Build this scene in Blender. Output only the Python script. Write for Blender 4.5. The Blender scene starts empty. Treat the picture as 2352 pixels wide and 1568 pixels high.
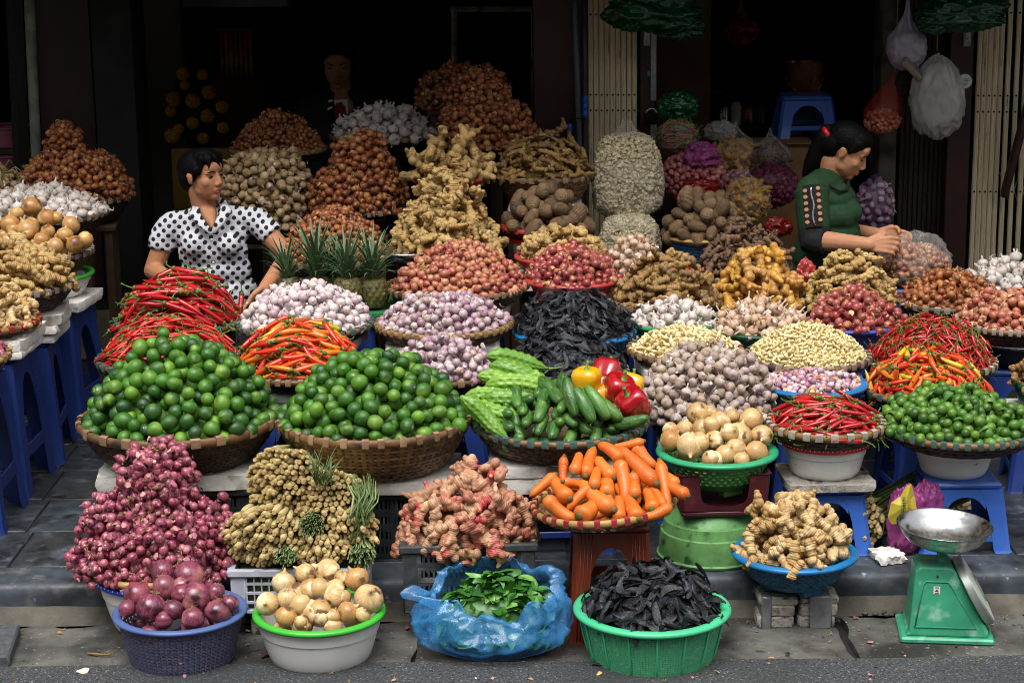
import bpy, math, random
import numpy as np
from mathutils import Vector, Matrix, Quaternion, Euler, noise as mnoise

random.seed(7); RNG = np.random.default_rng(7)
SC = bpy.context.scene
COL = SC.collection
PI = math.pi
R_ = math.radians

# ------------------------------------------------------------------ camera
CAMZ = 2.0; PITCH = R_(12.8); ROLL = 0.0125; FPX = 4400.0; W2, H2 = 1176.0, 784.0   # pixel frame 2352 x 1568
_F = Vector((0, math.cos(PITCH), -math.sin(PITCH)))
_U0 = Vector((0, math.sin(PITCH), math.cos(PITCH))); _R0 = Vector((1, 0, 0))
_R = _R0*math.cos(ROLL) - _U0*math.sin(ROLL)
_U = _U0*math.cos(ROLL) + _R0*math.sin(ROLL)
cam = bpy.data.cameras.new('camera'); camo = bpy.data.objects.new('camera', cam); COL.objects.link(camo)
cam.sensor_width = 36.0; cam.lens = 36.0*FPX/2352.0; cam.clip_end = 2000; cam.clip_start = 0.05
camo.matrix_world = Matrix(((_R.x, _U.x, -_F.x, 0), (_R.y, _U.y, -_F.y, 0), (_R.z, _U.z, -_F.z, CAMZ), (0, 0, 0, 1)))
cam.dof.use_dof = True; cam.dof.focus_distance = 5.75; cam.dof.aperture_fstop = 18.0
SC.camera = camo
CAMP = np.array([0, 0, CAMZ])

# ------------------------------------------------------------------ sky, sun, exposure (overcast street light)
SUN_EL, SUN_AZ = R_(64), R_(-24)          # sun behind the camera, a little to the left
wd = bpy.data.worlds.new('World'); SC.world = wd; wd.use_nodes = True
wn, wl = wd.node_tree.nodes, wd.node_tree.links
bg = wn['Background']; sky = wn.new('ShaderNodeTexSky'); sky.sky_type = 'NISHITA'; sky.sun_disc = False
sky.sun_elevation = SUN_EL; sky.sun_rotation = PI + SUN_AZ; sky.dust_density = 4.0; sky.air_density = 1.0; sky.ozone_density = 1.0
hs = wn.new('ShaderNodeHueSaturation'); hs.inputs['Saturation'].default_value = 0.22
wl.new(sky.outputs[0], hs.inputs['Color']); wl.new(hs.outputs[0], bg.inputs[0]); bg.inputs[1].default_value = 0.085
sl = bpy.data.lights.new('sun', 'SUN'); so = bpy.data.objects.new('sun', sl); COL.objects.link(so)
sl.energy = 1.5; sl.angle = R_(34); sl.color = (1.0, 0.965, 0.92)
_sd = Vector((math.sin(SUN_AZ)*math.cos(SUN_EL), -math.cos(SUN_AZ)*math.cos(SUN_EL), math.sin(SUN_EL)))
so.rotation_euler = _sd.to_track_quat('Z', 'Y').to_euler(); so.location = (0, -3, 8)
vs = SC.view_settings; vs.view_transform = 'Standard'; vs.look = 'None'; vs.exposure = 1.2; vs.gamma = 1.0; vs.use_curve_mapping = False
SC.cycles.filter_width = 1.0; SC.cycles.max_bounces = 6; SC.cycles.transparent_max_bounces = 12

# ------------------------------------------------------------------ pixel -> place
def ray(u, v):
    return _F + _R*((u-W2)/FPX) - _U*((v-H2)/FPX)
def at(u, v, Y):
    r = ray(u, v); return Vector((0, 0, CAMZ)) + r*(Y/r.y)
def mpp(v, Y):                      # metres per pixel at depth Y
    return Y/ray(W2, v).y/FPX
def on_z(u, v, z):
    r = ray(u, v); return Vector((0, 0, CAMZ)) + r*((z-CAMZ)/r.z)

# ------------------------------------------------------------------ materials
def lin(h):
    h = h.lstrip('#'); c = [int(h[i:i+2], 16)/255 for i in (0, 2, 4)]
    return tuple((x/12.92 if x <= .04045 else ((x+.055)/1.055)**2.4) for x in c) + (1,)
MATS = {}
def ramp(rp, stops):
    e = rp.color_ramp.elements
    e[0].position, e[0].color = stops[0][0], lin(stops[0][1]); e[-1].position, e[-1].color = stops[-1][0], lin(stops[-1][1])
    for p, h in stops[1:-1]: e.new(p).color = lin(h)
def mat(name, cols, rough=.5, noise=None, patch=None, bump=None, spec=.5, streak=None, metal=0, zramp=None, alpha=1, trans=0, sss=0, coat=0, rnd=True, rings=None):
    """cols: hex list picked by object/island chance; noise=(scale,strength); patch=(hex,scale,lo,hi)[list];
    streak=(n,strength,hex): thin meridian streaks; zramp=[(pos,hex)...] along local z; rings=(scale,strength): rings along z"""
    if name in MATS: return MATS[name]
    m = bpy.data.materials.new(name); m.use_nodes = True; MATS[name] = m
    n, l = m.node_tree.nodes, m.node_tree.links; b = n['Principled BSDF']
    tc = n.new('ShaderNodeTexCoord'); oi = n.new('ShaderNodeObjectInfo')
    if isinstance(cols, str): cols = [cols]
    ad = n.new('ShaderNodeMath'); ad.operation = 'ADD'; gi = n.new('ShaderNodeNewGeometry')
    l.new(oi.outputs['Random'], ad.inputs[0]); l.new(gi.outputs['Random Per Island'], ad.inputs[1])
    fr = n.new('ShaderNodeMath'); fr.operation = 'FRACT'; l.new(ad.outputs[0], fr.inputs[0])
    va = n.new('ShaderNodeVectorMath'); va.operation = 'ADD'; l.new(tc.outputs['Object'], va.inputs[0])
    mu = n.new('ShaderNodeMath'); mu.operation = 'MULTIPLY'; mu.inputs[1].default_value = 37.0; l.new(fr.outputs[0], mu.inputs[0])
    l.new(mu.outputs[0], va.inputs[1]); P = va.outputs[0]
    def mix(fac, a, c, mode='MIX'):
        x = n.new('ShaderNodeMix'); x.data_type = 'RGBA'; x.blend_type = mode
        if isinstance(fac, (int, float)): x.inputs[0].default_value = fac
        else: l.new(fac, x.inputs[0])
        for s, val in ((6, a), (7, c)):
            if isinstance(val, tuple): x.inputs[s].default_value = val
            else: l.new(val, x.inputs[s])
        return x.outputs[2]
    def noi(scale, detail=3, vec=None):
        t = n.new('ShaderNodeTexNoise'); t.inputs['Scale'].default_value = scale; t.inputs['Detail'].default_value = detail
        l.new(vec or P, t.inputs['Vector']); return t.outputs['Fac']
    def rng(x, lo, hi, a=0., c=1.):
        r = n.new('ShaderNodeMapRange'); l.new(x, r.inputs[0])
        r.inputs[1].default_value, r.inputs[2].default_value, r.inputs[3].default_value, r.inputs[4].default_value = lo, hi, a, c
        return r.outputs[0]
    if len(cols) == 1: c = lin(cols[0])
    else:
        rp = n.new('ShaderNodeValToRGB'); ramp(rp, [(i/(len(cols)-1), h) for i, h in enumerate(cols)])
        l.new(fr.outputs[0], rp.inputs[0]); c = rp.outputs[0]
    sp = n.new('ShaderNodeSeparateXYZ'); l.new(tc.outputs['Object'], sp.inputs[0])
    if zramp:
        zs = [p for p, _ in zramp]; z0, z1 = zs[0], zs[-1]
        rp = n.new('ShaderNodeValToRGB'); ramp(rp, [((p-z0)/(z1-z0), h) for p, h in zramp])
        l.new(rng(sp.outputs[2], z0, z1), rp.inputs[0]); c = mix(.75 if len(cols) > 1 else 1., c, rp.outputs[0])
    if streak:
        at2 = n.new('ShaderNodeMath'); at2.operation = 'ARCTAN2'; l.new(sp.outputs[0], at2.inputs[0]); l.new(sp.outputs[1], at2.inputs[1])
        cx = n.new('ShaderNodeCombineXYZ'); l.new(at2.outputs[0], cx.inputs[0]); l.new(mu.outputs[0], cx.inputs[1])
        z3 = n.new('ShaderNodeMath'); z3.operation = 'MULTIPLY'; z3.inputs[1].default_value = 6.; l.new(sp.outputs[2], z3.inputs[0]); l.new(z3.outputs[0], cx.inputs[2])
        f = rng(noi(streak[0], 2, cx.outputs[0]), .42, .68, 0, streak[1]); c = mix(f, c, lin(streak[2]))
    for p in ([patch] if isinstance(patch, tuple) else (patch or [])):
        c = mix(rng(noi(p[1], 3), p[2], p[3]), c, lin(p[0]))
    if noise:
        f = rng(noi(noise[0], 4), .3, .7, 1-noise[1], 1+noise[1]*.55)
        cv = n.new('ShaderNodeVectorMath'); cv.operation = 'SCALE'
        if isinstance(c, tuple): cv.inputs[0].default_value = c[:3]
        else: l.new(c, cv.inputs[0])
        l.new(f, cv.inputs['Scale']); c = cv.outputs[0]
    if isinstance(c, tuple): b.inputs['Base Color'].default_value = c
    else: l.new(c, b.inputs['Base Color'])
    h = None
    if bump:
        h = rng(noi(bump[0], 3), 0, 1); bs = bump[1]
    if rings:
        w = n.new('ShaderNodeTexWave'); w.bands_direction = 'Z'; w.inputs['Scale'].default_value = rings[0]; w.inputs['Distortion'].default_value = 2.5; w.inputs['Detail'].default_value = 1
        l.new(P, w.inputs['Vector'])
        if h is None: h = w.outputs['Fac']; bs = rings[1]
        else:
            s = n.new('ShaderNodeMath'); s.operation = 'MULTIPLY_ADD'; s.inputs[1].default_value = rings[1]; l.new(w.outputs['Fac'], s.inputs[0]); l.new(h, s.inputs[2]); h = s.outputs[0]; bs = bump[1]
    if h is not None:
        bp = n.new('ShaderNodeBump'); bp.inputs['Strength'].default_value = bs; bp.inputs['Distance'].default_value = .004
        l.new(h, bp.inputs['Height']); l.new(bp.outputs[0], b.inputs['Normal'])
    if noise: l.new(rng(noi(noise[0]*1.7, 2), .3, .7, max(0, rough-.09), min(1, rough+.09)), b.inputs['Roughness'])
    else: b.inputs['Roughness'].default_value = rough
    b.inputs['Metallic'].default_value = metal; b.inputs['Specular IOR Level'].default_value = spec
    b.inputs['Alpha'].default_value = alpha; b.inputs['Transmission Weight'].default_value = trans
    if sss:
        b.inputs['Subsurface Weight'].default_value = sss; b.inputs['Subsurface Radius'].default_value = (.01, .004, .002)
    if coat: b.inputs['Coat Weight'].default_value = coat; b.inputs['Coat Roughness'].default_value = .25
    return m

# ------------------------------------------------------------------ mesh building
class MB:
    def __init__(s): s.v = []; s.f = []
    def add(s, v, f):
        o = len(s.v); s.v += [tuple(p) for p in v]; s.f += [tuple(i+o for i in q) for q in f]; return s
    def box(s, x0, x1, y0, y1, z0, z1, bev=0):
        if bev:
            b = bev; v = []; f = []
            for (z, i) in ((z0, b), (z0+b, 0), (z1-b, 0), (z1, b)):
                for (x, y) in ((x0+b, y0+i), (x1-b, y0+i), (x1-i, y0+b), (x1-i, y1-b), (x1-b, y1-i), (x0+b, y1-i), (x0+i, y1-b), (x0+i, y0+b)): v.append((x, y, z))
            for k in range(3):
                for j in range(8): f.append((k*8+j, k*8+(j+1) % 8, k*8+8+(j+1) % 8, k*8+8+j))
            f += [tuple(range(7, -1, -1)), tuple(range(24, 32))]
            return s.add(v, f)
        v = [(x, y, z) for z in (z0, z1) for y in (y0, y1) for x in (x0, x1)]
        return s.add(v, [(0, 2, 3, 1), (4, 5, 7, 6), (0, 1, 5, 4), (2, 6, 7, 3), (0, 4, 6, 2), (1, 3, 7, 5)])
    def lathe(s, prof, seg, fn=None, closed=False, a0=0, a1=None):
        """prof [(r,z)] from bottom up (outer) ; r==0 at ends gives a pole"""
        v = []; f = []; rows = []; full = a1 is None
        for r, z in prof:
            if abs(r) < 1e-9: rows.append([len(v)]); v.append((0, 0, z))
            else:
                row = []
                for j in range(seg if full else seg+1):
                    t = a0 + (2*PI*j/seg if full else (a1-a0)*j/seg)
                    k = fn(t, r, z) if fn else 1.0
                    row.append(len(v)); v.append((r*k*math.cos(t), r*k*math.sin(t), z))
                rows.append(row)
        if closed: rows.append(rows[0])
        for a, b in zip(rows, rows[1:]):
            m = max(len(a), len(b)); N = m if full else m-1
            for j in range(N):
                k = (j+1) % m
                if len(a) == 1: f.append((a[0], b[k], b[j]))
                elif len(b) == 1: f.append((a[j], a[k], b[0]))
                else: f.append((a[j], a[k], b[k], b[j]))
        return s.add(v, f)
    def tube(s, pts, rad, seg=8, flat=1.0, caps=True, up=None, lobes=None):
        pts = [Vector(p) for p in pts]; n = len(pts)
        if not hasattr(rad, '__len__'): rad = [rad]*n
        t0 = (pts[1]-pts[0]).normalized()
        ref = Vector(up) if up else (Vector((0, 0, 1)) if abs(t0.z) < .9 else Vector((1, 0, 0)))
        a = t0.cross(ref).normalized(); v = []; f = []
        for i, p in enumerate(pts):
            t = (pts[min(i+1, n-1)]-pts[max(i-1, 0)]).normalized()
            a = (a - t*a.dot(t)).normalized(); b = t.cross(a)
            for j in range(seg):
                w = 2*PI*j/seg; k = lobes(w, i) if lobes else 1
                v.append(p + (a*math.cos(w) + b*math.sin(w)*flat)*rad[i]*k)
        for i in range(n-1):
            for j in range(seg):
                k = (j+1) % seg; f.append((i*seg+j, i*seg+k, (i+1)*seg+k, (i+1)*seg+j))
        if caps: f += [tuple(range(seg-1, -1, -1)), tuple((n-1)*seg+j for j in range(seg))]
        return s.add(v, f)
    def ball(s, c, r, seg=12, rings=8, rot=None):
        if not hasattr(r, '__len__'): r = (r, r, r)
        v = []; f = []
        M = rot.to_matrix() if rot is not None else Matrix.Identity(3)
        o = MB(); o.lathe([(math.sin(PI*i/rings) if 0 < i < rings else 0, -math.cos(PI*i/rings)) for i in range(rings+1)], seg)
        return s.add([Vector(c)+M @ Vector((p[0]*r[0], p[1]*r[1], p[2]*r[2])) for p in o.v], o.f)
    def cone(s, p0, r0, p1, r1, seg=12):       # round cone
        p0, p1 = Vector(p0), Vector(p1); d = (p1-p0).normalized()
        pts = []; rr = []
        for k in (-1, -.85, -.5, 0): pts.append(p0+d*r0*k); rr.append(r0*math.sqrt(max(1-k*k, .002)))
        for k in (0, .5, .85, 1): pts.append(p1+d*r1*k); rr.append(r1*math.sqrt(max(1-k*k, .002)))
        return s.tube(pts, rr, seg)
    def xf(s, M):
        s.v = [tuple(M @ Vector(p)) for p in s.v]; return s
    def mesh(s, name, m=None, smooth=True, sharp=None):
        me = bpy.data.meshes.new(name); me.from_pydata(s.v, [], s.f); me.update()
        for x in (m if isinstance(m, (list, tuple)) else [m]):
            if x: me.materials.append(x)
        if smooth:
            me.polygons.foreach_set('use_smooth', [True]*len(me.polygons))
            if sharp: me.set_sharp_from_angle(angle=R_(sharp))
        return me
    def build(s, name, m=None, parent=None, loc=(0, 0, 0), rot=(0, 0, 0), smooth=True, sharp=None):
        return obj(name, s.mesh(name, m, smooth, sharp), parent, loc, rot)
def obj(name, me, parent=None, loc=(0, 0, 0), rot=(0, 0, 0), scale=None):
    o = bpy.data.objects.new(name, me); COL.objects.link(o); o.location = loc
    if isinstance(rot, Quaternion): o.rotation_mode = 'QUATERNION'; o.rotation_quaternion = rot
    else: o.rotation_euler = rot
    if scale is not None: o.scale = scale if hasattr(scale, '__len__') else (scale,)*3
    if parent is not None: o.parent = parent
    return o
def tag(o, label=None, cat=None, group=None, kind=None):
    if label: o['label'] = label
    if cat: o['category'] = cat
    if group: o['group'] = group
    if kind: o['kind'] = kind
    return o
def thing(name, label, cat, loc=(0, 0, 0), rz=0, group=None):
    return tag(obj(name, None, None, loc, (0, 0, rz)), label, cat, group)

class Tpl:                                   # a shape used many times: numpy arrays + one shared mesh
    def __init__(s, name, mb, m, smooth=True, sharp=None):
        s.name = name; s.mat = m; s.me = mb.mesh(name, m, smooth, sharp)
        s.V = np.array(mb.v, dtype=np.float64); s.lt = np.array([len(f) for f in mb.f], dtype=np.int32)
        s.lv = np.array([i for f in mb.f for i in f], dtype=np.int32)
        s.sub = []                            # (part name, Tpl) built as children of individuals, merged for the rest
def qmat(q): return np.array(q.to_matrix())
def joined(name, places, extra=None, parent=None, label=None, cat=None, group=None):
    """places: [(Tpl, loc, quat, scale)], one mesh object of kind stuff; extra: [(MB, material)]"""
    V = []; LT = []; LV = []; MI = []; mats = []; o = 0
    def put(v, lt, lv, m):
        nonlocal o
        if m not in mats: mats.append(m)
        V.append(v); LT.append(lt); LV.append(lv+o); MI.append(np.full(len(lt), mats.index(m), np.int32)); o += len(v)
    for t, loc, q, sc in places:
        Mx = qmat(q)*sc
        put(t.V @ Mx.T + np.array(loc), t.lt, t.lv, t.mat)
        for _, st in t.sub: put(st.V @ Mx.T + np.array(loc), st.lt, st.lv, st.mat)
    for mb, m in (extra or []):
        put(np.array(mb.v, dtype=float), np.array([len(f) for f in mb.f], np.int32), np.array([i for f in mb.f for i in f], np.int32), m)
    V = np.concatenate(V); LT = np.concatenate(LT); LV = np.concatenate(LV); MI = np.concatenate(MI)
    me = bpy.data.meshes.new(name); me.vertices.add(len(V)); me.vertices.foreach_set('co', V.astype(np.float32).ravel())
    me.loops.add(len(LV)); me.loops.foreach_set('vertex_index', LV); me.polygons.add(len(LT))
    ls = np.concatenate([[0], np.cumsum(LT)[:-1]]).astype(np.int32); me.polygons.foreach_set('loop_start', ls)
    for m in mats: me.materials.append(m)
    me.polygons.foreach_set('material_index', MI); me.polygons.foreach_set('use_smooth', np.ones(len(LT), bool))
    me.update(calc_edges=True); me.validate()
    ob = obj(name, me, parent); return tag(ob, label, cat, group, 'stuff')
def individual(t, loc, q, sc, label, cat, group=None):
    ob = tag(obj(t.name, t.me, None, loc, q, sc), label, cat, group)
    for pn, st in t.sub: obj(pn, st.me, ob)
    return ob

def remeshed(name, mb, voxel, smooth_it=3, dec=None):
    """union of closed shapes as one continuous skin -> MB"""
    me = mb.mesh(name); ob = bpy.data.objects.new(name, me); COL.objects.link(ob)
    md = ob.modifiers.new('r', 'REMESH'); md.mode = 'VOXEL'; md.voxel_size = voxel
    if smooth_it: sm = ob.modifiers.new('s', 'SMOOTH'); sm.iterations = smooth_it; sm.factor = .5
    if dec: d = ob.modifiers.new('d', 'DECIMATE'); d.ratio = dec
    dg = bpy.context.evaluated_depsgraph_get(); ev = ob.evaluated_get(dg); m2 = ev.to_mesh()
    out = MB(); out.v = [tuple(v.co) for v in m2.vertices]; out.f = [tuple(p.vertices) for p in m2.polygons]
    ev.to_mesh_clear(); bpy.data.objects.remove(ob); bpy.data.meshes.remove(me); return out

def rquat(): return Quaternion(RNG.normal(size=4)).normalized()
def zto(d, spin=None):                        # quaternion turning local +z to direction d, with a turn about it
    q = Vector(d).to_track_quat('Z', 'Y'); return q @ Quaternion((0, 0, 1), RNG.uniform(0, 2*PI) if spin is None else spin)
# ------------------------------------------------------------------ heaps
class Mound:
    def __init__(s, c, R, H, a=2., b=2., ry=1.):
        s.c = np.array(c, float); s.R = R; s.H = H; s.a = a; s.b = b; s.ry = ry
        t = np.linspace(0, PI/2, 220)
        s.r = R*np.cos(t).clip(0)**(2/a); s.h = H*np.sin(t).clip(0)**(2/b)
        ds = np.hypot(np.diff(s.r), np.diff(s.h)); rm = (s.r[1:]+s.r[:-1])/2
        s.w = np.cumsum(ds*rm); s.area = 2*PI*s.w[-1]*s.ry
        nr = -np.diff(s.h); nz = np.diff(s.r)      # outward normal of the profile
        s.n = np.stack([-nr, -nz], 1); s.n /= np.linalg.norm(s.n, axis=1)[:, None]+1e-12
    def sample(s, n, deep):
        k = np.searchsorted(s.w, RNG.uniform(0, s.w[-1], n)).clip(0, len(s.w)-1); f = RNG.uniform(size=n)
        r = s.r[k]*(1-f)+s.r[k+1]*f; h = s.h[k]*(1-f)+s.h[k+1]*f; th = RNG.uniform(0, 2*PI, n); nn = s.n[k]
        r = r-nn[:, 0]*deep; h = h-nn[:, 1]*deep
        p = np.stack([r*np.cos(th), r*np.sin(th)*s.ry, h], 1)+s.c
        N = np.stack([nn[:, 0]*np.cos(th), nn[:, 0]*np.sin(th)/s.ry, nn[:, 1]], 1); N /= np.linalg.norm(N, axis=1)[:, None]
        ok = (r > 0) & (h > -.01); return p[ok], N[ok]
    def inside(s, p, deep):
        q = p-s.c; rr = np.hypot(q[:, 0], q[:, 1]/s.ry); R = max(s.R-deep, .01); H = max(s.H-deep, .01)
        return ((rr/R)**s.a + (q[:, 2].clip(0)/H)**s.b < .97) & (q[:, 2] > -.02)
    def core(s, mb, deep):
        pr = [(max(s.R-deep, .01), -min(.02, s.H*.3))]
        for k in range(0, 220, 20):
            r, h = s.r[k]-s.n[min(k, 218)][0]*deep, s.h[k]-s.n[min(k, 218)][1]*deep
            if r > .004: pr.append((r, h))
        pr.append((0, s.H-deep)); m = MB(); m.lathe(pr, 28)
        mb.add([(x+s.c[0], y*s.ry+s.c[1], z+s.c[2]) for x, y, z in m.v], m.f)
def scatter(mounds, spacing, deep, vis=-.15, cap=4000):
    pts = []; nrm = []; grid = {}
    P = []; N = []
    for m in mounds:
        n = int(min(26*m.area/spacing**2, 26000)); p, nn = m.sample(n, deep)
        ok = np.ones(len(p), bool)
        for o in mounds:
            if o is not m: ok &= ~o.inside(p, deep)
        V = CAMP-p; V /= np.linalg.norm(V, axis=1)[:, None]
        ok &= (V*nn).sum(1) > vis; P.append(p[ok]); N.append(nn[ok])
    P = np.concatenate(P); N = np.concatenate(N); od = RNG.permutation(len(P)); s2 = spacing*spacing
    for i in od:
        x, y, z = P[i]; c = (int(x//spacing), int(y//spacing), int(z//spacing)); bad = False
        for dx in (-1, 0, 1):
            for dy in (-1, 0, 1):
                for dz in (-1, 0, 1):
                    for q in grid.get((c[0]+dx, c[1]+dy, c[2]+dz), ()):
                        if (q[0]-x)**2+(q[1]-y)**2+(q[2]-z)**2 < s2: bad = True; break
                    if bad: break
                if bad: break
            if bad: break
        if bad: continue
        grid.setdefault(c, []).append((x, y, z)); pts.append(P[i]); nrm.append(N[i])
        if len(pts) >= cap: break
    return pts, nrm
def orient(kind, n, p):
    n = Vector(n)
    if kind == 'rand': return rquat()
    if kind == 'up': return zto((n + Vector(RNG.normal(0, .45, 3))).normalized())
    if kind == 'lay':
        d = Vector(RNG.normal(size=3)); d = (d-n*d.dot(n)*.86).normalized(); return zto(d)
    if kind == 'wide':                       # long side roughly level and across the view
        d = Vector((RNG.choice((-1, 1)), RNG.normal(0, .45), 0)); d = (d-n*d.dot(n)*.9 + Vector(RNG.normal(0, .12, 3))).normalized(); return zto(d)
    if kind == 'flat':                       # broad face against the heap, length any way
        d = Vector(RNG.normal(size=3)); d = (d-n*d.dot(n)*.8).normalized(); m = (n+Vector(RNG.normal(0, .35, 3)))
        y = m - d*m.dot(d); y.normalize(); x = y.cross(d)
        return Matrix((x, y, d)).transposed().to_quaternion()
    if kind == 'cam':                        # root ends towards the viewer
        d = Vector((RNG.normal(0, .10), -1, RNG.normal(.08, .10))).normalized(); return zto(d)
HEAPS = []
def heap(name, kind, plural, cat, what, tpls, mounds, sp, n_ind=300, how='rand', jit=.18, sc=(.88, 1.12), inner=True, corem=None, pack=.86, vis=-.15, wts=None, flakes=None):
    """outer layer: individuals; a second layer and the core below are one mass"""
    pts, nrm = scatter(mounds, sp*pack, 0, vis); Rm = max(m.R for m in mounds); lump = min(.022, sp*.8); lf = 1.6/max(Rm*.45, sp*1.6)
    items = []
    for p, n in zip(pts, nrm):
        t = tpls[int(RNG.choice(len(tpls), p=wts))]; s = RNG.uniform(*sc)
        loc = np.array(p)+np.array(n)*(sp*(RNG.normal(0, jit)+.05)+lump*mnoise.noise(Vector(p)*lf))
        items.append((t, loc, orient(how, n, p), s, float(np.dot(n, (CAMP-p)/np.linalg.norm(CAMP-p)))))
    items.sort(key=lambda i: -i[4])
    g = f"{plural} in {what}"; lab = f"{kind} in {what}"
    for t, loc, q, s, _ in items[:n_ind]: individual(t, loc, q, s, lab, cat, g)
    rest = [(t, loc, q, s) for t, loc, q, s, _ in items[n_ind:]]
    if inner:
        ip, inn = scatter(mounds, sp*.95, sp*.6, vis+.1)
        rest += [(tpls[int(RNG.integers(len(tpls)))], np.array(p)+np.array(n)*lump*mnoise.noise(Vector(p)*lf), orient(how, n, p), RNG.uniform(*sc)) for p, n in zip(ip, inn)]
    if flakes and pts:                                   # loose papery skins and root hairs lying on the heap
        for i in RNG.integers(0, len(pts), flakes[1]):
            n = Vector(nrm[i]); rest.append((flakes[0][int(RNG.integers(len(flakes[0])))], np.array(pts[i])+np.array(nrm[i])*sp*RNG.uniform(.40, .62)+RNG.normal(0, sp*.25, 3)*np.array([1, 1, .3]), orient('up', n, 0), RNG.uniform(.7, 1.4)))
    cb = MB()
    for m in mounds: m.core(cb, sp*1.0)
    joined(name, rest, [(cb, corem or tpls[0].mat)], label=f"heaped mass of {plural} in {what}", cat=cat)
    HEAPS.append((name, what, len(items), min(n_ind, len(items))))

# ------------------------------------------------------------------ produce shapes (metric)
_TP = {}
def cached(fn):
    def w(*a, **k):
        key = (fn.__name__,)+a+tuple(sorted(k.items()))
        if key not in _TP: _TP[key] = fn(*a, **k)
        return _TP[key]
    return w
def scaled(mb, s): mb.v = [(x*s, y*s, z*s) for x, y, z in mb.v]; return mb
def wob(mb, amp, seed):
    r = random.Random(seed); ph = [r.uniform(0, 6.3) for _ in range(9)]; fq = [r.uniform(3, 7) for _ in range(9)]
    o = []
    for x, y, z in mb.v:
        k = 1+amp*(math.sin(fq[0]*x+ph[0])*math.sin(fq[1]*y+ph[1])+math.sin(fq[2]*z+ph[2])*.7+math.sin(fq[3]*(x+y)+ph[3])*.5)
        o.append((x*k, y*k, z*k))
    mb.v = o; return mb
@cached
def t_lime(d, m):
    out = []
    for k in range(4):
        b = MB(); el = (1.0, 1.07, 1.16, 1.03)[k]
        pr = [(0, -.5*el-.012)]+[(.5*math.sin(PI*i/11), -.5*el*math.cos(PI*i/11)) for i in range(1, 11)]+[(.045, .5*el+.012), (0, .5*el+.03)]
        b.lathe(pr, 16); wob(b, .022, k); scaled(b, d); T = Tpl('lime', b, m); sb = MB(); sb.lathe([(.03*d, (.5*el+.022)*d), (.034*d, (.5*el+.036)*d), (0, (.5*el+.045)*d)], 6); T.sub = [('stem_end', Tpl('stem_end', sb, mat('lime_stem_end', ['#8a8450', '#6f7040'], .7)))] if d > .04 else []; out.append(T)
    return out
@cached
def t_shallot(d, m, name='shallot', seg=10, dbl=True, tail=1.0):
    out = []
    for k in range(5):
        b = MB(); el = (.95, 1.05, 1.2, .9, 1.0)[k]
        pr = [(0, -.47), (.1, -.5), (.3, -.43), (.46, -.2), (.5, .02), (.43, .24), (.27, .4), (.13, .5), (.07, .5+.13*tail), (.05, .5+.25*tail), (0, .5+.27*tail)]
        b.lathe([(r, z*el) for r, z in pr], seg)
        if k >= 3 and dbl:
            c = MB(); c.lathe([(r*.8, z*.8*el) for r, z in pr], seg); c.xf(Matrix.Translation((.42, .05, -.03)) @ Matrix.Rotation(.35, 4, 'Y')); b.add(c.v, c.f)
            b.v = [(x-.17, y, z) for x, y, z in b.v]
        b.v = [(x+.09*z*abs(z)*(1 if k % 2 else -1), y+.05*z, z) for x, y, z in b.v]
        wob(b, .025, k+20); scaled(b, d); out.append(Tpl(name, b, m))
    return out
@cached
def t_clove(d, m):                              # single-clove round garlic
    out = []
    for k in range(3):
        b = MB(); pr = [(0, -.4), (.13, -.43), (.3, -.4), (.45, -.2), (.5, .02), (.43, .24), (.26, .38), (.12, .47), (.07, .58), (.05, .68), (0, .69)]
        b.lathe(pr, 12, lambda t, r, z: 1+.02*math.cos(3*t+k)); wob(b, .02, k+40); scaled(b, d); out.append(Tpl('round_garlic', b, m))
    return out
@cached
def t_garlic(d, m, stem=.5):
    out = []
    for k in range(3):
        n = (6, 7, 5)[k]; b = MB()
        pr = [(0, -.36), (.12, -.4), (.3, -.38), (.45, -.2), (.5, -.02), (.42, .17), (.26, .29), (.13, .36), (.085, .45), (.08, .45+stem*.5), (.07, .45+stem), (0, .45+stem)]
        b.lathe(pr, 20, lambda t, r, z: 1+.085*abs(math.cos(n*t/2+k))*(1 if r > .2 else 0)-.03)
        b.v = [(x+(.12*(z-.4) if z > .4 else 0), y, z) for x, y, z in b.v]
        scaled(b, d); out.append(Tpl('garlic_bulb', b, m))
    return out
@cached
def t_onion(d, m, roots=None, flat=.94):
    out = []
    for k in range(3):
        b = MB(); f = flat*(1, 1.06, .95)[k]
        pr = [(0, -.47), (.07, -.5), (.22, -.47), (.4, -.31), (.5, 0), (.45, .22), (.3, .39), (.15, .46), (.075, .52), (.05, .62), (.03, .68), (0, .68)]
        b.lathe([(r, z*f) for r, z in pr], 24); wob(b, .016, k+60); scaled(b, d); T = Tpl('onion', b, m)
        if roots:
            rb = MB(); rr = random.Random(k)
            for i in range(16):
                a = rr.uniform(0, 6.3); e = rr.uniform(.03, .14); h = rr.uniform(.02, .1)
                p0 = Vector((.05*math.cos(a), .05*math.sin(a), -.49*f)); p1 = p0+Vector((e*math.cos(a), e*math.sin(a), -h)); p2 = p1+Vector((e*.8*math.cos(a+.8), e*.8*math.sin(a+.8), rr.uniform(-.02, .08)))
                rb.tube([p0*d, p1*d, p2*d], [.006*d, .005*d, .003*d], 4)
            T.sub = [('roots', Tpl('roots', rb, roots))]
        out.append(T)
    return out
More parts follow.
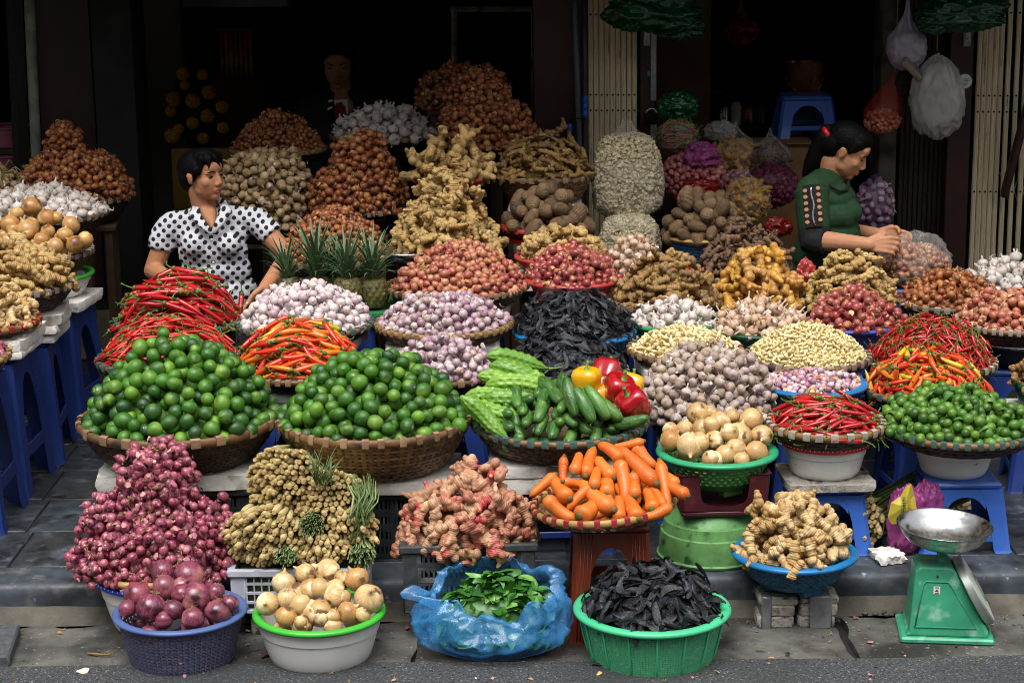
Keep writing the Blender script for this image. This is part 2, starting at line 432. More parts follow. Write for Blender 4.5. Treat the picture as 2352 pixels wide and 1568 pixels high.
@cached
def t_chilli(L, d, m, ms, bend=.25, stem=.32, name='chilli'):
    out = []
    for k in range(5):
        bd = bend*(.3, 1, -.7, 1.5, .6)[k]; tw = (.2, -.3, .1, .25, -.15)[k]; n = 9; pts = []; rr = []
        for i in range(n):
            t = i/(n-1); pts.append((L*bd*.5*(t*t-.3*t), L*tw*.25*t*t*t, L*(t-.5)))
            rr.append(d/2*(.72 if i == 0 else .96 if i == 1 else (1-.12*t) if t < .55 else max((1-t)/.45, .06)**.8*.93)*(1+.05*math.sin(5*t*PI+k)))
        b = MB(); b.tube(pts, rr, 8); T = Tpl(name, b, m)
        sb = MB(); z0 = -L/2; x0, y0 = pts[0][0], pts[0][1]; c = L*stem
        sb.tube([(x0, y0, z0+d*.22), (x0, y0, z0-.02*L), (x0, y0, z0-.055*L)], [d*.45, d*.42, d*.16], 7)
        sb.tube([(x0, y0, z0-.05*L), (x0+c*.05, y0, z0-c*.45), (x0+c*(.25+.2*tw), y0+c*tw*.5, z0-c*.8), (x0+c*.5, y0+c*tw, z0-c)], [d*.16, d*.11, d*.1, d*.12], 5)
        T.sub = [('stem', Tpl('stem', sb, ms))]; out.append(T)
    return out
@cached
def ginger_shapes(fat, knobs, branch=.9, dec=.5, voxel=.026, seeds=(1, 2, 3, 4, 5)):
    out = []; L = 1.0
    for sd in seeds:
        r = random.Random(sd*13+int(fat*1000)+knobs); b = MB(); p = Vector((-L*.42, 0, 0)); d = Vector((1, r.uniform(-.2, .2), 0)).normalized(); rad = L*fat
        for i in range(knobs):
            sl = L*.84/knobs; q = p+d*sl; ra = rad*r.uniform(.78, 1.12); qq = d.to_track_quat('Z', 'Y')
            b.ball(p.lerp(q, .5), (ra, ra*r.uniform(.85, 1), sl*.72), 12, 8, qq)
            for _k in range(2):
                if r.random() < branch*.72:
                    a = r.choice((-1, 1))*r.uniform(.7, 1.4); e = (Matrix.Rotation(a, 3, 'Z') @ d); e.z += r.uniform(-.6, .6); e.normalize()
                    l = L*r.uniform(.10, .22); rb_ = ra*r.uniform(.5, .85); o_ = p.lerp(q, r.random()); b.ball(o_+e*(ra*.5+l*.4), (rb_, rb_, l*.75), 10, 8, e.to_track_quat('Z', 'Y'))
                    if r.random() < .6:
                        e2 = (e+Vector((r.uniform(-.8, .8), r.uniform(-.8, .8), r.uniform(-.5, .5)))).normalized(); b.ball(o_+e*(ra*.5+l*.95)+e2*l*.3, (rb_*.75, rb_*.75, l*.5), 8, 6, e2.to_track_quat('Z', 'Y'))
            p = q; d = (d+Vector((0, r.uniform(-.35, .35), r.uniform(-.3, .3)))).normalized()
        x = remeshed('g', b, voxel, 1, dec)
        x.v = [(z_, y_, x_) for x_, y_, z_ in x.v]; x.f = [tuple(reversed(f)) for f in x.f]
        out.append(x)
    return out
@cached
def t_ginger(L, m, name='ginger_root', fat=.17, knobs=5, dec=.5, branch=.9):
    out = []
    for s in ginger_shapes(fat, knobs, branch, dec):
        b = MB(); b.v = [(x*L, y*L, z*L) for x, y, z in s.v]; b.f = s.f; out.append(Tpl(name, b, m))
    return out
for _a in ((.16, 4), (.18, 4), (.20, 4), (.11, 5, .6), (.14, 4), (.15, 5), (.21, 4, .9, .7), (.155, 5, .9, .7)): ginger_shapes(*_a)     # moulded first, while the scene is empty
@cached
def t_taro(d, m, name='taro_root'):
    out = []
    for k in range(4):
        el = (.6, .72, .55, .85)[k]; b = MB(); n = 12
        b.lathe([(0, -el)]+[(.5*math.sin(PI*i/n)**.85*(1+.04*(i % 2)), -el*math.cos(PI*i/n)) for i in range(1, n)]+[(0, el+.04)], 14); wob(b, .04, k+80); scaled(b, d); out.append(Tpl(name, b, m))
    return out
@cached
def t_pod(L, w, m, name='black_pod'):
    out = []
    for k in range(6):
        cv = (.25, .6, -.4, .9, .1, .5)[k]; tw = (.5, -.8, .9, .2, 1.3, -1.2)[k]; n = 8; v = []; f = []
        for i in range(n):
            t = i/(n-1); ww = w/2*math.sin(PI*(.06+.88*t))**.6; th = w*.03*(.6+2.2*abs(math.sin(t*PI*4.5))**2)
            if i in (0, n-1): th *= .3
            x = cv*L*.28*(1-4*(t-.5)**2); yb = (.2 if k % 2 else -.15)*L*(t-.5)**2*2; a = tw*(t-.5)
            ca, sa = math.cos(a), math.sin(a)
            cu = w*(.16, -.12, .22, .1, -.2, .15)[k]                  # cupped blade, two separate skins with hard edges
            for (px, py) in ((-ww, cu), (-ww*.45, -th+cu*.3), (ww*.45, -th), (ww, cu), (ww, cu), (ww*.45, th), (-ww*.45, th+cu*.3), (-ww, cu)):
                v.append((x+px*ca-py*sa, yb+px*sa+py*ca, L*(t-.5)))
        for i in range(n-1):
            for j in (0, 1, 2, 4, 5, 6): f.append((i*8+j, i*8+j+1, (i+1)*8+j+1, (i+1)*8+j))
        b = MB(); b.add(v, f); out.append(Tpl(name, b, m))
    return out
@cached
def t_chip(d, m, name='garlic_clove'):          # peeled clove
    out = []
    for k in range(3):
        b = MB(); n = 7; pts = []; rr = []
        for i in range(n):
            t = i/(n-1); pts.append((.25*d*(t-.5)**2*4*(1 if k else -1)*.4, 0, d*(t-.5)*1.25)); rr.append(d*.4*max(math.sin(PI*(.07+.84*t)), .12)**(.75)*(1-.25*t))
        b.tube(pts, rr, 7, flat=.78); out.append(Tpl(name, b, m))
    return out

# ------------------------------------------------------------------ containers
def bowl_r(R, rb, t, p=.55):                    # radius at height fraction t (0 bottom, 1 rim)
    return rb+(R-rb)*t**p
def basket(what, c, R, dep, m_rim, m_bind, m_weave, rb=.62, nb=None, fine=False, rim_h=.020, p=.55, lip=None, bw=.5, tilt=(0, 0), label=None, cat='basket', rows=None, name='bamboo_basket'):
    """c = centre of the rim plane"""
    root = thing(name, label or what, cat, (c[0], c[1], c[2]-dep)); root.rotation_euler = (tilt[0], tilt[1], RNG.uniform(0, 6))
    b = MB(); th = .0075; hz = dep
    b.lathe([(R-th, hz-rim_h/2), (R-.001, hz-rim_h/2-.001), (R+th*.75, hz-rim_h*.3), (R+th, hz), (R+th*.75, hz+rim_h*.35), (R, hz+rim_h/2), (R-th, hz+rim_h*.42)], 72, closed=True)
    b.build('rim', m_rim, root)
    if lip is not None:
        lb = MB(); lb.lathe([(R-th*1.15, hz+rim_h*.05), (R-th*.2, hz+rim_h*.52), (R-th*.05, hz+rim_h*.62), (R-th*1.3, hz+rim_h*.5)], 72, closed=True); lb.build('inner_hoop', lip, root)
    nb = nb or int(2*PI*R/.042); e = .0013; w = bw*2*PI/nb/2
    pr = [(R-th-e, hz-rim_h*.55-e), (R+th*.85+e, hz-rim_h*.38-e), (R+th+e*1.3, hz), (R+th*.85+e, hz+rim_h*.42+e), (R, hz+rim_h*.56+e), (R-th-e, hz+rim_h*.5+e)]
    bb = MB(); bb.lathe(pr, 3, a0=-w, a1=w, closed=True); bme = bb.mesh('binding', m_bind, True, 40)
    for i in range(nb): obj('binding', bme, root, (0, 0, 0), (0, 0, 2*PI*(i+RNG.uniform(-.12, .12))/nb))
    rbv = R*rb; hw = dep-rim_h*.4; nr = rows or max(4, int(dep/(.0125 if fine else .014))); ns = int(2*PI*R/(.024 if fine else .03)); ns += ns % 2
    def rad(z): return bowl_r(R-th*.3, rbv, max(z/hw, 0), p)
    am = .0028; allb = MB()
    for i in range(nr):
        z0 = hw*(i+.12)/nr; z1 = hw*(i+.88)/nr; v = []; f = []; seg = ns*2
        for j in range(seg):
            a = 2*PI*j/seg; o = am*math.sin(a*ns/2+PI*i); dz = RNG.normal(0, .0006)
            for z in (z0+dz, (z0+z1)/2+dz, z1+dz): r = rad(z)+o+(.0008 if z == (z0+z1)/2+dz else 0); v.append((r*math.cos(a), r*math.sin(a), z))
        for j in range(seg):
            k = (j+1) % seg
            for q in (0, 1): f.append((j*3+q, k*3+q, k*3+q+1, j*3+q+1))
        if fine: w_ = MB(); w_.add(v, f); w_.build('weaver', m_weave, root)
        else: allb.add(v, f)
    sv = MB(); n = 7; wd_ = PI/ns*(.62 if fine else .5)
    vv = []
    for i in range(n):
        z = hw*i/(n-1)*.99+.001
        for s_ in (-1, 1): r = rad(z); vv.append((r*math.cos(s_*wd_), r*math.sin(s_*wd_), z))
    sv.add(vv, [(i*2, i*2+1, i*2+3, i*2+2) for i in range(n-1)])
    if fine:
        sm = sv.mesh('stake', m_weave)
        for i in range(ns): obj('stake', sm, root, (0, 0, 0), (0, 0, 2*PI*(i+.5)/ns))
    else:
        for i in range(ns):
            M = Matrix.Rotation(2*PI*(i+.5)/ns, 4, 'Z'); allb.add([M @ Vector(q) for q in sv.v], sv.f)
        o = allb.build('woven_wall', m_weave, root); o['kind'] = 'stuff'
    fl = MB(); fl.lathe([(0, .004), (rbv+.002, .003), (rbv+.004, .0)][::-1], 40); fl.lathe([(rbv+.004, 0), (0, 0)][::-1], 40); fl.build('bottom', m_weave, root)
    return root
def perf(R0, R1, z0, z1, nr, nc, frac, k=4, p=1.0, sol=.9):
    """wall with real holes: rows x cols cells"""
    v = []; f = []
    def P(a, t): r = R0+(R1-R0)*t**p; return (r*math.cos(a), r*math.sin(a), z0+(z1-z0)*t)
    for i in range(nr):
        for j in range(nc):
            a0, a1 = 2*PI*j/nc, 2*PI*(j+1)/nc; t0, t1 = i/nr, (i+1)/nr; am, tm = (a0+a1)/2, (t0+t1)/2
            off = (.5 if (i % 2 and k == 8) else 0)*(a1-a0); a0 += off; a1 += off; am += off; o = len(v)
            if k == 4:
                v += [P(a0, t0), P(a1, t0), P(a1, t1), P(a0, t1)]
                v += [P(am+(a-am)*frac*sol, tm+(t-tm)*frac) for a, t in ((a0, t0), (a1, t0), (a1, t1), (a0, t1))]; n = 4
            else:
                sq = [(a0, t0), (am, t0), (a1, t0), (a1, tm), (a1, t1), (am, t1), (a0, t1), (a0, tm)]; v += [P(a, t) for a, t in sq]
                for a, t in sq:
                    da, dt = a-am, t-tm; g = frac*(1 if abs(da) < 1e-9 or abs(dt) < 1e-9 else .72); v.append(P(am+da*g, tm+dt*g))
                n = 8
            for q in range(n): f.append((o+q, o+(q+1) % n, o+n+(q+1) % n, o+n+q))
    return v, f
def colander(label, c, R, dep, m, m_rim, rb=.7, nr=7, nc=48, frac=.5, k=8, rim=.011, p=1.0, feet=0, ribs=0, top=.14, rz=0, tilt=(0, 0), cat='colander', floor_holes=False, name='plastic_colander', bot=.1):
    root = thing(name, label, cat, (c[0], c[1], c[2]-dep), rz); root.rotation_euler = (tilt[0], tilt[1], rz)
    fh = .018 if feet else 0; Rb = R*rb; zt = dep*(1-top); zb = fh+dep*bot
    rr = lambda z: Rb+(R-rim-Rb)*max((z-fh)/(dep-fh), 0)**p
    t0, t1 = rr(zb), rr(zt); b = MB(); v, f = perf(t0, t1, zb, zt, nr, nc, frac, k, 1.0); b.add(v, f)
    o = b.build('perforated_wall', m, root, smooth=True, sharp=50); o['kind'] = 'stuff'
    sd = o.modifiers.new('thick', 'SOLIDIFY'); sd.thickness = .0022; sd.offset = -1
    w = MB(); w.lathe([(t1+.001, zt), (t1+.0045, zt+.003), (R-rim*.4, dep-rim*.2), (R-rim*1.2, dep-rim*.2), (t1-.002, zt)], 64); w.build('collar', m, root, sharp=40)
    w = MB(); w.lathe([(0, fh+.002), (Rb*.93, fh), (Rb, fh+.004), (t0+.001, zb), (t0-.003, zb), (Rb*.93, fh+.006), (0, fh+.006)], 56); w.build('base', m, root, sharp=40)
    w = MB(); w.lathe([(R-rim+rim*math.cos(q)*1.25, dep+rim*.75*math.sin(q)) for q in [2*PI*i/10 for i in range(10)]], 72, closed=True); w.build('rim', m_rim, root)
    for i in range(ribs):
        w = MB(); a = 2*PI*i/ribs; pts = []
        for q in range(5): z = fh+(zt-fh)*q/4; r = (Rb if q == 0 else rr(z))+.001; pts.append((r*math.cos(a), r*math.sin(a), z+.001))
        w.tube(pts, .003, 5); w.build('rib', m_rim, root)
    for i in range(feet):
        a = 2*PI*(i+.5)/feet; w = MB(); w.box(-.035, .035, -.016, .016, 0, fh+.006, .004); w.xf(Matrix.Rotation(a-PI/2, 4, 'Z') @ Matrix.Translation((0, Rb*.72, 0))); w.build('foot', m, root, sharp=40)
    return root
def basin(label, c, R, dep, m, m_rim, rb=.72, rim=.010, cat='basin', rz=0, p=.6, name='plastic_basin', rim_drop=.0, dots=False):
    root = thing(name, label, cat, (c[0], c[1], c[2]-dep), rz); Rb = R*rb; Ri = R-rim*1.2
    def rr(t): return Rb+(Ri-Rb)*t**p
    out = [(0, .003), (Rb*.86, .003), (Rb*.9, 0), (Rb*.97, .001)]+[(rr(t), .004+(dep-.004)*t) for t in (.04, .12, .25, .42, .6)]
    r6 = rr(.68); out += [(r6, dep*.675), (r6+.003, dep*.69), (rr(.75)+.003, dep*.75), (rr(.9)+.003, dep*.9), (Ri+.004, dep-.004)]
    inn = [(Ri, dep-.003), (rr(.85)-.002, dep*.85), (rr(.5)-.003, dep*.5), (rr(.15)-.003, dep*.15), (Rb*.9, .007), (0, .007)]
    b = MB(); b.lathe(out+inn, 72); b.build('bowl', m, root, sharp=35)
    w = MB(); w.lathe([(R-rim*1.1+rim*1.15*math.cos(q), dep+rim*.8*math.sin(q)) for q in [2*PI*i/10 for i in range(10)]], 72, closed=True); w.build('rim', m_rim, root)
    if dots:
        db = MB(); db.ball((0, 0, 0), .0022, 6, 4); dm = db.mesh('stud', m)
        for i in range(64): a = 2*PI*i/64; obj('stud', dm, root, ((R)*math.cos(a), (R)*math.sin(a), dep+rim*.35))
    return root
def stool(label, x, y, z0, h, m, w=.27, rz=0, bar=.3, group=None, ribbed=False, name='plastic_stool', wt=None):
    """moulded plastic stool: seat, four corner legs, arched aprons, low stretchers"""
    root = thing(name, label, 'stool', (x, y, z0), rz, group); wt = wt or w*.80; a = wt/2; g = w/2; th = .006
    b = MB(); b.box(-a, a, -a, a, h-.022, h, .008); b.build('seat', m, root, sharp=40)
    def half(z): return a+(g-a)*(1-z/h)
    lw = wt*.26; leg = MB(); zt = h-.02
    def ring(z, k): 
        q = half(z); l = lw*k; return [(q, q-l, z), (q+.001, q-.010, z), (q-.010, q+.001, z), (q-l, q, z), (q-l, q-th, z), (q-.012, q-th*1.6, z), (q-th*1.6, q-.012, z), (q-th, q-l, z)]
    rs = [ring(0, .92), ring(h*.04, .9), ring(h*.5, .92), ring(zt, 1.15)]
    rs[0] = [(px+.004*(1 if px > 0 else -1), py+.004, pz) for px, py, pz in rs[0]]
    v = [p for r in rs for p in r]; f = []
    for i in range(3):
        for j in range(8): f.append((i*8+j, i*8+8+j, i*8+8+(j+1) % 8, i*8+(j+1) % 8))
    f += [tuple(range(8)), tuple(range(31, 23, -1))]
    leg.add(v, f); lm = leg.mesh('leg', m, True, 35)
    ap = MB(); n = 12; v = []; top = zt; bot = h*.62; q0 = lambda z: half(z)
    xs = a-lw*1.0
    for i in range(n+1):
        s_ = -1+2*i/n; xx = s_*xs*1.12; arch = bot+(top-bot)*.62*(1-abs(s_)**2.6)
        for z in (top, arch):
            yq = q0(z); v += [(xx, yq-.001, z), (xx, yq-th, z)]
    f = []
    for i in range(n):
        o = i*4; p_ = o+4
        f += [(o, o+2, p_+2, p_), (o+1, p_+1, p_+3, o+3), (o+2, o+3, p_+3, p_+2)]
    ap.add(v, f); am_ = ap.mesh('apron', m, True, 40)
    sb = MB(); zb = h*bar; q = half(zb); sb.box(-q+lw*.8, q-lw*.8, q-th*1.2, q-.002, zb-h*.05, zb+h*.05, .002); sm_ = sb.mesh('stretcher', m, True, 40)
    for i in range(4):
        obj('leg', lm, root, (0, 0, 0), (0, 0, i*PI/2)); obj('apron', am_, root, (0, 0, 0), (0, 0, i*PI/2))
        if bar: obj('stretcher', sm_, root, (0, 0, 0), (0, 0, i*PI/2))
    if ribbed:
        rb = MB()
        for i in range(7):
            xx = -a+.012+(2*a-.024)*i/6
        for s_ in (-1, 1):
            for i in range(4):
                k = .35+.17*i
                rb.tube([(s_*(half(0)-lw*k), -half(0)-.0005, .01), (s_*(half(zt)-lw*k*1.1), -half(zt)-.0005, zt)], .0016, 5)
        r_ = rb.build('ribs', m, root); r_['kind'] = 'stuff'
    return root
def slab(label, x, y, z0, sx, sy, h, m, rz=0, name='foam_slab', seed=0, group=None, pits=.004):
    r = random.Random(seed+int(abs(x)*1000)); b = MB(); nx, ny = 9, 7; b.box(-.5, .5, -.5, .5, 0, 1)
    v = []; f = []
    def e(i, j): 
        px = (i/nx-.5)*sx; py = (j/ny-.5)*sy
        if i in (0, nx): px += r.uniform(-1, .3)*pits*1.6*(1 if i else -1)
        if j in (0, ny): py += r.uniform(-1, .3)*pits*1.6*(1 if j else -1)
        if i in (0, nx) and j in (0, ny): px *= .965; py *= .965
        return px, py
    P = {}
    for k in (0, 1, 2):
        for i in range(nx+1):
            for j in range(ny+1):
                if k == 1 and not (i in (0, nx) or j in (0, ny)): continue
                px, py = e(i, j); z = (0, h*.5, h)[k]
                if k == 2: z += r.uniform(-1, .2)*pits*.35
                s_ = 1 if k == 1 else .985
                P[k, i, j] = len(v); v.append((px*s_, py*s_, z))
    for i in range(nx):
        for j in range(ny):
            f.append((P[2, i, j], P[2, i+1, j], P[2, i+1, j+1], P[2, i, j+1])); f.append((P[0, i, j], P[0, i, j+1], P[0, i+1, j+1], P[0, i+1, j]))
    bd = [(i, 0) for i in range(nx)]+[(nx, j) for j in range(ny)]+[(i, ny) for i in range(nx, 0, -1)]+[(0, j) for j in range(ny, 0, -1)]
    for k in (0, 1):
        for q in range(len(bd)):
            A, B = bd[q], bd[(q+1) % len(bd)]; f.append((P[(k,)+A], P[(k,)+B], P[(k+1,)+B], P[(k+1,)+A]))
    o = MB(); o.add(v, f); ob = o.build(name, m, None, (x, y, z0), (0, 0, rz), sharp=50)
    return tag(ob, label, 'foam slab', group)
def crate(label, x, y, z0, sx, sy, h, m, rz=0, rows=3, cols=16, thick=.014, name='plastic_crate', panels=4, group=None, bar=.0032):
    root = thing(name, label, 'crate', (x, y, z0), rz, group); a, b_ = sx/2, sy/2; t = thick
    r = MB(); rh = .022; o = .008
    r.box(-a-o, a+o, -b_-o, -b_+t, h-rh, h, .004); r.box(-a-o, a+o, b_-t, b_+o, h-rh, h, .004); r.box(-a-o, -a+t, -b_+t, b_-t, h-rh+.0005, h-.0005); r.box(a-t, a+o, -b_+t, b_-t, h-rh+.0005, h-.0005)
    r.build('rim', m, root, sharp=40)
    pb = MB(); pb.box(-.022, .022, -.022, .022, 0, h-rh, .005); pm = pb.mesh('corner_post', m, True, 40)
    for sx_ in (-1, 1):
        for sy_ in (-1, 1): obj('corner_post', pm, root, (sx_*(a-.022), sy_*(b_-.022), 0))
    def side(L):
        s = MB(); z_ = [.0]+[(h-rh)*(i+1)/rows for i in range(rows)]
        for z in z_[:-1]: s.box(-L+.043, L-.043, -.004, .004, z+.002, z+.002+bar*4)
        n = cols if L == a else max(4, int(cols*sy/sx)); 
        for i in range(n+1):
            xx = -L+.045+(2*L-.09)*i/n; w = .007 if (i % max(1, n//panels) == 0 and panels < n) else bar
            s.box(xx-w, xx+w, -.0032, .0032, .016, h-rh)
        for i in range(rows):                       # rounded slot ends
            z1 = z_[i+1]-.012
            if i < rows-1 and bar > .003: s.box(-L+.043, L-.043, -.0036, .0036, z1+.004, z1+.013)
        return s.mesh('side_grille', m, False)
    ms, me_ = side(a), side(b_)
    for sgn in (-1, 1):
        q = obj('side_grille', ms, root, (0, sgn*(b_-.006), 0)); q['kind'] = 'stuff'
        q = obj('side_grille', me_, root, (sgn*(a-.006), 0, 0), (0, 0, PI/2)); q['kind'] = 'stuff'
    f = MB(); f.box(-a+.01, a-.01, -b_+.01, b_-.01, .004, .012); f.build('floor_panel', m, root)
    return root
# ------------------------------------------------------------------ people: skins moulded as one surface, while the scene is empty
class Frame:
    """head frame: x to the person's left..right, y out of the face, z up"""
    def __init__(s, c, yaw, pitch, roll=0, k=1.0):
        s.c = Vector(c); s.k = k
        s.M = (Matrix.Rotation(yaw, 3, 'Z') @ Matrix.Rotation(pitch, 3, 'X') @ Matrix.Rotation(roll, 3, 'Y'))
    def p(s, x, y, z): return s.c + s.M @ Vector((x*s.k, y*s.k, z*s.k))
    def q(s): return s.M.to_quaternion()
def head_shape(b, F):
    k = F.k; q = F.q()
    def el(x, y, z, rx, ry, rz): b.ball(F.p(x, y, z), (rx*k, ry*k, rz*k), 18, 12, q)
    el(0, -.008, .022, .071, .090, .082); el(0, .022, -.02, .063, .066, .075); el(0, .032, -.052, .054, .053, .054); el(0, .030, -.030, .0605, .061, .070)
    el(0, .062, -.088, .026, .022, .020); el(0, .048, -.074, .033, .033, .026)
    for s in (-1, 1):
        el(s*.038, .050, -.026, .023, .026, .026); el(s*.041, .016, -.058, .017, .03, .026); el(s*.070, -.010, -.010, .008, .015, .026); el(s*.073, -.017, .002, .009, .010, .015)
        el(s*.011, .092, -.036, .0095, .010, .008); el(s*.030, .068, .014, .022, .012, .008)
    b.cone(F.p(0, .082, .006), .009*k, F.p(0, .097, -.028), .0115*k, 8)
    el(0, .070, .035, .048, .018, .028); el(0, .086, -.0575, .021, .009, .0055); el(0, .084, -.0685, .018, .009, .0065); el(0, .078, -.060, .028, .012, .016)
def finger(b, p, d, n, L, r, curl):
    """three bones bending by curl towards n"""
    d = Vector(d).normalized(); n = Vector(n).normalized(); p = Vector(p)
    for i, f in enumerate((.45, .30, .25)):
        a = curl*(.5 if i == 0 else 1); d2 = (d*math.cos(a)+n*math.sin(a)).normalized(); n = (n*math.cos(a)-d*math.sin(a)).normalized(); d = d2
        q = p+d*L*f; b.cone(p, r*(1-.1*i), q, r*(.92-.1*i), 8); p = q
def hand(b, wrist, d, n, side, curl=.5, k=1.0, thumb=.6):
    """d: along the palm, n: palm side normal, side: direction of the thumb"""
    d, n, s = Vector(d).normalized(), Vector(n).normalized(), Vector(side).normalized(); w = Vector(wrist)
    for t in (-.028, -.010, .010, .028): b.cone(w+s*t*.6*k, .013*k, w+d*.075*k+s*t*k, .0115*k, 8)
    for t, L in ((.030, .066), (.010, .074), (-.010, .070), (-.029, .055)): finger(b, w+d*.078*k+s*t*k, d+s*t*2, n, L*k, .0092*k, curl)
    p0 = w+d*.018*k+s*.030*k; dd = (s*.75+d*.7+n*.3).normalized(); b.cone(w+s*.02*k, .014*k, p0+dd*.02*k, .012*k, 8); finger(b, p0+dd*.015*k, dd, n-s*.4, .058*k, .0100*k, thumb)
BODY = {}
def px(u, v, Y): return at(u, v, Y)
# --- woman in the polka dot shirt
YW = 7.30
hA = Frame(px(466, 402, YW-.01), R_(-124), R_(1), 0, .88)
b = MB(); head_shape(b, hA)
nk = px(474, 492, YW+.02)
b.cone(hA.p(0, -.022, -.07), .046, nk, .049, 14); b.cone(nk, .055, px(478, 520, YW+.01), .070, 14)
b.cone(px(482, 486, YW-.020), .028, px(487, 514, YW-.088), .015, 10); b.cone(px(470, 486, YW-.03), .022, px(487, 520, YW-.098), .010, 8)
shL, shR = px(390, 516, YW+.0), px(585, 502, YW+.03)
elL, elR = px(352, 622, YW-.02), px(662, 588, YW-.08); wrL, wrR = px(425, 660, YW-.34), px(607, 664, YW-.34)
b.cone(shL, .043, elL, .037, 12); b.cone(elL, .037, wrL, .025, 12); b.cone(shR, .043, elR, .036, 12); b.cone(elR, .036, wrR, .025, 12)
hand(b, wrR, (-.55, -.45, -.6), (-.1, .6, -.9), (-.35, -.8, .3), .55, .95); hand(b, wrL, (.2, -.8, -.5), (0, -.4, -1), (.9, 0, 0), .5, .95)
BODY['A_skin'] = remeshed('skin', b, .0042, 5)
b = MB(); hc = hA; k = hc.k; q = hc.q()
def hel(b, F, x, y, z, rx, ry, rz): b.ball(F.p(x, y, z), (rx*F.k, ry*F.k, rz*F.k), 18, 12, F.q())
hel(b, hA, 0, -.022, .038, .080, .090, .078); hel(b, hA, 0, -.062, -.005, .072, .055, .075); hel(b, hA, 0, .018, .078, .062, .062, .042); hel(b, hA, .0, -.085, .03, .055, .045, .06)
for x0, y0, x1, y1, z1 in ((-.05, .062, -.062, .052, .012), (-.03, .074, -.05, .078, .020), (.0, .082, -.02, .09, .034), (.03, .078, .045, .082, .03), (.055, .055, .066, .045, .0), (-.055, .04, -.07, .028, -.012)):
    b.cone(hA.p(x0, y0*.86, .080), .016, hA.p(x1, y1*.97, z1+.006), .0035, 8)
for s in (-1, 1): b.cone(hA.p(s*.068, .025, .03), .016, hA.p(s*.073, .012, -.018), .006, 8)
BODY['A_hair'] = remeshed('hair', b, .0042, 7)
b = MB(); XX = lambda u, v, dy=0: px(u, v, YW+dy)
def oval(b, u, v, ru, depth, hv, dy=0): b.ball(px(u, v, YW+dy), (ru*.00172, depth, hv*.00172), 20, 12)
oval(b, 484, 537, 86, .098, 48, .02); oval(b, 490, 575, 80, .102, 55, .0); oval(b, 498, 620, 77, .098, 60, .0); oval(b, 506, 670, 84, .11, 60, .01); oval(b, 520, 720, 98, .13, 50, .03)
for u in (445, 525): b.ball(px(u, 562, YW-.075), (.052, .045, .05), 14, 10)
b.cone(px(466, 502, YW+.03), .055, shL, .046, 12); b.cone(px(490, 500, YW+.03), .055, shR, .046, 12)
slL, slR = px(372, 560, YW-.005), px(618, 530, YW-.01)
b.tube([shL+Vector((.02, 0, .02)), shL, px(376, 545, YW), px(373, 562, YW-.005), px(371, 571, YW-.006)], [.028, .049, .053, .053, .052], 16)
b.tube([shR+Vector((-.02, 0, .02)), shR, px(611, 526, YW+.0), px(621, 536, YW-.02), px(626, 541, YW-.025)], [.028, .049, .052, .051, .050], 16)
BODY['A_shirt'] = remeshed('shirt', b, .006, 3)
b = MB(); hip = px(518, 735, YW+.06); 
for s in (-1, 1):
    kn = hip+Vector((s*.13, -.30, .03)); ft = kn+Vector((s*.02, -.04, -(kn.z-.17))); b.cone(hip+Vector((s*.07, 0, 0)), .095, kn, .065, 12); b.cone(kn, .062, ft, .042, 12); b.cone(ft, .042, ft+Vector((0, -.12, -.025)), .034, 10)
b.ball(hip, (.16, .13, .10), 16, 10); BODY['A_pants'] = remeshed('pants', b, .012, 2); A_HIP = hip
# --- woman in the green top
YG = 7.40
hG = Frame(px(1945, 345, YG), R_(-103), R_(-30), R_(0), .92)
b = MB(); head_shape(b, hG); nk = px(1908, 415, YG+.03)
b.cone(hG.p(0, -.03, -.07), .046, nk, .050, 14); b.cone(nk, .052, px(1905, 445, YG+.02), .060, 14)
gs, ge, gw = px(1863, 440, YG-.11), px(1872, 552, YG-.16), px(1995, 562, YG-.30)
fs, fe, fw = px(1925, 440, YG+.15), px(1950, 535, YG+.12), px(2022, 540, YG-.08)
b.cone(gs, .054, ge, .044, 12); b.cone(ge, .043, gw, .028, 12); b.cone(fs, .05, fe, .042, 12); b.cone(fe, .042, fw, .027, 12)
hand(b, gw, (.9, -.1, .0), (.25, .7, -.6), (.3, .2, .9), .75, .95, .7); hand(b, fw, (.85, -.35, -.1), (.2, -.8, -.5), (.3, .1, .9), .7, .95, .7)
BODY['G_skin'] = remeshed('skin', b, .0042, 5)
b = MB(); hel(b, hG, 0, -.020, .040, .082, .094, .080); hel(b, hG, 0, -.060, .0, .072, .056, .072); hel(b, hG, 0, .020, .070, .064, .060, .044); hel(b, hG, 0, -.110, .02, .035, .035, .04)
for s in (-1, 1): b.cone(hG.p(s*.062, .030, .055), .022, hG.p(s*.070, .016, .006), .007, 8)
pt = [hG.p(0, -.125, .035), px(1893, 312, YG+.0), px(1880, 340, YG+.02), px(1866, 375, YG+.03), px(1856, 402, YG+.04), px(1850, 425, YG+.05)]
b.tube(pt, [.02, .030, .036, .034, .026, .006], 12)
BODY['G_hair'] = remeshed('hair', b, .0042, 7); G_TIE = px(1899, 308, YG)
b = MB()
def ovalG(u, v, ru, depth, hv, dy=0): b.ball(px(u, v, YG+dy), (ru*.00174, depth, hv*.00174), 20, 12)
ovalG(1902, 452, 60, .15, 42, .02); ovalG(1908, 490, 66, .155, 50, .0); ovalG(1905, 535, 68, .15, 60, .0); ovalG(1895, 590, 74, .16, 60, .0); ovalG(1888, 640, 84, .17, 50, .0)
for dy in (-.07, .06): b.ball(px(1950, 487, YG+dy), (.055, .055, .052), 14, 10)
b.cone(px(1893, 425, YG), .07, gs, .060, 12); b.cone(px(1893, 425, YG), .07, fs, .058, 12)
BODY['G_top'] = remeshed('top', b, .006, 3)
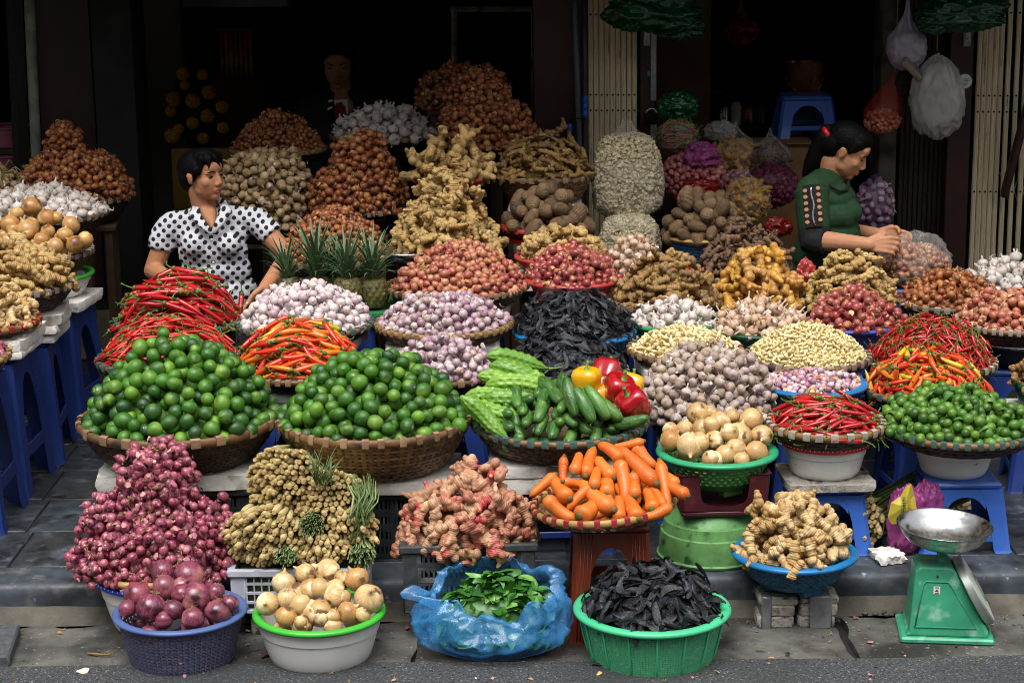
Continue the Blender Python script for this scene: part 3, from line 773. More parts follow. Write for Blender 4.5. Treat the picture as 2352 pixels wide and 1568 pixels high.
b = MB(); b.tube([gs+Vector((.005, .03, .04)), gs, gs.lerp(ge, .5), gs.lerp(ge, .78)], [.02, .066, .064, .062], 16); b.tube([fs+Vector((0, -.03, .03)), fs, fs.lerp(fe, .5), fs.lerp(fe, .8)], [.02, .062, .058, .054], 14); BODY['G_sleeves'] = remeshed('sleeves', b, .005, 3)
b = MB(); b.tube([gs.lerp(ge, .72), gs.lerp(ge, .85), ge, ge.lerp(gw, .10), ge.lerp(gw, .22)], [.062, .064, .066, .062, .056], 16); BODY['G_cuff'] = remeshed('cuff', b, .005, 3)
b = MB(); hip = px(1885, 655, YG+.05); G_HIP = hip
for dy in (-.10, .10):
    kn = hip+Vector((.30, dy-.05, .02)); ft = kn+Vector((.02, 0, -(kn.z-.17))); b.cone(hip+Vector((0, dy*.6, 0)), .095, kn, .062, 12); b.cone(kn, .060, ft, .042, 12); b.cone(ft, .040, ft+Vector((.12, 0, -.025)), .032, 10)
b.ball(hip, (.15, .16, .10), 16, 10); BODY['G_pants'] = remeshed('pants', b, .012, 2)
# --- girl in the dark
YD = 9.15
hD = Frame(px(776, 145, YD), PI, R_(-14), 0, 1.0); hD.M = Matrix.Rotation(PI, 3, 'Z') @ Matrix.Rotation(R_(-14), 3, 'X')
b = MB(); head_shape(b, hD); nk = px(785, 225, YD+.02); b.cone(hD.p(0, -.03, -.07), .048, nk, .052, 12); b.cone(nk, .055, px(787, 245, YD), .07, 12)
BODY['D_skin'] = remeshed('skin', b, .006, 2)
b = MB(); hel(b, hD, 0, -.018, .046, .081, .092, .080); hel(b, hD, 0, -.065, .0, .07, .05, .07); hel(b, hD, 0, .03, .085, .058, .055, .034); hel(b, hD, .06, -.01, .0, .022, .04, .07); hel(b, hD, -.06, -.01, .0, .022, .04, .07); BODY['D_hair'] = remeshed('hair', b, .006, 2)
b = MB(); b.ball(px(787, 300, YD+.02), (.17, .10, .14), 18, 12); b.ball(px(787, 380, YD+.02), (.16, .10, .2), 18, 12); b.cone(px(770, 235, YD+.03), .07, px(705, 258, YD+.03), .06, 12); b.cone(px(805, 235, YD+.03), .07, px(868, 252, YD+.03), .06, 12)
b.cone(px(702, 258, YD+.03), .06, px(690, 350, YD), .05, 12); b.cone(px(870, 255, YD+.03), .06, px(890, 350, YD), .05, 12); b.cone(px(690, 350, YD), .05, px(740, 390, YD-.15), .04, 12); b.cone(px(890, 350, YD), .05, px(850, 390, YD-.15), .04, 12)
b.tube([px(787, 400, YD+.02), px(787, 480, YD+.03), (px(787, 480, YD).x, YD+.03, FLOOR_Z if False else .33)], [.16, .17, .15], 16)
BODY['D_jacket'] = remeshed('jacket', b, .01, 2)
# ------------------------------------------------------------------ setting
KERB_Y = 5.24; SW = 0.11; STEP_Y = 8.12; FLOOR = 0.32; FAC = 8.34
def sheet(name, x0, x1, y0, y1, z, m, kind='structure', parent=None):
    b = MB(); b.add([(x0, y0, z), (x1, y0, z), (x1, y1, z), (x0, y1, z)], [(0, 1, 2, 3)]); return tag(b.build(name, m, parent, smooth=False), kind=kind)
m_asph = mat('asphalt', ['#585b5e'], .85, (120, .5), [('#a8acb0', 170, .60, .66), ('#232527', 110, .58, .66), ('#46484a', 3, .5, .8)], (200, .3), rnd=False)
m_ground = mat('earth', ['#4a4743'], .9, (8, .3))
m_slab = mat('gutter_concrete', ['#565652', '#605f5a', '#4c4c49'], .85, (18, .35), [('#23221f', 4.0, .48, .66), ('#85857e', 70, .64, .71), ('#332c24', 9, .55, .70), ('#1c1a18', 26, .66, .72)], (180, .5))
m_tile = mat('slate_tile', ['#2b2f33', '#343a40', '#25282b', '#3a3d3c'], .50, (22, .4), [('#59626b', 9, .55, .75), ('#17191b', 14, .55, .7)], (60, .45), spec=.45)
m_joint = mat('joint_grout', ['#191918'], .9, (40, .3))
m_kerb = mat('kerb_stone', ['#3f464e', '#394049', '#474d53'], .55, (22, .4), [('#8a929a', 30, .66, .71), ('#23272c', 7, .5, .66), ('#5a5a54', 12, .58, .7)], (40, .3), spec=.45)
m_base = mat('kerb_concrete', ['#57534a'], .9, (12, .4), [('#2b2823', 8, .5, .7)], (90, .6))
sheet('ground', -400, 400, -400, 400, -.06, m_ground)
rd = MB(); ed = [(-60+120*i/240, 4.86+random.uniform(-.012, .012)) for i in range(241)]
rd.add([(x, -14, .006) for x, y in ed]+[(x, y, .010) for x, y in ed]+[(x, y+.004, -.03) for x, y in ed], [(i, i+1, 241+i+1, 241+i) for i in range(240)]+[(241+i, 242+i, 483+i, 482+i) for i in range(240)])
tag(rd.build('road', m_asph), kind='structure')
gut = sheet('gutter', -60, 60, 4.80, 5.4, -.022, m_joint)
gx = [-3.6, -2.62, -1.86, -1.0, -.28, .52, .93, 1.545, 2.3, 3.3]
for i in range(len(gx)-1):
    x0, x1 = gx[i]+.006, gx[i+1]-.006; r = random.Random(i+3); n = 14; b = MB(); P = []
    for k in range(n+1): P.append((x0+(x1-x0)*k/n, 4.868+r.uniform(-.004, .004)))
    sk = r.uniform(-.06, .06) if i not in (6, 7) else -.09
    for k in range(1, 7): P.append((x1+sk*k/6+r.uniform(-.01, .01), 4.868+(.335)*k/6))
    for k in range(1, n): P.append((x1+sk-(x1-x0)*k/n, 5.205+r.uniform(-.03, .015)))
    sk0 = 0
    for k in range(6, 0, -1): P.append((x0+sk0*k/6+r.uniform(-.008, .008), 4.868+.335*k/6))
    m = len(P); v = [(x, y, -.004+.0015*math.sin(x*9)) for x, y in P]+[(x, y, -.02) for x, y in P]+[((x0+x1)/2, 5.03, .0)]
    b.add(v, [(k, (k+1) % m, 2*m) for k in range(m)]+[(k+m, (k+1) % m+m, (k+1) % m, k) for k in range(m)])
    b.build('slab', m_slab, gut, smooth=False)
side = MB(); side.box(-60, 60, KERB_Y+.15, STEP_Y, -.05, SW-.006); sidewalk = tag(side.build('sidewalk', m_joint, smooth=False), kind='structure')
tb = MB(); T_ = .326; tb.box(-T_/2, T_/2, -T_/2, T_/2, -.012, 0, .003); tme = tb.mesh('tile', m_tile, True, 40)
for i in range(-10, 11):
    for j in range(8):
        o = obj('tile', tme, sidewalk, (i*.332-1.335+1.328-.027*j, KERB_Y+.15+.166+j*.332, SW+random.uniform(-.0012, .0012)), (random.uniform(-.003, .003), random.uniform(-.003, .003), random.choice((0, PI/2, PI))))
kb = MB(); pr = [(-.004, -.06), (.0, .070), (.003, .092), (.012, .103), (.026, .107), (.148, .109), (.148, -.06)]
kl = .75; kv = [(x, y, z) for x in (0, kl-.006) for y, z in pr]; n = len(pr)
kb.add(kv, [(i, (i+1) % n, n+(i+1) % n, n+i) for i in range(n)]+[tuple(range(n-1, -1, -1)), tuple(range(n, 2*n))]); kme = kb.mesh('kerb_stone', m_kerb, True, 40)
kerb = sheet('kerb', -60, 60, KERB_Y+.02, KERB_Y+.15, -.03, m_joint)
for i in range(-5, 6): obj('kerb_stone', kme, kerb, (i*kl-.2, KERB_Y, 0))
tf = MB(); n = 60; P = []
for i in range(n+1):
    x = -4+8*i/n; P.append((x, random.uniform(.0, .012), random.uniform(.036, .05)))
tf.add([(x, KERB_Y-.035-d, -.004) for x, d, h in P]+[(x, KERB_Y-.012-d*.6, h*.6) for x, d, h in P]+[(x, KERB_Y+.002, h) for x, d, h in P], [(r*(n+1)+i, r*(n+1)+i+1, (r+1)*(n+1)+i+1, (r+1)*(n+1)+i) for r in (0, 1) for i in range(n)])
tf.build('concrete_footing', m_base, kerb)

hb = MB(); hb.box(-45, 45, -15.2, -9.5, -.05, 9.5); tag(hb.build('house_row', mat('street_plaster', ['#8a8478'], .9, (1.5, .25)), smooth=False), 'unseen row of house fronts across the street, behind the viewer', 'building')  # unseen houses opposite, put in to block low sky light from the front
# shop: raised floor, walls, ceiling, added canopy shading the back
m_riser = mat('beige_plaster', ['#8d7a66'], .85, (9, .3), [('#5c4d40', 5, .5, .7)], (60, .3))
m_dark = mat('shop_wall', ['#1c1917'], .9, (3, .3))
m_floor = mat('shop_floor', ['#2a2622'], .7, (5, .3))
m_maroon = mat('maroon_board', ['#33110f'], .42, (4, .35), [('#220b0a', 3, .5, .7)], (8, .15))
m_brown = mat('brown_post', ['#3a1a10'], .45, (6, .3), [('#24100a', 5, .5, .7)], (50, .2))
m_black = mat('black_column', ['#0c0b0b'], .7, (5, .3))
m_cream = mat('cream_slat', ['#dccda8', '#e2d4b0', '#d0c19c'], .5, (6, .22), [('#6f6248', 7, .62, .74)], (40, .1))
m_screw = mat('dark_screw', ['#241d14'], .5, metal=.5)
m_awn = mat('shade_awning_canvas', ['#3d4a42'], .9, (3, .2))
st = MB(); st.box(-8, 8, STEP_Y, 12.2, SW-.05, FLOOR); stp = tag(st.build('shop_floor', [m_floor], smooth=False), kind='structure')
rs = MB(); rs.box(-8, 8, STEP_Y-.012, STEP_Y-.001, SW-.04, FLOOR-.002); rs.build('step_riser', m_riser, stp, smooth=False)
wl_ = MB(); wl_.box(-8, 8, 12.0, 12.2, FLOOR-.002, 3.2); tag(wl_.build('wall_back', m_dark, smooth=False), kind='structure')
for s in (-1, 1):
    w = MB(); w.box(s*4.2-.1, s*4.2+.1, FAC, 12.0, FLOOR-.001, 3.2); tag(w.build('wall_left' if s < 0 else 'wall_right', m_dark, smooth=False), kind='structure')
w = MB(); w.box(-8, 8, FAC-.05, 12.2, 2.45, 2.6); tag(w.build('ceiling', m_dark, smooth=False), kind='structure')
w = MB(); w.box(-8, 8, FAC-.06, FAC+.1, 2.6, 7.5); tag(w.build('wall_front', m_riser, smooth=False), kind='structure')
aw = thing('shade_awning', 'unseen dark canvas canopy added above the picture to shade the back goods', 'shade_awning', (0, 0, 0))  # out of view, added so the light falls off towards the back rows
w = MB(); w.add([(-6, 6.8, 2.30), (6, 6.8, 2.30), (6, FAC-.06, 2.5), (-6, FAC-.06, 2.5), (-6, 6.8, 2.28), (6, 6.8, 2.28), (6, FAC-.06, 2.48), (-6, FAC-.06, 2.48)], [(0, 1, 2, 3), (7, 6, 5, 4), (0, 4, 5, 1)]); w.build('canvas', m_awn, aw, smooth=False)
w = MB(); w.tube([(-6, 6.8, 2.28), (6, 6.8, 2.28)], .02); w.build('front_rail', m_screw, aw)

def fx(u, Y=FAC, v=250): return at(u, v, Y).x
def post(name, label, u0, u1, m, Y=FAC, d=.16, z0=FLOOR, z1=2.45, cat='column'):
    b = MB(); b.box(fx(u0, Y), fx(u1, Y), Y, Y+d, z0, z1, .004); return tag(b.build(name, m, smooth=True, sharp=30), label, cat)
post('maroon_panel', 'dark maroon glossy wall panel at the left of the shop', 92, 218, m_maroon, FAC+.02, .05, cat='wall panel')
post('black_column', 'black column beside the dark maroon panel', 219, 312, m_black, FAC-.04, .3)
post('maroon_column', 'wide dark maroon column right of the stacked shallots', 1226, 1338, m_maroon, FAC-.02, .3)
post('brown_post', 'brown door post with the padlock beside the cream slats', 1470, 1503, m_brown, FAC-.03, .06, cat='post')
post('concrete_pillar', 'stained concrete pillar behind the hanging plastic bags', 2022, 2062, mat('stained_concrete', ['#5d5348'], .9, (10, .5), [('#2c241c', 8, .45, .65)], (40, .6)), FAC+.03, .2)
post('brown_post', 'reddish brown door post beside the clear plastic bag', 2178, 2232, m_brown, FAC-.02, .06, cat='post')
# leaning timber and pipe at far left
def pole(name, label, u0, v0, u1, v1, Y0, Y1, r, m, cat='pole', square=None):
    b = MB(); p0, p1 = at(u0, v0, Y0), at(u1, v1, Y1)
    b.tube([p0, p0.lerp(p1, .33), p0.lerp(p1, .66), p1], r, 12 if not square else 4, square or 1.0); return tag(b.build(name, m, sharp=None if not square else 30), label, cat)
def hung(o): return o
m_pole = mat('grey_bamboo', ['#6f7566'], .6, (20, .4), [('#3d4238', 10, .5, .65)], (30, .3))
pole('timber_pole', 'grey timber pole leaning upright at the far left', 93, 560, 64, -60, 7.95, 7.95, .022, m_pole)
pole('metal_post', 'dark metal post left of the grey timber pole', 62, 640, 28, -80, 8.2, 8.25, .035, mat('dark_iron', ['#15120f'], .5, (20, .3), metal=.3), 'post', 1.0)
pole('grey_pipe', 'thin grey pipe running up beside the maroon column', 1338, 560, 1318, -60, 8.24, 8.24, .012, mat('grey_paint', ['#4e5660'], .5, (20, .2)), 'pipe')
pole('grey_pipe', 'dark grey pole holding the blue cord handles by the cream slats', 1346, 600, 1342, -60, 8.26, 8.26, .011, mat('old_steel', ['#3b3a36'], .5, (20, .3)), 'pipe')

# folding shutters: cream slats with screws
def shutter(label, us, Y, vb, vt, w, m, name='folding_shutter', tops=None, dx=0, screws=(), mr=None):
    root = thing(name, label, 'shutter', (fx(us[0], Y), Y, FLOOR))
    sm = MB(); sm.lathe([(.0045, -.001), (.0045, .002), (0, .003)], 8); sm.xf(Matrix.Rotation(PI/2, 4, 'X')); sme = sm.mesh('screw', m_screw)
    for i, u in enumerate(us):
        p = at(u, 300, Y); b = MB(); z0 = 0; z1 = 2.45-FLOOR
        ww = w*(1+random.uniform(-.04, .04))
        prof = [(-ww/2, .004), (-ww/2+.003, -.002), (-ww*.16, -.0035), (-ww*.12, -.0015), (ww*.12, -.0015), (ww*.16, -.0035), (ww/2-.003, -.002), (ww/2, .004)]
        b.add([(x, y, z) for z in (z0, z1) for x, y in prof], [(k, k+1, k+9, k+8) for k in range(7)]+[(7, 0, 8, 15)])
        o = b.build('slat', m, root, (p.x-root.location.x, random.uniform(-.001, .001), 0), (0, dx, 0), sharp=40)
        for v in screws:
            q = at(u, v, Y); obj('screw', sme, o, (0+dx*0, -.002, q.z-FLOOR))
    return root
shutter('pale cream folding shutter slats between the maroon column and the brown post', [1357+12.55*i for i in range(9)], FAC-.02, 600, 0, .0222, m_cream, screws=(86, 549, 640) if False else (34, 218, 254))
shutter('pale cream folding shutter at the right edge beside the reddish brown post', [2243+12.6*i for i in range(5)]+[2310, 2330, 2350, 2372, 2394], FAC-.02, 600, 0, .0225, m_cream, screws=(30, 220, 257, 440))
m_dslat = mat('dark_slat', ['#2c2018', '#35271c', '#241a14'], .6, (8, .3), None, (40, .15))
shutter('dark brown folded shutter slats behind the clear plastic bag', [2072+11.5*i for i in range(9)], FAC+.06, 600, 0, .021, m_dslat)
# scissor bars behind the right shutter
lat = thing('lattice_bar', 'crossed pale metal bars behind the slats at the right edge', 'bars', (0, FAC+.02, FLOOR))
for k in range(4):
    u0 = 2296+20*k
    for s in (0, 1):
        a_, b_ = at(u0 if s else u0+26, 395, FAC+.015+.006*s), at(u0+26 if s else u0, 480, FAC+.015+.006*s)
        b = MB(); b.tube([Vector(a_)-lat.location, Vector(b_)-lat.location], .006, 4, .35); b.build('bar', m_cream, lat)
tp = MB(); p0, p1 = at(2305, 452, FAC-.08), at(2375, 190, FAC-.14)
tp.tube([p0, p0.lerp(p1, .05), p0.lerp(p1, .5), p1], [.020, .026, .027, .026], 10, .7); tag(tp.build('wooden_bar', mat('dark_timber', ['#3a241a'], .6, (12, .35), None, (40, .3))), 'dark wooden bar leaning across the right shutter', 'bar')

# ------------------------------------------------------------------ container materials
m_bam = mat('bamboo_rim', ['#6b4c30', '#7d5c3a', '#59402a'], .5, (40, .35), [('#3a2819', 14, .5, .68)], (60, .25))
m_bamy = mat('bamboo_gold', ['#8f6a38', '#9c7844', '#7d5a30'], .5, (40, .3), [('#5a4024', 14, .55, .7)], (60, .25))
m_bamp = mat('bamboo_pale', ['#a88448', '#b5935a'], .5, (40, .25), None, (60, .2))
m_weave = mat('woven_bamboo', ['#5c4229', '#6b4e31', '#4a341f', '#7a5c3c'], .65, (60, .4), [('#2f2114', 12, .5, .68)], (80, .4))
m_weaved = mat('woven_dark', ['#3a281a', '#46311f', '#2e2015'], .65, (60, .4), None, (80, .4))
m_weavel = mat('woven_light', ['#7d5f3d', '#8f6f48', '#6b4f32'], .6, (60, .35), [('#3f2c1b', 12, .5, .68)], (80, .4))
m_bgrey = mat('binding_grey', ['#8c8078', '#7a6f66', '#9a8e84'], .6, (60, .25), None, (120, .3))
m_btan = mat('binding_tan', ['#8f7256', '#7f634a', '#9c8064'], .6, (60, .25), None, (120, .3))
m_bgreen = mat('binding_green', ['#3d5a55', '#47645e', '#35504c'], .5, (60, .25), None, (120, .2))
m_bred = mat('binding_red', ['#9c3038', '#8c2a32'], .45, (60, .2))
m_bsilver = mat('binding_silver', ['#a89e92', '#938a80'], .5, (60, .25), None, (120, .3))
m_lipg = mat('green_tape', ['#2f6b5c'], .5, (40, .2))
m_foam = mat('white_foam', ['#d8d5ce', '#ccc8c0', '#dedbd5'], .85, (25, .18), [('#5f584e', 7, .58, .70), ('#8f887c', 18, .60, .72)], (160, .5))
m_foamd = mat('dirty_foam', ['#9c968c', '#a8a297'], .9, (40, .35), [('#3a3630', 22, .55, .68)], (200, .9))
m_blue = mat('blue_plastic', ['#20387a', '#1d3474'], .42, (12, .12), [('#16296b', 6, .6, .75)], (90, .06), spec=.5)  # blue darkened: the left stools' shade is put into the colour
m_bluel = mat('light_blue_plastic', ['#3560b4'], .36, (12, .12), [('#2148a0', 6, .6, .75)], (90, .06))
m_redst = mat('red_plastic', ['#6b1512'], .4, (12, .2))
m_white = mat('white_plastic', ['#dcdcd8', '#e0e0dc'], .35, (10, .08), [('#97958d', 6, .62, .78), ('#77746c', 70, .70, .75)], spec=.5)
m_limeg = mat('lime_plastic', ['#3fae35'], .35, (10, .12))
m_redp = mat('bright_red_plastic', ['#c0161c'], .35, (10, .1))
m_bluep = mat('royal_blue_plastic', ['#1430b8'], .35, (10, .1))
m_dcrate = mat('dark_crate', ['#22282a', '#1e2325'], .5, (30, .35), [('#3d4442', 10, .58, .72)], (80, .2))
m_gcrate = mat('grey_crate', ['#3a3d40'], .55, (40, .35), [('#6a6a66', 16, .58, .70)], (80, .3))
m_lav = mat('pale_crate', ['#b4b6c4'], .5, (20, .15), [('#7d7d86', 12, .6, .75)])
m_pur = mat('purple_grey_plastic', ['#474a66'], .5, (20, .2), [('#5c4a5c', 10, .5, .7)])
m_purr = mat('slate_blue_rim', ['#4a6196'], .45, (20, .15))
m_mint = mat('mint_plastic', ['#4aa878'], .4, (14, .18), [('#86c4a0', 12, .56, .76), ('#5f7a68', 30, .64, .74)])
m_mintr = mat('mint_rim', ['#44b884'], .36, (14, .1))
m_teal = mat('teal_plastic', ['#155a80'], .4, (20, .2), [('#0d3a50', 8, .55, .75)])
m_tealr = mat('teal_rim', ['#1a6ea8'], .35, (20, .15), [('#5c7d8a', 30, .66, .75)])
m_gcol = mat('green_colander', ['#4f8f4a'], .4, (16, .2), [('#7fae6a', 9, .6, .8)])
m_gcolr = mat('green_colander_rim', ['#2f9c6c'], .35, (16, .12))
m_redb = mat('dusty_red_plastic', ['#a83a3a'], .4, (14, .15))
m_dgreen = mat('dark_green_plastic', ['#14482c'], .4, (14, .2))
m_dgreenr = mat('green_rim', ['#2f7a4c'], .38, (14, .15))
m_indig = mat('indigo_plastic', ['#2b3fa0'], .4, (14, .12))
m_steel = mat('steel', ['#c4c4c2'], .26, (30, .10), None, None, metal=1)
m_wood = mat('stand_wood', ['#3d2d20', '#46341f'], .8, (20, .3))

# ------------------------------------------------------------------ supports
def sup(what, x, y, zb, w, kind='stool', m=None, foam=1, fm=None, rz=None, sw=None, ground=SW):
    """foam slabs under the container, then a stool (or timber stand) down to the pavement"""
    z = zb; rz = RNG.uniform(-.15, .15) if rz is None else rz
    for i in range(foam):
        h = .026+.008*((i+int(abs(x)*10)) % 2); z -= h
        slab(f"white foam slab {'just ' if i == 0 else 'lower '}under {what}", x+RNG.uniform(-.01, .01), y+RNG.uniform(-.01, .01), z, w*RNG.uniform(.96, 1.04), w*RNG.uniform(.8, .9), h, fm or m_foam, rz+RNG.uniform(-.08, .08), seed=i)
    h = z-ground
    if kind == 'stool': stool(f"blue plastic stool under {what}", x, y, ground, h, m or m_blue, sw or min(max(w*.95, .24), .36), rz)
    elif kind == 'stand':
        root = thing('wooden_stand', f"rough wooden stand under {what}", 'stand', (x, y, ground), rz); q = w/2
        b = MB(); b.box(-q, q, -q, q, h-.02, h, .003); b.build('top', m_wood, root, sharp=30)
        lb = MB(); lb.box(-.015, .015, -.015, .015, 0, h-.02); lm = lb.mesh('leg', m_wood, False)
        for sx in (-1, 1):
            for sy in (-1, 1): obj('leg', lm, root, (sx*(q-.03), sy*(q-.03), 0))
def spot(u0, u1, v, Y):
    c = at((u0+u1)/2, v, Y); return c, (u1-u0)/2*mpp(v, Y)
def top(c, v, Y, u=1176): return at(u, v, Y).z-at(u, 0, Y).z*0-c.z
def H_(c, u, v, Y): return at(u, v, Y).z-c.z
# ------------------------------------------------------------------ produce materials
g_stem = mat('chilli_stem', ['#4d6b22', '#5c7a2c', '#3f5a20'], .5, (80, .25))
g_lime = mat('lime_skin', ['#26521c', '#36661c', '#467a1e', '#28501f', '#66942a', '#204322', '#3e701f', '#588628'], .29, (22, .28), [('#86a83c', 15, .58, .76), ('#a8a478', 70, .70, .74), ('#16361c', 20, .62, .78)], (420, .35), spec=.5)
g_klime = mat('small_lime_skin', ['#385f1e', '#4c7828', '#30521f', '#648c2e', '#406a20'], .32, (24, .25), [('#86a63e', 22, .62, .8)], (700, .2))
g_shb = mat('brown_shallot_skin', ['#9a5a34', '#7d3f26', '#b5763f', '#8a4a2c', '#a8663c', '#6b3420', '#c08a52'], .38, (60, .3), [('#d0a878', 50, .62, .74)], streak=(9, .5, '#5c2c18'), spec=.5)
g_shp = mat('pink_shallot_skin', ['#b0644c', '#c08a66', '#a04a44', '#b87a58', '#96443c', '#c89470', '#ac5c50'], .38, (60, .25), [('#d4ac84', 45, .62, .75)], streak=(9, .45, '#7a3a30'))
g_shr = mat('red_shallot_skin', ['#a04a40', '#8a3636', '#b0605a', '#984040', '#b4705a', '#7d2e32'], .3, (60, .25), [('#c89a74', 40, .66, .78)], streak=(9, .4, '#6b2428'), coat=.15)
g_shv = mat('purple_shallot_skin', ['#8c2c48', '#7a2038', '#a84460', '#661a30', '#983a54', '#b4606e', '#84243f'], .30, (70, .38), [('#c89c88', 55, .62, .72), ('#4a1424', 60, .58, .68)], streak=(8, .5, '#c08a94'), coat=.1)  # beige patches paint papery flecks and small highlights
g_shm = mat('mauve_shallot_skin', ['#c9a8b4', '#a8748c', '#d8c4c6', '#b48a9c', '#e0d2cc', '#96587a'], .34, (60, .15), [('#e2d4c6', 40, .6, .75)], streak=(7, .5, '#8a5074'))
g_gar = mat('white_garlic_skin', ['#d6ccc6', '#cabcba', '#dcd6d0', '#c4b0b2', '#d0c4b8', '#b89aa4', '#d8cec8'], .42, (50, .14), [('#b89a8a', 40, .64, .75)], streak=(10, .5, '#a07e92'))
g_garp = mat('purple_garlic_skin', ['#c0aeb0', '#a88c98', '#d0c6c4', '#94707e', '#b89ca4', '#c4b49e', '#cbbfc2'], .42, (50, .16), [('#a08268', 40, .62, .75)], streak=(10, .65, '#7d5470'))
g_garw = mat('garlic_head_skin', ['#cdc6bc', '#d8d2ca', '#bfb4a8', '#cabfb6'], .45, (50, .15), [('#a8947e', 36, .63, .75)], streak=(9, .45, '#a08c8c'))
g_gart = mat('tan_garlic_skin', ['#c4a98c', '#b8987c', '#d0bca4', '#b49078'], .5, (50, .2), [('#96724f', 36, .62, .75)], streak=(9, .5, '#a0786a'))
g_gard = mat('dusty_garlic_skin', ['#b4a28e', '#a08a74', '#c4b8ac', '#8f7a62', '#b8a6a4', '#a89684'], .6, (60, .28), [('#7d6a4e', 30, .58, .70)], (120, .3), streak=(9, .45, '#8c7480'))
g_garb = mat('brown_garlic_skin', ['#b89c74', '#9c8056', '#ccb48c', '#86704a', '#a88e66'], .6, (60, .3), [('#5c472c', 30, .58, .72)], (120, .3), streak=(9, .4, '#6f5638'))
g_peel = mat('peeled_clove', ['#dccb96', '#d2bd82', '#e4d6a8', '#cbb478', '#e8dcb4'], .35, (60, .12), spec=.5)
g_gin = mat('ginger_skin', ['#a88850', '#b89a60', '#967644', '#b08e54'], .6, (40, .25), [('#d2bc88', 26, .62, .74), ('#6f5630', 34, .60, .70)], (90, .5), rings=(52, .55))
g_ginl = mat('pale_ginger_skin', ['#b89662', '#a8844e', '#c8ac7c', '#bb9c6a'], .55, (40, .22), [('#d8c498', 22, .60, .74), ('#86653c', 34, .62, .72)], (90, .5), rings=(48, .5))
g_gind = mat('brown_ginger_skin', ['#866538', '#96743f', '#745530', '#a0804a'], .6, (40, .28), [('#b89a64', 28, .64, .76), ('#50391e', 30, .58, .70)], (90, .5), rings=(52, .5))
g_giny = mat('yellow_ginger_skin', ['#b8862c', '#a8763a', '#c89a3c', '#b08248'], .45, (40, .25), [('#d8b45c', 26, .62, .74), ('#7d5420', 30, .60, .72)], (90, .4), rings=(48, .4))
g_root = mat('dark_root_skin', ['#5c4230', '#6b4e38', '#4f3828', '#74563e'], .7, (40, .28), [('#8f7054', 26, .64, .76)], (100, .6), rings=(52, .5))
g_taro = mat('taro_skin', ['#6e5538', '#7d6244', '#5f4930', '#866a4a'], .75, (50, .3), [('#a08666', 40, .66, .76), ('#463320', 30, .58, .70)], (140, .8), rings=(70, .5))
g_gal = mat('galangal_skin', ['#a87454', '#b4866a', '#a05a4c', '#b89470', '#98624a'], .5, (40, .25), [('#b03c40', 12, .57, .68), ('#d0ac80', 26, .58, .70), ('#6b4028', 40, .62, .72)], (80, .45), rings=(50, .45))
g_pod = mat('black_pod_skin', ['#1c1e24', '#25282f', '#15161a', '#2c2f37', '#221d1b'], .52, (80, .4), [('#4a4f5a', 40, .66, .8)], (160, .6), spec=.45)
g_chr = mat('red_chilli_skin', ['#a00e14', '#b4161a', '#880a12', '#bc1c1c', '#961016'], .22, (30, .14), coat=.3)
g_chb = mat('bright_chilli_skin', ['#b41418', '#c42018', '#a01014', '#cc2c18', '#ac1a14'], .25, (30, .12), coat=.25)
g_cho = mat('orange_chilli_skin', ['#c81a12', '#d83a10', '#b81412', '#e8701a', '#cc2012', '#e05414', '#d02814', '#c8b422', '#d41e14', '#e88a1c', '#bc1610'], .24, (26, .12), coat=.3)
g_yel = mat('brown_onion_skin', ['#b8824a', '#a8743c', '#c49a5c', '#b48a58'], .36, (26, .2), [('#d4bc84', 16, .58, .72), ('#6f4a2a', 18, .58, .68)], (60, .15), streak=(14, .5, '#8a5a30'), coat=.1)
g_yel2 = mat('dusty_onion_skin', ['#c49e66', '#d2b47e', '#b8884e', '#dcc290'], .36, (26, .25), [('#e8d8ac', 14, .54, .64), ('#6b4a32', 17, .58, .64)], (60, .2), streak=(14, .5, '#8f6238'))
g_ron = mat('red_onion_skin', ['#6b2640', '#823446', '#561c34', '#9a5058'], .28, (24, .3), [('#b87470', 13, .58, .70), ('#38121f', 14, .56, .66)], (60, .15), streak=(16, .55, '#a06878'), coat=.15)
g_rt = mat('dry_roots', ['#b8a070', '#a08858'], .8)
g_straw = mat('dry_straw', ['#8a7448', '#75623c', '#9c8656', '#6a6038'], .8, (60, .2))

def _flake(s, sd, c=.4):
    r = random.Random(sd); b = MB(); n = 7; b.add([(0, 0, s*c)]+[(s*math.cos(2*PI*i/n)*r.uniform(.5, 1.2), s*math.sin(2*PI*i/n)*r.uniform(.4, .9), s*r.uniform(-.2, c)) for i in range(n)], [(0, 1+i, 1+(i+1) % n) for i in range(n)]); return b
def _tuft(sd):
    r = random.Random(sd); b = MB()
    for i in range(7):
        d = Vector((r.uniform(-1, 1), r.uniform(-1, 1), r.uniform(.1, .9))).normalized()*r.uniform(.006, .014); b.tube([(0, 0, 0), d*.6, d+Vector((r.uniform(-.004, .004), 0, -.002))], [.0007, .0006, .0003], 3)
    return b
m_fb = mat('brown_papery_skin', ['#c08a54', '#a86a3c', '#d4ac74', '#8a4a2c'], .5, (60, .2)); m_fp = mat('purple_papery_skin', ['#b4707c', '#c89a90', '#8a3450', '#d4b49c'], .45, (60, .2)); m_fw = mat('white_papery_skin', ['#d8cec4', '#c4b4ae', '#b89aa4'], .5, (60, .15))
_tf = [Tpl('root_tuft', _tuft(k), g_rt) for k in range(3)]
FB = [Tpl('skin_flake', _flake(.009, k), m_fb) for k in range(4)]+_tf; FP = [Tpl('skin_flake', _flake(.009, k+9), m_fp) for k in range(4)]+_tf; FW = [Tpl('skin_flake', _flake(.009, k+19), m_fw) for k in range(4)]+_tf[:1]
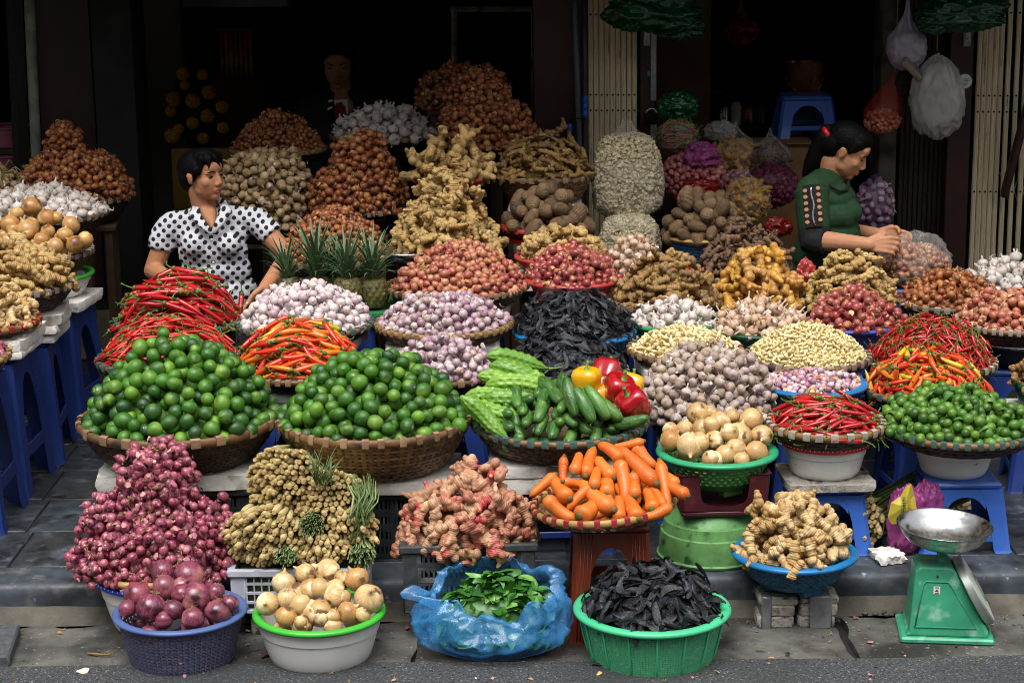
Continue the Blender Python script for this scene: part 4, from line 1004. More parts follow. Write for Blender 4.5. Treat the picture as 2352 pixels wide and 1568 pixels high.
def onions(what, kind, m, roots, c, Y, R, spots, flat=.94, rz=.5):
    """large bulbs set one by one over a filling of the same"""
    vs_ = [v for _, v, _ in spots]; v0, v1 = min(vs_), max(vs_)
    for i, (u, v, r) in enumerate(spots):
        y = Y-R*.62+R*1.1*((v1-v)/(v1-v0))**.9; k = mpp(v, y); t = t_onion(round(r*2*k/.004)*.004, m, roots, flat)
        d = Vector((RNG.normal(0, .6), RNG.normal(-.2, .6), RNG.normal(rz, .6))).normalized()
        individual(t[i % 3], at(u, v, y), zto(d), 1.0, f"{kind} in {what}", 'onion', f"{kind}s in {what}")
    t = t_onion(.06, m, None, flat); pts, nn = scatter([Mound((c[0], c[1], c[2]-.035), R*.66, H_(c, 0, v0, Y)*.75+.02, 2.2, 1.5)], .055, .012, -.1)
    joined('onion_heap', [(t[i % 3], np.array(p), rquat(), RNG.uniform(.8, 1.05)) for i, p in enumerate(pts)], label=f"more {kind}s underneath in {what}", cat='onion')
WOK = dict(a=1.9, b=1.3)
def mound(c, R, H, dx=0, dy=0, dz=0, a=1.9, b=1.3, ry=1.): return Mound((c[0]+dx, c[1]+dy, c[2]+dz), R, H, a, b, ry)
def put(kind, what, u0, u1, v, Y, dep, supk='stool', foam=1, sw=None, **k):
    c, R = spot(u0, u1, v, Y)
    if kind == 'basket': basket(what, c, R, dep, k.pop('rim', m_bam), k.pop('bind', m_bgrey), k.pop('weave', m_weave), label=k.pop('label', what), **k)
    elif kind == 'colander': colander(k.pop('label', what), c, R, dep, k.pop('m'), k.pop('mr'), **k)
    elif kind == 'basin': basin(k.pop('label', what), c, R, dep, k.pop('m'), k.pop('mr'), **k)
    if supk: sup(what, c[0], c[1], c[2]-dep, R*1.25, supk, foam=foam, sw=sw)
    return c, R

# ================================================================== middle row: limes, cucumbers
LW1 = 'the wide lime basket above the purple shallots'
c, R = spot(185, 637, 962, 5.58)
basket(LW1, c, R, .125, m_bam, m_btan, m_weaved, rb=.62, fine=True, label='wide bamboo basket of limes above the purple shallots', rim_h=.028, nb=20, bw=.30)
heap('lime_heap', 'green lime', 'green limes', 'lime', LW1, t_lime(.0445, g_lime), [mound(c, R*.93, H_(c, 435, 778, 5.58), a=1.8, b=1.25, dx=.01)], .0445, 230, jit=.14, sc=(.82, 1.14), pack=.86)
zb = c[2]-.125; slab('stained white foam slab under the left lime basket', c[0], c[1]-.02, zb-.045, .47, .34, .045, m_foam, .03)
CR1 = .335; crate('dark green plastic crate under the left lime basket', c[0], c[1]+.0, SW, .46, .34, zb-.045-SW, m_dcrate, .02, rows=4, cols=30)
LW2 = 'the wide lime basket above the lemongrass'
c, R = spot(638, 1082, 960, 5.58)
basket(LW2, c, R, .15, m_bam, m_btan, m_weavel, rb=.60, fine=True, bw=.36, label='deep bamboo basket of limes above the lemongrass', rim_h=.026, nb=34)
heap('lime_heap', 'green lime', 'green limes', 'lime', LW2, t_lime(.0435, g_lime), [mound(c, R*.93, H_(c, 880, 822, 5.58), a=2.0, b=1.3)], .0435, 230, jit=.14, sc=(.82, 1.14), pack=.86)
zb = c[2]-.15; slab('white foam slab under the right lime basket', c[0]+.05, c[1]-.02, zb-.035, .42, .34, .035, m_foam, -.02)
crate('black slotted plastic crate behind the lemongrass', c[0]+.06, c[1], SW, .40, .32, zb-.035-SW, m_dcrate, -.02, rows=4, cols=24)
stool('blue plastic stool behind the black slotted crate', c[0]-.02, c[1]+.36, SW, .36, m_blue, .34)
CU = 'the green rimmed basket of cucumbers'
c3, R3 = spot(1086, 1486, 968, 5.60)
basket(CU, c3, R3, .085, m_bam, m_bgreen, m_weave, rb=.68, fine=True, label='shallow bamboo basket with green bindings holding cucumbers and peppers', lip=m_lipg, nb=40)
zb = c3[2]-.085; slab('upper white foam block under the cucumber basket', c3[0]-.02, c3[1]-.03, zb-.032, .40, .34, .032, m_foam, .01)
slab('lower white foam block under the cucumber basket', c3[0]-.02, c3[1]-.035, zb-.082, .385, .33, .048, m_foam, -.015)
stool('blue plastic stool under the cucumber basket', c3[0]-.02, c3[1], SW, zb-.082-SW, m_blue, .34, .05)

# ---------------- right part of the middle row
GB = 'the basket of tied garlic bundles'
c, R = spot(1480, 1765, 945, 5.88)
basket(GB, c, R, .07, m_bam, m_bsilver, m_weaved, rb=.7, label='shallow bamboo basket of tied garlic bundles behind the onions')
heap('garlic_heap', 'dusty purple garlic head', 'dusty garlic heads', 'garlic', GB, t_garlic(.034, g_gard, stem=.35), [mound(c, R*1.06, H_(c, 1610, 805, 5.88), a=2.6, b=1.7, dy=0)], .031, 80, jit=.22, pack=.85, flakes=(FW, 60))
for k, (u, v) in enumerate([(1600, 806), (1625, 792), (1650, 800), (1585, 800), (1640, 785)]):
    b = MB(); p = at(u, v+16, 5.86+.02*k)
    for i in range(16):
        a = random.uniform(0, 6.3); d = Vector((math.cos(a)*.5, math.sin(a)*.4, random.uniform(.15, .7))); L = random.uniform(.05, .1)
        b.tube([p, p+d*L*.6, p+d*L+Vector((0, 0, -.02))], [.003, .003, .0012], 4, .5)
    tag(b.build('garlic_stalks', g_straw), 'tuft of dry stalks on top of the tied garlic bundles', 'stalks', 'dry stalk tufts on the garlic bundles')
sup(GB, c[0], c[1], c[2]-.07, .34)
MV = 'the blue colander of small mauve shallots'
c, R = spot(1738, 1992, 880, 5.95)
colander('blue plastic colander of small mauve shallots', c, R, .075, m_teal, m_tealr, rb=.8, nr=4, nc=44, frac=.55, top=.2)
heap('shallot_heap', 'small mauve shallot', 'small mauve shallots', 'shallot', MV, t_shallot(.021, g_shm, 'mauve_shallot', dbl=False, tail=.5), [mound(c, R*.87, H_(c, 1865, 852, 5.95), dz=-.012, a=2.2, b=1.4)], .0205, 230, jit=.15, flakes=(FB, 90))
sup(MV, c[0], c[1], c[2]-.075, .3)
KC = 'the basket of glossy red chillies on the red rimmed basin'
c, R = spot(1765, 2028, 972, 5.52)
basket(KC, c, R, .05, m_bamy, m_bsilver, m_weaved, rb=.74, label='shallow basket of glossy red chillies on a red rimmed basin', rim_h=.022)
ck = c
heap('chilli_heap', 'glossy long red chilli', 'glossy long red chillies', 'chilli', KC, t_chilli(.09, .0165, g_chr, g_stem, .2, .4, 'long_chilli'), [mound(c, R*.88, H_(c, 1890, 912, 5.52), dz=-.01, a=2.2, b=1.5)], .026, 90, 'wide', jit=.3, pack=.95)
bz = c[2]-.05; cb, Rb = spot(1782, 1990, 1020, 5.52)
basin('white plastic basin with dotted red rim under the red chilli basket', (c[0], c[1], bz-.004), Rb, .098, m_white, m_redp, rb=.72, dots=True, rim=.011)
z = bz-.004-.098; slab('grey stained foam board under the red rimmed basin', c[0], c[1]-.01, z-.022, .27, .25, .022, m_foamd, .03)
stool('light blue plastic stool under the red rimmed basin', c[0]+.0, c[1]+.0, SW, z-.022-SW, m_bluel, .25, .02, bar=.28)
KL = 'the green bound basket of small limes'
c, R = spot(2030, 2384, 978, 5.55)
basket(KL, c, R, .055, m_bamy, m_bgreen, m_weaved, rb=.7, label='shallow basket with green bindings holding small limes with leaves', lip=m_lipg, nb=44)
heap('lime_heap', 'small green lime', 'small green limes', 'lime', KL, t_lime(.030, g_klime), [mound(c, R*.93, H_(c, 2180, 905, 5.55), dx=-.02, a=2.2, b=1.5)], .0295, 260, jit=.2, pack=.86)
bz = c[2]-.055; cq = at(2200, 1050, 5.5)
basin('white plastic basin with lime green rim under the small limes', (cq.x, c[1], bz-.003), .127, .085, m_white, m_limeg, rb=.72, rim=.009)
stool('light blue plastic stool under the lime green rimmed basin', cq.x+.012, c[1]-.01, SW, bz-.003-.085-SW, m_bluel, .27, .0, bar=.2)
lf = MB()
def leaf_mb(L, w, curl=.2, n=6):
    b = MB(); v = []
    for i in range(n+1):
        t = i/n; ww = w/2*math.sin(PI*min(t*.92+.06, 1))**.8*(1-.25*t); z = -curl*L*(t-.3)**2*2
        v += [(-ww, t*L-L/2, z+ww*.35), (0, t*L-L/2, z), (ww, t*L-L/2, z+ww*.35)]
    f = []
    for i in range(n):
        o = i*3; f += [(o, o+1, o+4, o+3), (o+1, o+2, o+5, o+4)]
    b.add(v, f); return b
g_leaf = mat('leaf_green', ['#3f6b28', '#4f7d30', '#335a24', '#5f8c3a'], .45, (40, .2), None, (80, .2))
KLl = [leaf_mb(.045, .02, .3+.2*k).mesh('lime_leaf', g_leaf) for k in range(2)]
for i in range(26):
    a = random.uniform(0, 6.3); q = random.uniform(0, .9)**.6; x = c[0]-.02+R*.9*q*math.cos(a); y = c[1]-abs(R*.9*q*math.sin(a)); hh = H_(c, 2180, 905, 5.55)*(1-q**2.2)**(1/1.5)
    tag(obj('lime_leaf', KLl[i % 2], None, (x, y, c[2]+hh+.014), (random.uniform(-.9, .3), random.uniform(-.5, .5), random.uniform(0, 6.3))), 'loose green lime leaf lying among the small limes', 'leaf', 'leaves among the small limes')
MC = 'the green bound basket behind the small limes'
c, R = spot(1985, 2268, 893, 5.95)
basket(MC, c, R, .05, m_bam, m_bgreen, m_weaved, rb=.72, label='green bound basket of mixed red and orange chillies behind the small limes')
heap('chilli_heap', 'red or orange chilli', 'red and orange chillies', 'chilli', MC, t_chilli(.078, .0165, g_cho, g_stem, .3, .35, 'orange_chilli'), [mound(c, R*.92, H_(c, 2110, 810, 5.95), a=2., b=1.3)], .026, 150, 'lay', jit=.3, pack=.95)
colander('teal plastic colander under the mixed chilli basket', (c[0], c[1], c[2]-.052), R*.82, .07, m_teal, m_tealr, rb=.75, nr=4, nc=44, frac=.55)
sup('the teal colander under the mixed chillies', c[0], c[1], c[2]-.122, .28, foam=0)
SCH = 'the basket of tiny red chillies at the right'
c, R = spot(1992, 2284, 830, 6.3)
basket(SCH, c, R, .06, m_bam, m_bsilver, m_weaved, rb=.72, label='silver bound basket of tiny red chillies at the right')
heap('chilli_heap', 'tiny red chilli', 'tiny red chillies', 'chilli', SCH, t_chilli(.05, .0095, g_chr, g_stem, .2, .55, 'tiny_chilli'), [mound(c, R*.94, H_(c, 2135, 735, 6.3), a=2., b=1.3)], .0155, 200, 'lay', jit=.5, pack=.95)
sup(SCH, c[0], c[1], c[2]-.06, .3)

# ================================================================== second row from the left
C1 = 'the green rimmed basket of small red chillies at the left'
c, R = spot(226, 545, 822, 6.08)
basket(C1, c, R, .13, m_bam, m_bgreen, m_weaved, rb=.8, p=.4, label='green rimmed basket of small red chillies behind the limes', lip=m_lipg)
heap('chilli_heap', 'small red chilli', 'small red chillies', 'chilli', C1, t_chilli(.064, .0115, g_chb, g_stem, .2, .35, 'small_chilli'), [mound(c, R*.92, H_(c, 385, 742, 6.08), a=2., b=1.4)], .0185, 220, 'wide', jit=.45, pack=.95)
sup(C1, c[0], c[1], c[2]-.13, .34)
C2 = 'the basket of large red chillies in front of the woman'
c, R = spot(270, 556, 738, 6.42)
basket(C2, c, R, .06, m_bamy, m_bgreen, m_weave, rb=.72, label='green bound basket of large red chillies in front of the polka dot shirt', lip=m_lipg)
heap('chilli_heap', 'large red chilli', 'large red chillies', 'chilli', C2, t_chilli(.118, .020, g_chr, g_stem, .28, .35, 'large_chilli'), [mound(c, R*.93, H_(c, 420, 640, 6.42), a=2.1, b=1.5)], .032, 110, 'wide', jit=.35, pack=.95)
sup(C2, c[0], c[1], c[2]-.06, .36)
C3 = 'the green rimmed basket of white garlic beside the pineapples'
c, R = spot(548, 858, 742, 6.36)
basket(C3, c, R, .045, m_bam, m_bgreen, m_weaved, rb=.75, label='green rimmed basket of round white garlic beside the pineapples', lip=m_lipg)
heap('garlic_heap', 'round white garlic bulb', 'round white garlic bulbs', 'garlic', C3, t_clove(.032, g_gar), [mound(c, R*.93, H_(c, 703, 660, 6.36), a=1.9, b=1.4)], .031, 110, jit=.18, flakes=(FW, 60))
sup(C3, c[0], c[1], c[2]-.045, .36)
C4 = 'the basket of orange and red chillies between the limes'
c, R = spot(545, 830, 846, 6.06)
basket(C4, c, R, .05, m_bam, m_btan, m_weaved, rb=.72, label='basket of orange and red chillies behind the two lime baskets', lip=m_lipg, nb=38)
heap('chilli_heap', 'orange or red chilli', 'orange and red chillies', 'chilli', C4, t_chilli(.092, .0185, g_cho, g_stem, .4, .3, 'orange_chilli'), [mound(c, R*.93, H_(c, 690, 752, 6.06), a=2.1, b=1.5)], .029, 130, 'wide', jit=.3, pack=.95)
sup(C4, c[0], c[1], c[2]-.05, .34, sw=.36)
C5 = 'the flat basket of purple white garlic beneath the shallots'
c, R = spot(863, 1176, 742, 6.36)
basket(C5, c, R, .055, m_bamy, m_btan, m_weave, rb=.72, label='flat bamboo basket of purple white garlic below the pink shallots', nb=44)
heap('garlic_heap', 'round purple white garlic bulb', 'round purple white garlic bulbs', 'garlic', C5, t_clove(.0285, g_garp), [mound(c, R*.9, H_(c, 1015, 682, 6.36), a=1.8, b=1.35)], .0275, 110, jit=.2, flakes=(FW, 60))
sup(C5, c[0], c[1], c[2]-.055, .38, foam=2)
C6 = 'the small basket of garlic behind the right lime basket'
c, R = spot(893, 1136, 856, 6.04)
basket(C6, c, R, .06, m_bam, m_btan, m_weaved, rb=.7, label='small basket of purple white garlic behind the right lime basket')
heap('garlic_heap', 'round garlic bulb', 'round garlic bulbs', 'garlic', C6, t_clove(.0285, g_garp), [mound(c, R*.92, H_(c, 1000, 782, 6.04), a=1.9, b=1.4)], .0275, 80, jit=.2, flakes=(FW, 60))
sup(C6, c[0], c[1], c[2]-.06, .3, foam=0, sw=.32)
C7 = 'the blue colander of black pods'
c, R = spot(1178, 1462, 762, 6.40)
colander('blue plastic colander of black pods behind the peppers', c, R, .10, m_teal, m_tealr, rb=.68, nr=6, nc=50, frac=.55, p=.8, rim=.012)
heap('black_pod_heap', 'dry black pod', 'dry black pods', 'pod', C7, t_pod(.056, .0165, g_pod), [mound(c, R*.96, H_(c, 1320, 676, 6.40), a=2., b=1.4)], .022, 40, 'flat', jit=.5, pack=.9)
sup(C7, c[0], c[1], c[2]-.10, .34)
C8 = 'the dark tray of black pods behind the bitter gourds'
c, R = spot(1165, 1440, 852, 6.08)
basket(C8, c, R, .05, m_weaved, m_bgrey, m_weaved, rb=.72, label='dark bamboo tray of black pods behind the bitter gourds')
heap('black_pod_heap', 'dry black pod', 'dry black pods', 'pod', C8, t_pod(.058, .017, g_pod), [mound(c, R*.96, H_(c, 1290, 768, 6.08), a=2., b=1.5)], .023, 60, 'flat', jit=.5, pack=.9)
sup(C8, c[0], c[1], c[2]-.05, .34)
C9 = 'the basket of pink shallots behind the garlic'
c, R = spot(888, 1208, 657, 6.78)
basket(C9, c, R, .065, m_bam, m_btan, m_weaved, rb=.7, label='shallow basket of pink shallots heaped beside the steel pan', nb=46)
heap('shallot_heap', 'pink brown shallot', 'pink brown shallots', 'shallot', C9, t_shallot(.0285, g_shp, 'pink_shallot'), [mound(c, R*.93, H_(c, 1065, 562, 6.78), a=1.7, b=1.25, dx=.015)], .0275, 220, jit=.2, flakes=(FB, 90))
sup(C9, c[0], c[1], c[2]-.065, .4, foam=2)
C10 = 'the red plastic colander'
c, R = spot(1206, 1422, 642, 6.80)
colander('red plastic colander of red shallots behind the black pods', c, R, .10, m_redb, m_redb, rb=.62, nr=5, nc=40, frac=.55, p=.7, rim=.012)
heap('shallot_heap', 'glossy red shallot', 'glossy red shallots', 'shallot', C10, t_shallot(.031, g_shr, 'red_shallot'), [mound(c, R*.9, H_(c, 1312, 570, 6.80), a=2., b=1.4)], .029, 130, jit=.2, flakes=(FB, 90))
sup(C10, c[0], c[1], c[2]-.10, .32, foam=2)
C11 = 'the dusky red basin behind the red shallots'
c, R = spot(1180, 1396, 588, 7.08)
basin('dusky red plastic basin of pale ginger behind the red shallots', c, R, .07, m_redb, m_redb, rb=.7)
heap('ginger_heap', 'pale fat ginger root', 'pale fat ginger roots', 'ginger', C11, t_ginger(.075, g_gin, fat=.20, knobs=4), [mound(c, R*.9, H_(c, 1285, 535, 7.08), a=2.2, b=1.5)], .045, 20, 'wide', jit=.2, pack=.9)
sup(C11, c[0], c[1], c[2]-.07, .3, foam=1)
C12 = 'the red bound basket of taro'
c, R = spot(1154, 1352, 520, 7.36)
basket(C12, c, R, .04, m_redb, m_redb, m_weave, rb=.7, label='red rimmed basket of taro roots below the brown ginger')
heap('taro_heap', 'round hairy taro root', 'round hairy taro roots', 'taro', C12, t_taro(.058, g_taro), [mound(c, R*.92, H_(c, 1250, 443, 7.36), a=2.1, b=1.5)], .056, 60, 'rand', jit=.12, sc=(.8, 1.15))
basin('white basin with red rim under the taro basket', (c[0], c[1], c[2]-.043), R*.9, .09, m_white, m_redp)
sup('the white basin below the taro', c[0], c[1], c[2]-.133, .3, 'stand', foam=0)
C13 = 'the deep basket of long brown ginger'
c, R = spot(1136, 1360, 402, 7.66)
basket(C13, c, R, .105, m_weavel, m_btan, m_weavel, rb=.62, label='deep woven basket of long brown ginger below the maroon column')
heap('ginger_heap', 'long brown ginger root', 'long brown ginger roots', 'ginger', C13, t_ginger(.105, g_gind, 'brown_ginger', fat=.11, knobs=5, branch=.6), [mound(c, R*.95, H_(c, 1250, 318, 7.66), a=2.1, b=1.5)], .05, 30, 'wide', jit=.25, pack=.85)
sup(C13, c[0], c[1], c[2]-.105, .3, 'stand', foam=2)
C14 = 'the open sack below the clear bag of garlic slices'
c, R = spot(1382, 1530, 628, 7.02)
basin('dark green basin of white garlic below the clear bag', c, R, .08, m_dgreen, m_dgreenr)
heap('garlic_heap', 'white garlic head', 'white garlic heads', 'garlic', 'the dark green basin below the clear bag', t_garlic(.033, g_gart), [mound(c, R*.96, H_(c, 1460, 553, 7.02), a=2.2, b=1.4)], .033, 20, jit=.2, flakes=(FW, 60))
sup(C14, c[0], c[1], c[2]-.08, .28)
C15 = 'the basket of brown ginger beside the black pods'
c, R = spot(1408, 1650, 692, 6.72)
basket(C15, c, R, .06, m_bam, m_btan, m_weave, rb=.7, label='shallow basket of brown ginger beside the black pods')
heap('ginger_heap', 'knobbly brown ginger root', 'knobbly brown ginger roots', 'ginger', C15, t_ginger(.085, g_gind, 'brown_ginger', fat=.18, knobs=4), [mound(c, R*.96, H_(c, 1510, 592, 6.72), a=1.9, b=1.3)], .045, 60, 'wide', jit=.25, pack=.85)
sup(C15, c[0], c[1], c[2]-.06, .34, foam=2)
C16 = 'the green basin of white garlic heads'
c, R = spot(1450, 1642, 742, 6.46)
basin('green plastic basin of white garlic heads beside the black pods', c, R, .08, m_dgreenr, m_dgreenr)
heap('garlic_heap', 'papery white garlic head', 'papery white garlic heads', 'garlic', C16, t_garlic(.04, g_garw, stem=.25), [mound(c, R*.92, H_(c, 1535, 702, 6.46), a=2.2, b=1.4)], .038, 40, 'up', jit=.2, flakes=(FW, 60))
sup(C16, c[0], c[1], c[2]-.08, .28)
C17 = 'the tray of peeled cloves behind the garlic bundles'
c, R = spot(1444, 1702, 802, 6.16)
basket(C17, c, R, .04, m_bam, m_btan, m_weaved, rb=.75, label='shallow tray of peeled garlic cloves behind the garlic bundles')
heap('clove_heap', 'peeled garlic clove', 'peeled garlic cloves', 'garlic clove', C17, t_chip(.021, g_peel), [mound(c, R*.93, H_(c, 1550, 757, 6.16), a=1.9, b=1.3)], .0185, 120, jit=.2)
sup(C17, c[0], c[1], c[2]-.04, .32)
C18 = 'the dark green basin of tan garlic'
c, R = spot(1640, 1852, 755, 6.48)
basin('dark green plastic basin of tan garlic beside the peeled cloves', c, R, .10, m_dgreen, m_dgreen, rb=.6)
heap('garlic_heap', 'tan garlic head with long neck', 'tan garlic heads with long necks', 'garlic', C18, t_garlic(.038, g_gart, stem=.55), [mound(c, R*.95, H_(c, 1745, 700, 6.48), a=2.2, b=1.4)], .036, 40, 'up', jit=.2, flakes=(FW, 60))
sup(C18, c[0], c[1], c[2]-.10, .28)
C19 = 'the basket of small peeled cloves beside the blue colander'
c, R = spot(1712, 1996, 818, 6.22)
basket(C19, c, R, .05, m_bam, m_bgrey, m_weaved, rb=.72, label='shallow basket of small peeled cloves above the mauve shallots')
heap('clove_heap', 'small peeled garlic clove', 'small peeled garlic cloves', 'garlic clove', C19, t_chip(.0165, g_peel), [mound(c, R*.93, H_(c, 1848, 745, 6.22), a=1.7, b=1.2)], .0148, 180, jit=.15)
sup(C19, c[0], c[1], c[2]-.05, .34)
C20 = 'the indigo colander of red shallots'
c, R = spot(1852, 2072, 742, 6.58)
colander('indigo blue colander of red shallots at the right', c, R, .075, m_indig, m_indig, rb=.75, nr=4, nc=50, frac=.5, k=4, rim=.011)
heap('shallot_heap', 'plump red shallot', 'plump red shallots', 'shallot', C20, t_shallot(.032, g_shr, 'red_shallot'), [mound(c, R*.93, H_(c, 1965, 672, 6.58), a=1.9, b=1.3)], .030, 130, jit=.2, flakes=(FB, 90))
sup(C20, c[0], c[1], c[2]-.075, .3)
C21 = 'the bright green basin before the woman in green'
c, R = spot(1843, 2048, 690, 6.95)
basin('bright green plastic basin of knobbly ginger before the woman in green', c, R, .08, m_limeg, m_limeg)
heap('ginger_heap', 'small knobbly ginger root', 'small knobbly ginger roots', 'ginger', C21, t_ginger(.075, g_gin, fat=.18, knobs=4), [mound(c, R*.97, H_(c, 1945, 578, 6.95), a=1.8, b=1.2)], .038, 50, 'wide', jit=.25, pack=.85)
sup(C21, c[0], c[1], c[2]-.08, .3)
C22 = 'the heap of yellow ginger beside the brown ginger'
c, R = spot(1640, 1838, 700, 6.80)
basin('slate blue plastic basin of yellow ginger', c, R, .08, m_indig, m_teal)
heap('ginger_heap', 'big yellow ginger root', 'big yellow ginger roots', 'ginger', 'the slate blue basin of yellow ginger', t_ginger(.11, g_giny, 'yellow_ginger', fat=.18, knobs=4), [mound(c, R*.96, H_(c, 1745, 575, 6.80), a=2.2, b=1.4)], .055, 70, 'lay', jit=.2, pack=.85)
sup(C22, c[0], c[1], c[2]-.08, .3)
C23 = 'the tray of dark roots'
c, R = spot(1612, 1815, 632, 7.12)
basket(C23, c, R, .05, m_weaved, m_btan, m_weaved, rb=.7, label='dark tray of thin brown roots behind the yellow ginger')
heap('root_heap', 'thin dark brown root', 'thin dark brown roots', 'root', C23, t_ginger(.085, g_root, name='turmeric_root', fat=.14, knobs=4), [mound(c, R*.97, H_(c, 1720, 520, 7.12), a=1.9, b=1.3)], .042, 60, 'wide', jit=.25, pack=.85)
sup(C23, c[0], c[1], c[2]-.05, .3)
C24 = 'the teal colander of taro'
c, R = spot(1528, 1706, 542, 7.42)
colander('teal colander with cream rim holding taro roots', c, R, .105, m_teal, m_bamp, rb=.68, nr=6, nc=44, frac=.55, p=.7, rim=.011)
heap('taro_heap', 'brown taro root', 'brown taro roots', 'taro', C24, t_taro(.052, g_taro), [mound(c, R*.92, H_(c, 1615, 450, 7.42), a=2.1, b=1.5)], .05, 60, 'rand', jit=.12)
basin('red plastic basin under the teal taro colander', (c[0], c[1], c[2]-.107), R*.85, .07, m_redp, m_redp)
sup('the red basin below the teal colander', c[0], c[1], c[2]-.177, .3)
C26 = 'the basket of brown shallots near the right shutter'
c, R = spot(2066, 2292, 692, 6.95)
basket(C26, c, R, .06, m_bam, m_bgrey, m_weaved, rb=.72, label='basket of dark brown shallots before the right shutter')
heap('shallot_heap', 'dark brown shallot', 'dark brown shallots', 'shallot', C26, t_shallot(.0285, g_shb, 'brown_shallot'), [mound(c, R*.94, H_(c, 2170, 628, 6.95), a=1.9, b=1.4)], .0275, 60, jit=.2, flakes=(FB, 90))
sup(C26, c[0], c[1], c[2]-.06, .3, foam=0)
C27 = 'the blue colander of white garlic at the right edge'
c, R = spot(2208, 2440, 655, 7.3)
colander('blue colander of white garlic heads at the right edge', c, R, .08, m_teal, m_teal, rb=.7, nr=5, nc=46, frac=.5)
heap('garlic_heap', 'large white garlic head', 'large white garlic heads', 'garlic', C27, t_garlic(.043, g_garw, stem=.22), [mound(c, R*.92, H_(c, 2310, 600, 7.3), a=2., b=1.4)], .041, 25, 'up', jit=.2, flakes=(FW, 60))
sup(C27, c[0], c[1], c[2]-.08, .3)
C28 = 'the silver bound basket of shallots at the right edge'
c, R = spot(2198, 2462, 738, 6.52)
basket(C28, c, R, .06, m_bam, m_bsilver, m_weaved, rb=.72, label='silver bound basket of light brown shallots at the right edge', nb=46)
heap('shallot_heap', 'light brown shallot', 'light brown shallots', 'shallot', C28, t_shallot(.030, g_shp, 'pink_shallot'), [mound(c, R*.93, H_(c, 2330, 672, 6.52), a=1.9, b=1.4)], .0285, 80, jit=.2, flakes=(FB, 90))
basin('dark metal pot under the shallot basket at the right edge', (c[0]+.02, c[1], c[2]-.063), R*.82, .09, mat('dark_metal_pot', ['#4a4c4c'], .35, (10, .2), metal=.8), m_steel, rb=.55)
sup('the dark metal pot at the right edge', c[0]+.02, c[1], c[2]-.153, .3, foam=0)
C29 = 'the basket at the lower right edge'
c, R = spot(2325, 2480, 880, 6.1)
basin('dark green basin of brown ginger at the lower right edge', c, R, .08, m_dgreen, m_dgreen)
heap('ginger_heap', 'brown ginger root', 'brown ginger roots', 'ginger', 'the dark green basin at the lower right edge', t_ginger(.075, g_gind, 'brown_ginger', fat=.18, knobs=4), [mound(c, R*.95, H_(c, 2370, 820, 6.1), a=2., b=1.3)], .042, 30, 'lay', jit=.2)
sup(C29, c[0], c[1], c[2]-.08, .26)

# ================================================================== left group
L1 = 'the tall pile of shallots by the timber pole'
c, R = spot(45, 298, 452, 7.75)
basket(L1, c, R, .10, m_weaved, m_btan, m_weaved, rb=.65, label='deep dark basket of brown shallots by the timber pole')
heap('shallot_heap', 'brown shallot', 'brown shallots', 'shallot', L1, t_shallot(.029, g_shb, 'brown_shallot'), [mound(c, R*1.0, H_(c, 150, 345, 7.75), a=2.6, b=1.7), mound(c, R*.42, H_(c, 150, 283, 7.75), dx=-.03, a=3, b=2)], .0275, 60, jit=.22, flakes=(FB, 90))
sup(L1, c[0], c[1], c[2]-.10, .34, 'stand', foam=0)
stool('dark red plastic stool behind the yellow onions at the left', at(248, 560, 8.5).x, 8.5, FLOOR, .42, m_redst, .28, .15)
L2 = 'the basket of white garlic at the left'
c, R = spot(-65, 242, 490, 7.36)
basket(L2, c, R, .09, m_bam, m_bgrey, m_weaved, rb=.65, label='dark basket of white garlic heads at the left')
heap('garlic_heap', 'white garlic head', 'white garlic heads', 'garlic', L2, t_garlic(.044, g_garw, stem=.22), [mound(c, R*.95, H_(c, 90, 440, 7.36), a=2., b=1.4)], .042, 35, 'up', jit=.2, flakes=(FW, 60))
sup(L2, c[0], c[1], c[2]-.09, .34, 'stand', foam=0)
L3 = 'the basket of brown onions at the left'
c, R = spot(-75, 210, 578, 7.0)
basket(L3, c, R, .08, m_bam, m_bgrey, m_weaved, rb=.65, label='dark basket of brown onions at the left')
onions(L3, 'brown onion', g_yel, None, c, 7.0, R, [(73, 476, 25), (108, 502, 22), (23, 515, 24), (63, 528, 28), (163, 517, 21), (149, 540, 20), (172, 561, 21), (95, 552, 19), (126, 566, 22), (195, 551, 20), (110, 533, 18), (38, 492, 17), (130, 500, 15), (20, 555, 20), (55, 566, 18)])
basin('white basin with green rim under the brown onion basket at the left', (c[0]+.05, c[1], c[2]-.083), R*.8, .08, m_white, m_limeg)
sup('the white basin at the left', c[0]+.05, c[1], c[2]-.163, .36, foam=1)
L4 = 'the basket of ginger at the left'
c, R = spot(-135, 166, 655, 6.62)
basket(L4, c, R, .085, m_bam, m_bgrey, m_weaved, rb=.65, label='dark basket of knobbly ginger at the left')
heap('ginger_heap', 'tan ginger root', 'tan ginger roots', 'ginger', L4, t_ginger(.09, g_gin, fat=.18, knobs=4), [mound(c, R*.96, H_(c, 40, 560, 6.62), a=2., b=1.4)], .05, 30, 'wide', jit=.22, pack=.85)
sup(L4, c[0], c[1], c[2]-.085, .38, foam=3)
L5 = 'the tray of pale ginger at the left edge'
c, R = spot(-190, 88, 738, 6.24)
basket(L5, c, R, .035, m_bamy, m_bred, m_weave, rb=.75, label='shallow tray of pale ginger at the left edge')
heap('ginger_heap', 'pale ginger root', 'pale ginger roots', 'ginger', L5, t_ginger(.07, g_ginl, fat=.20, knobs=4), [mound(c, R*.92, H_(c, -40, 660, 6.24), a=2., b=1.4)], .04, 20, 'wide', jit=.22, pack=.85)
sup(L5, c[0], c[1], c[2]-.035, .38, foam=2)
L6 = 'the garlic bundle at the far left'
c = at(-10, 470, 7.55)
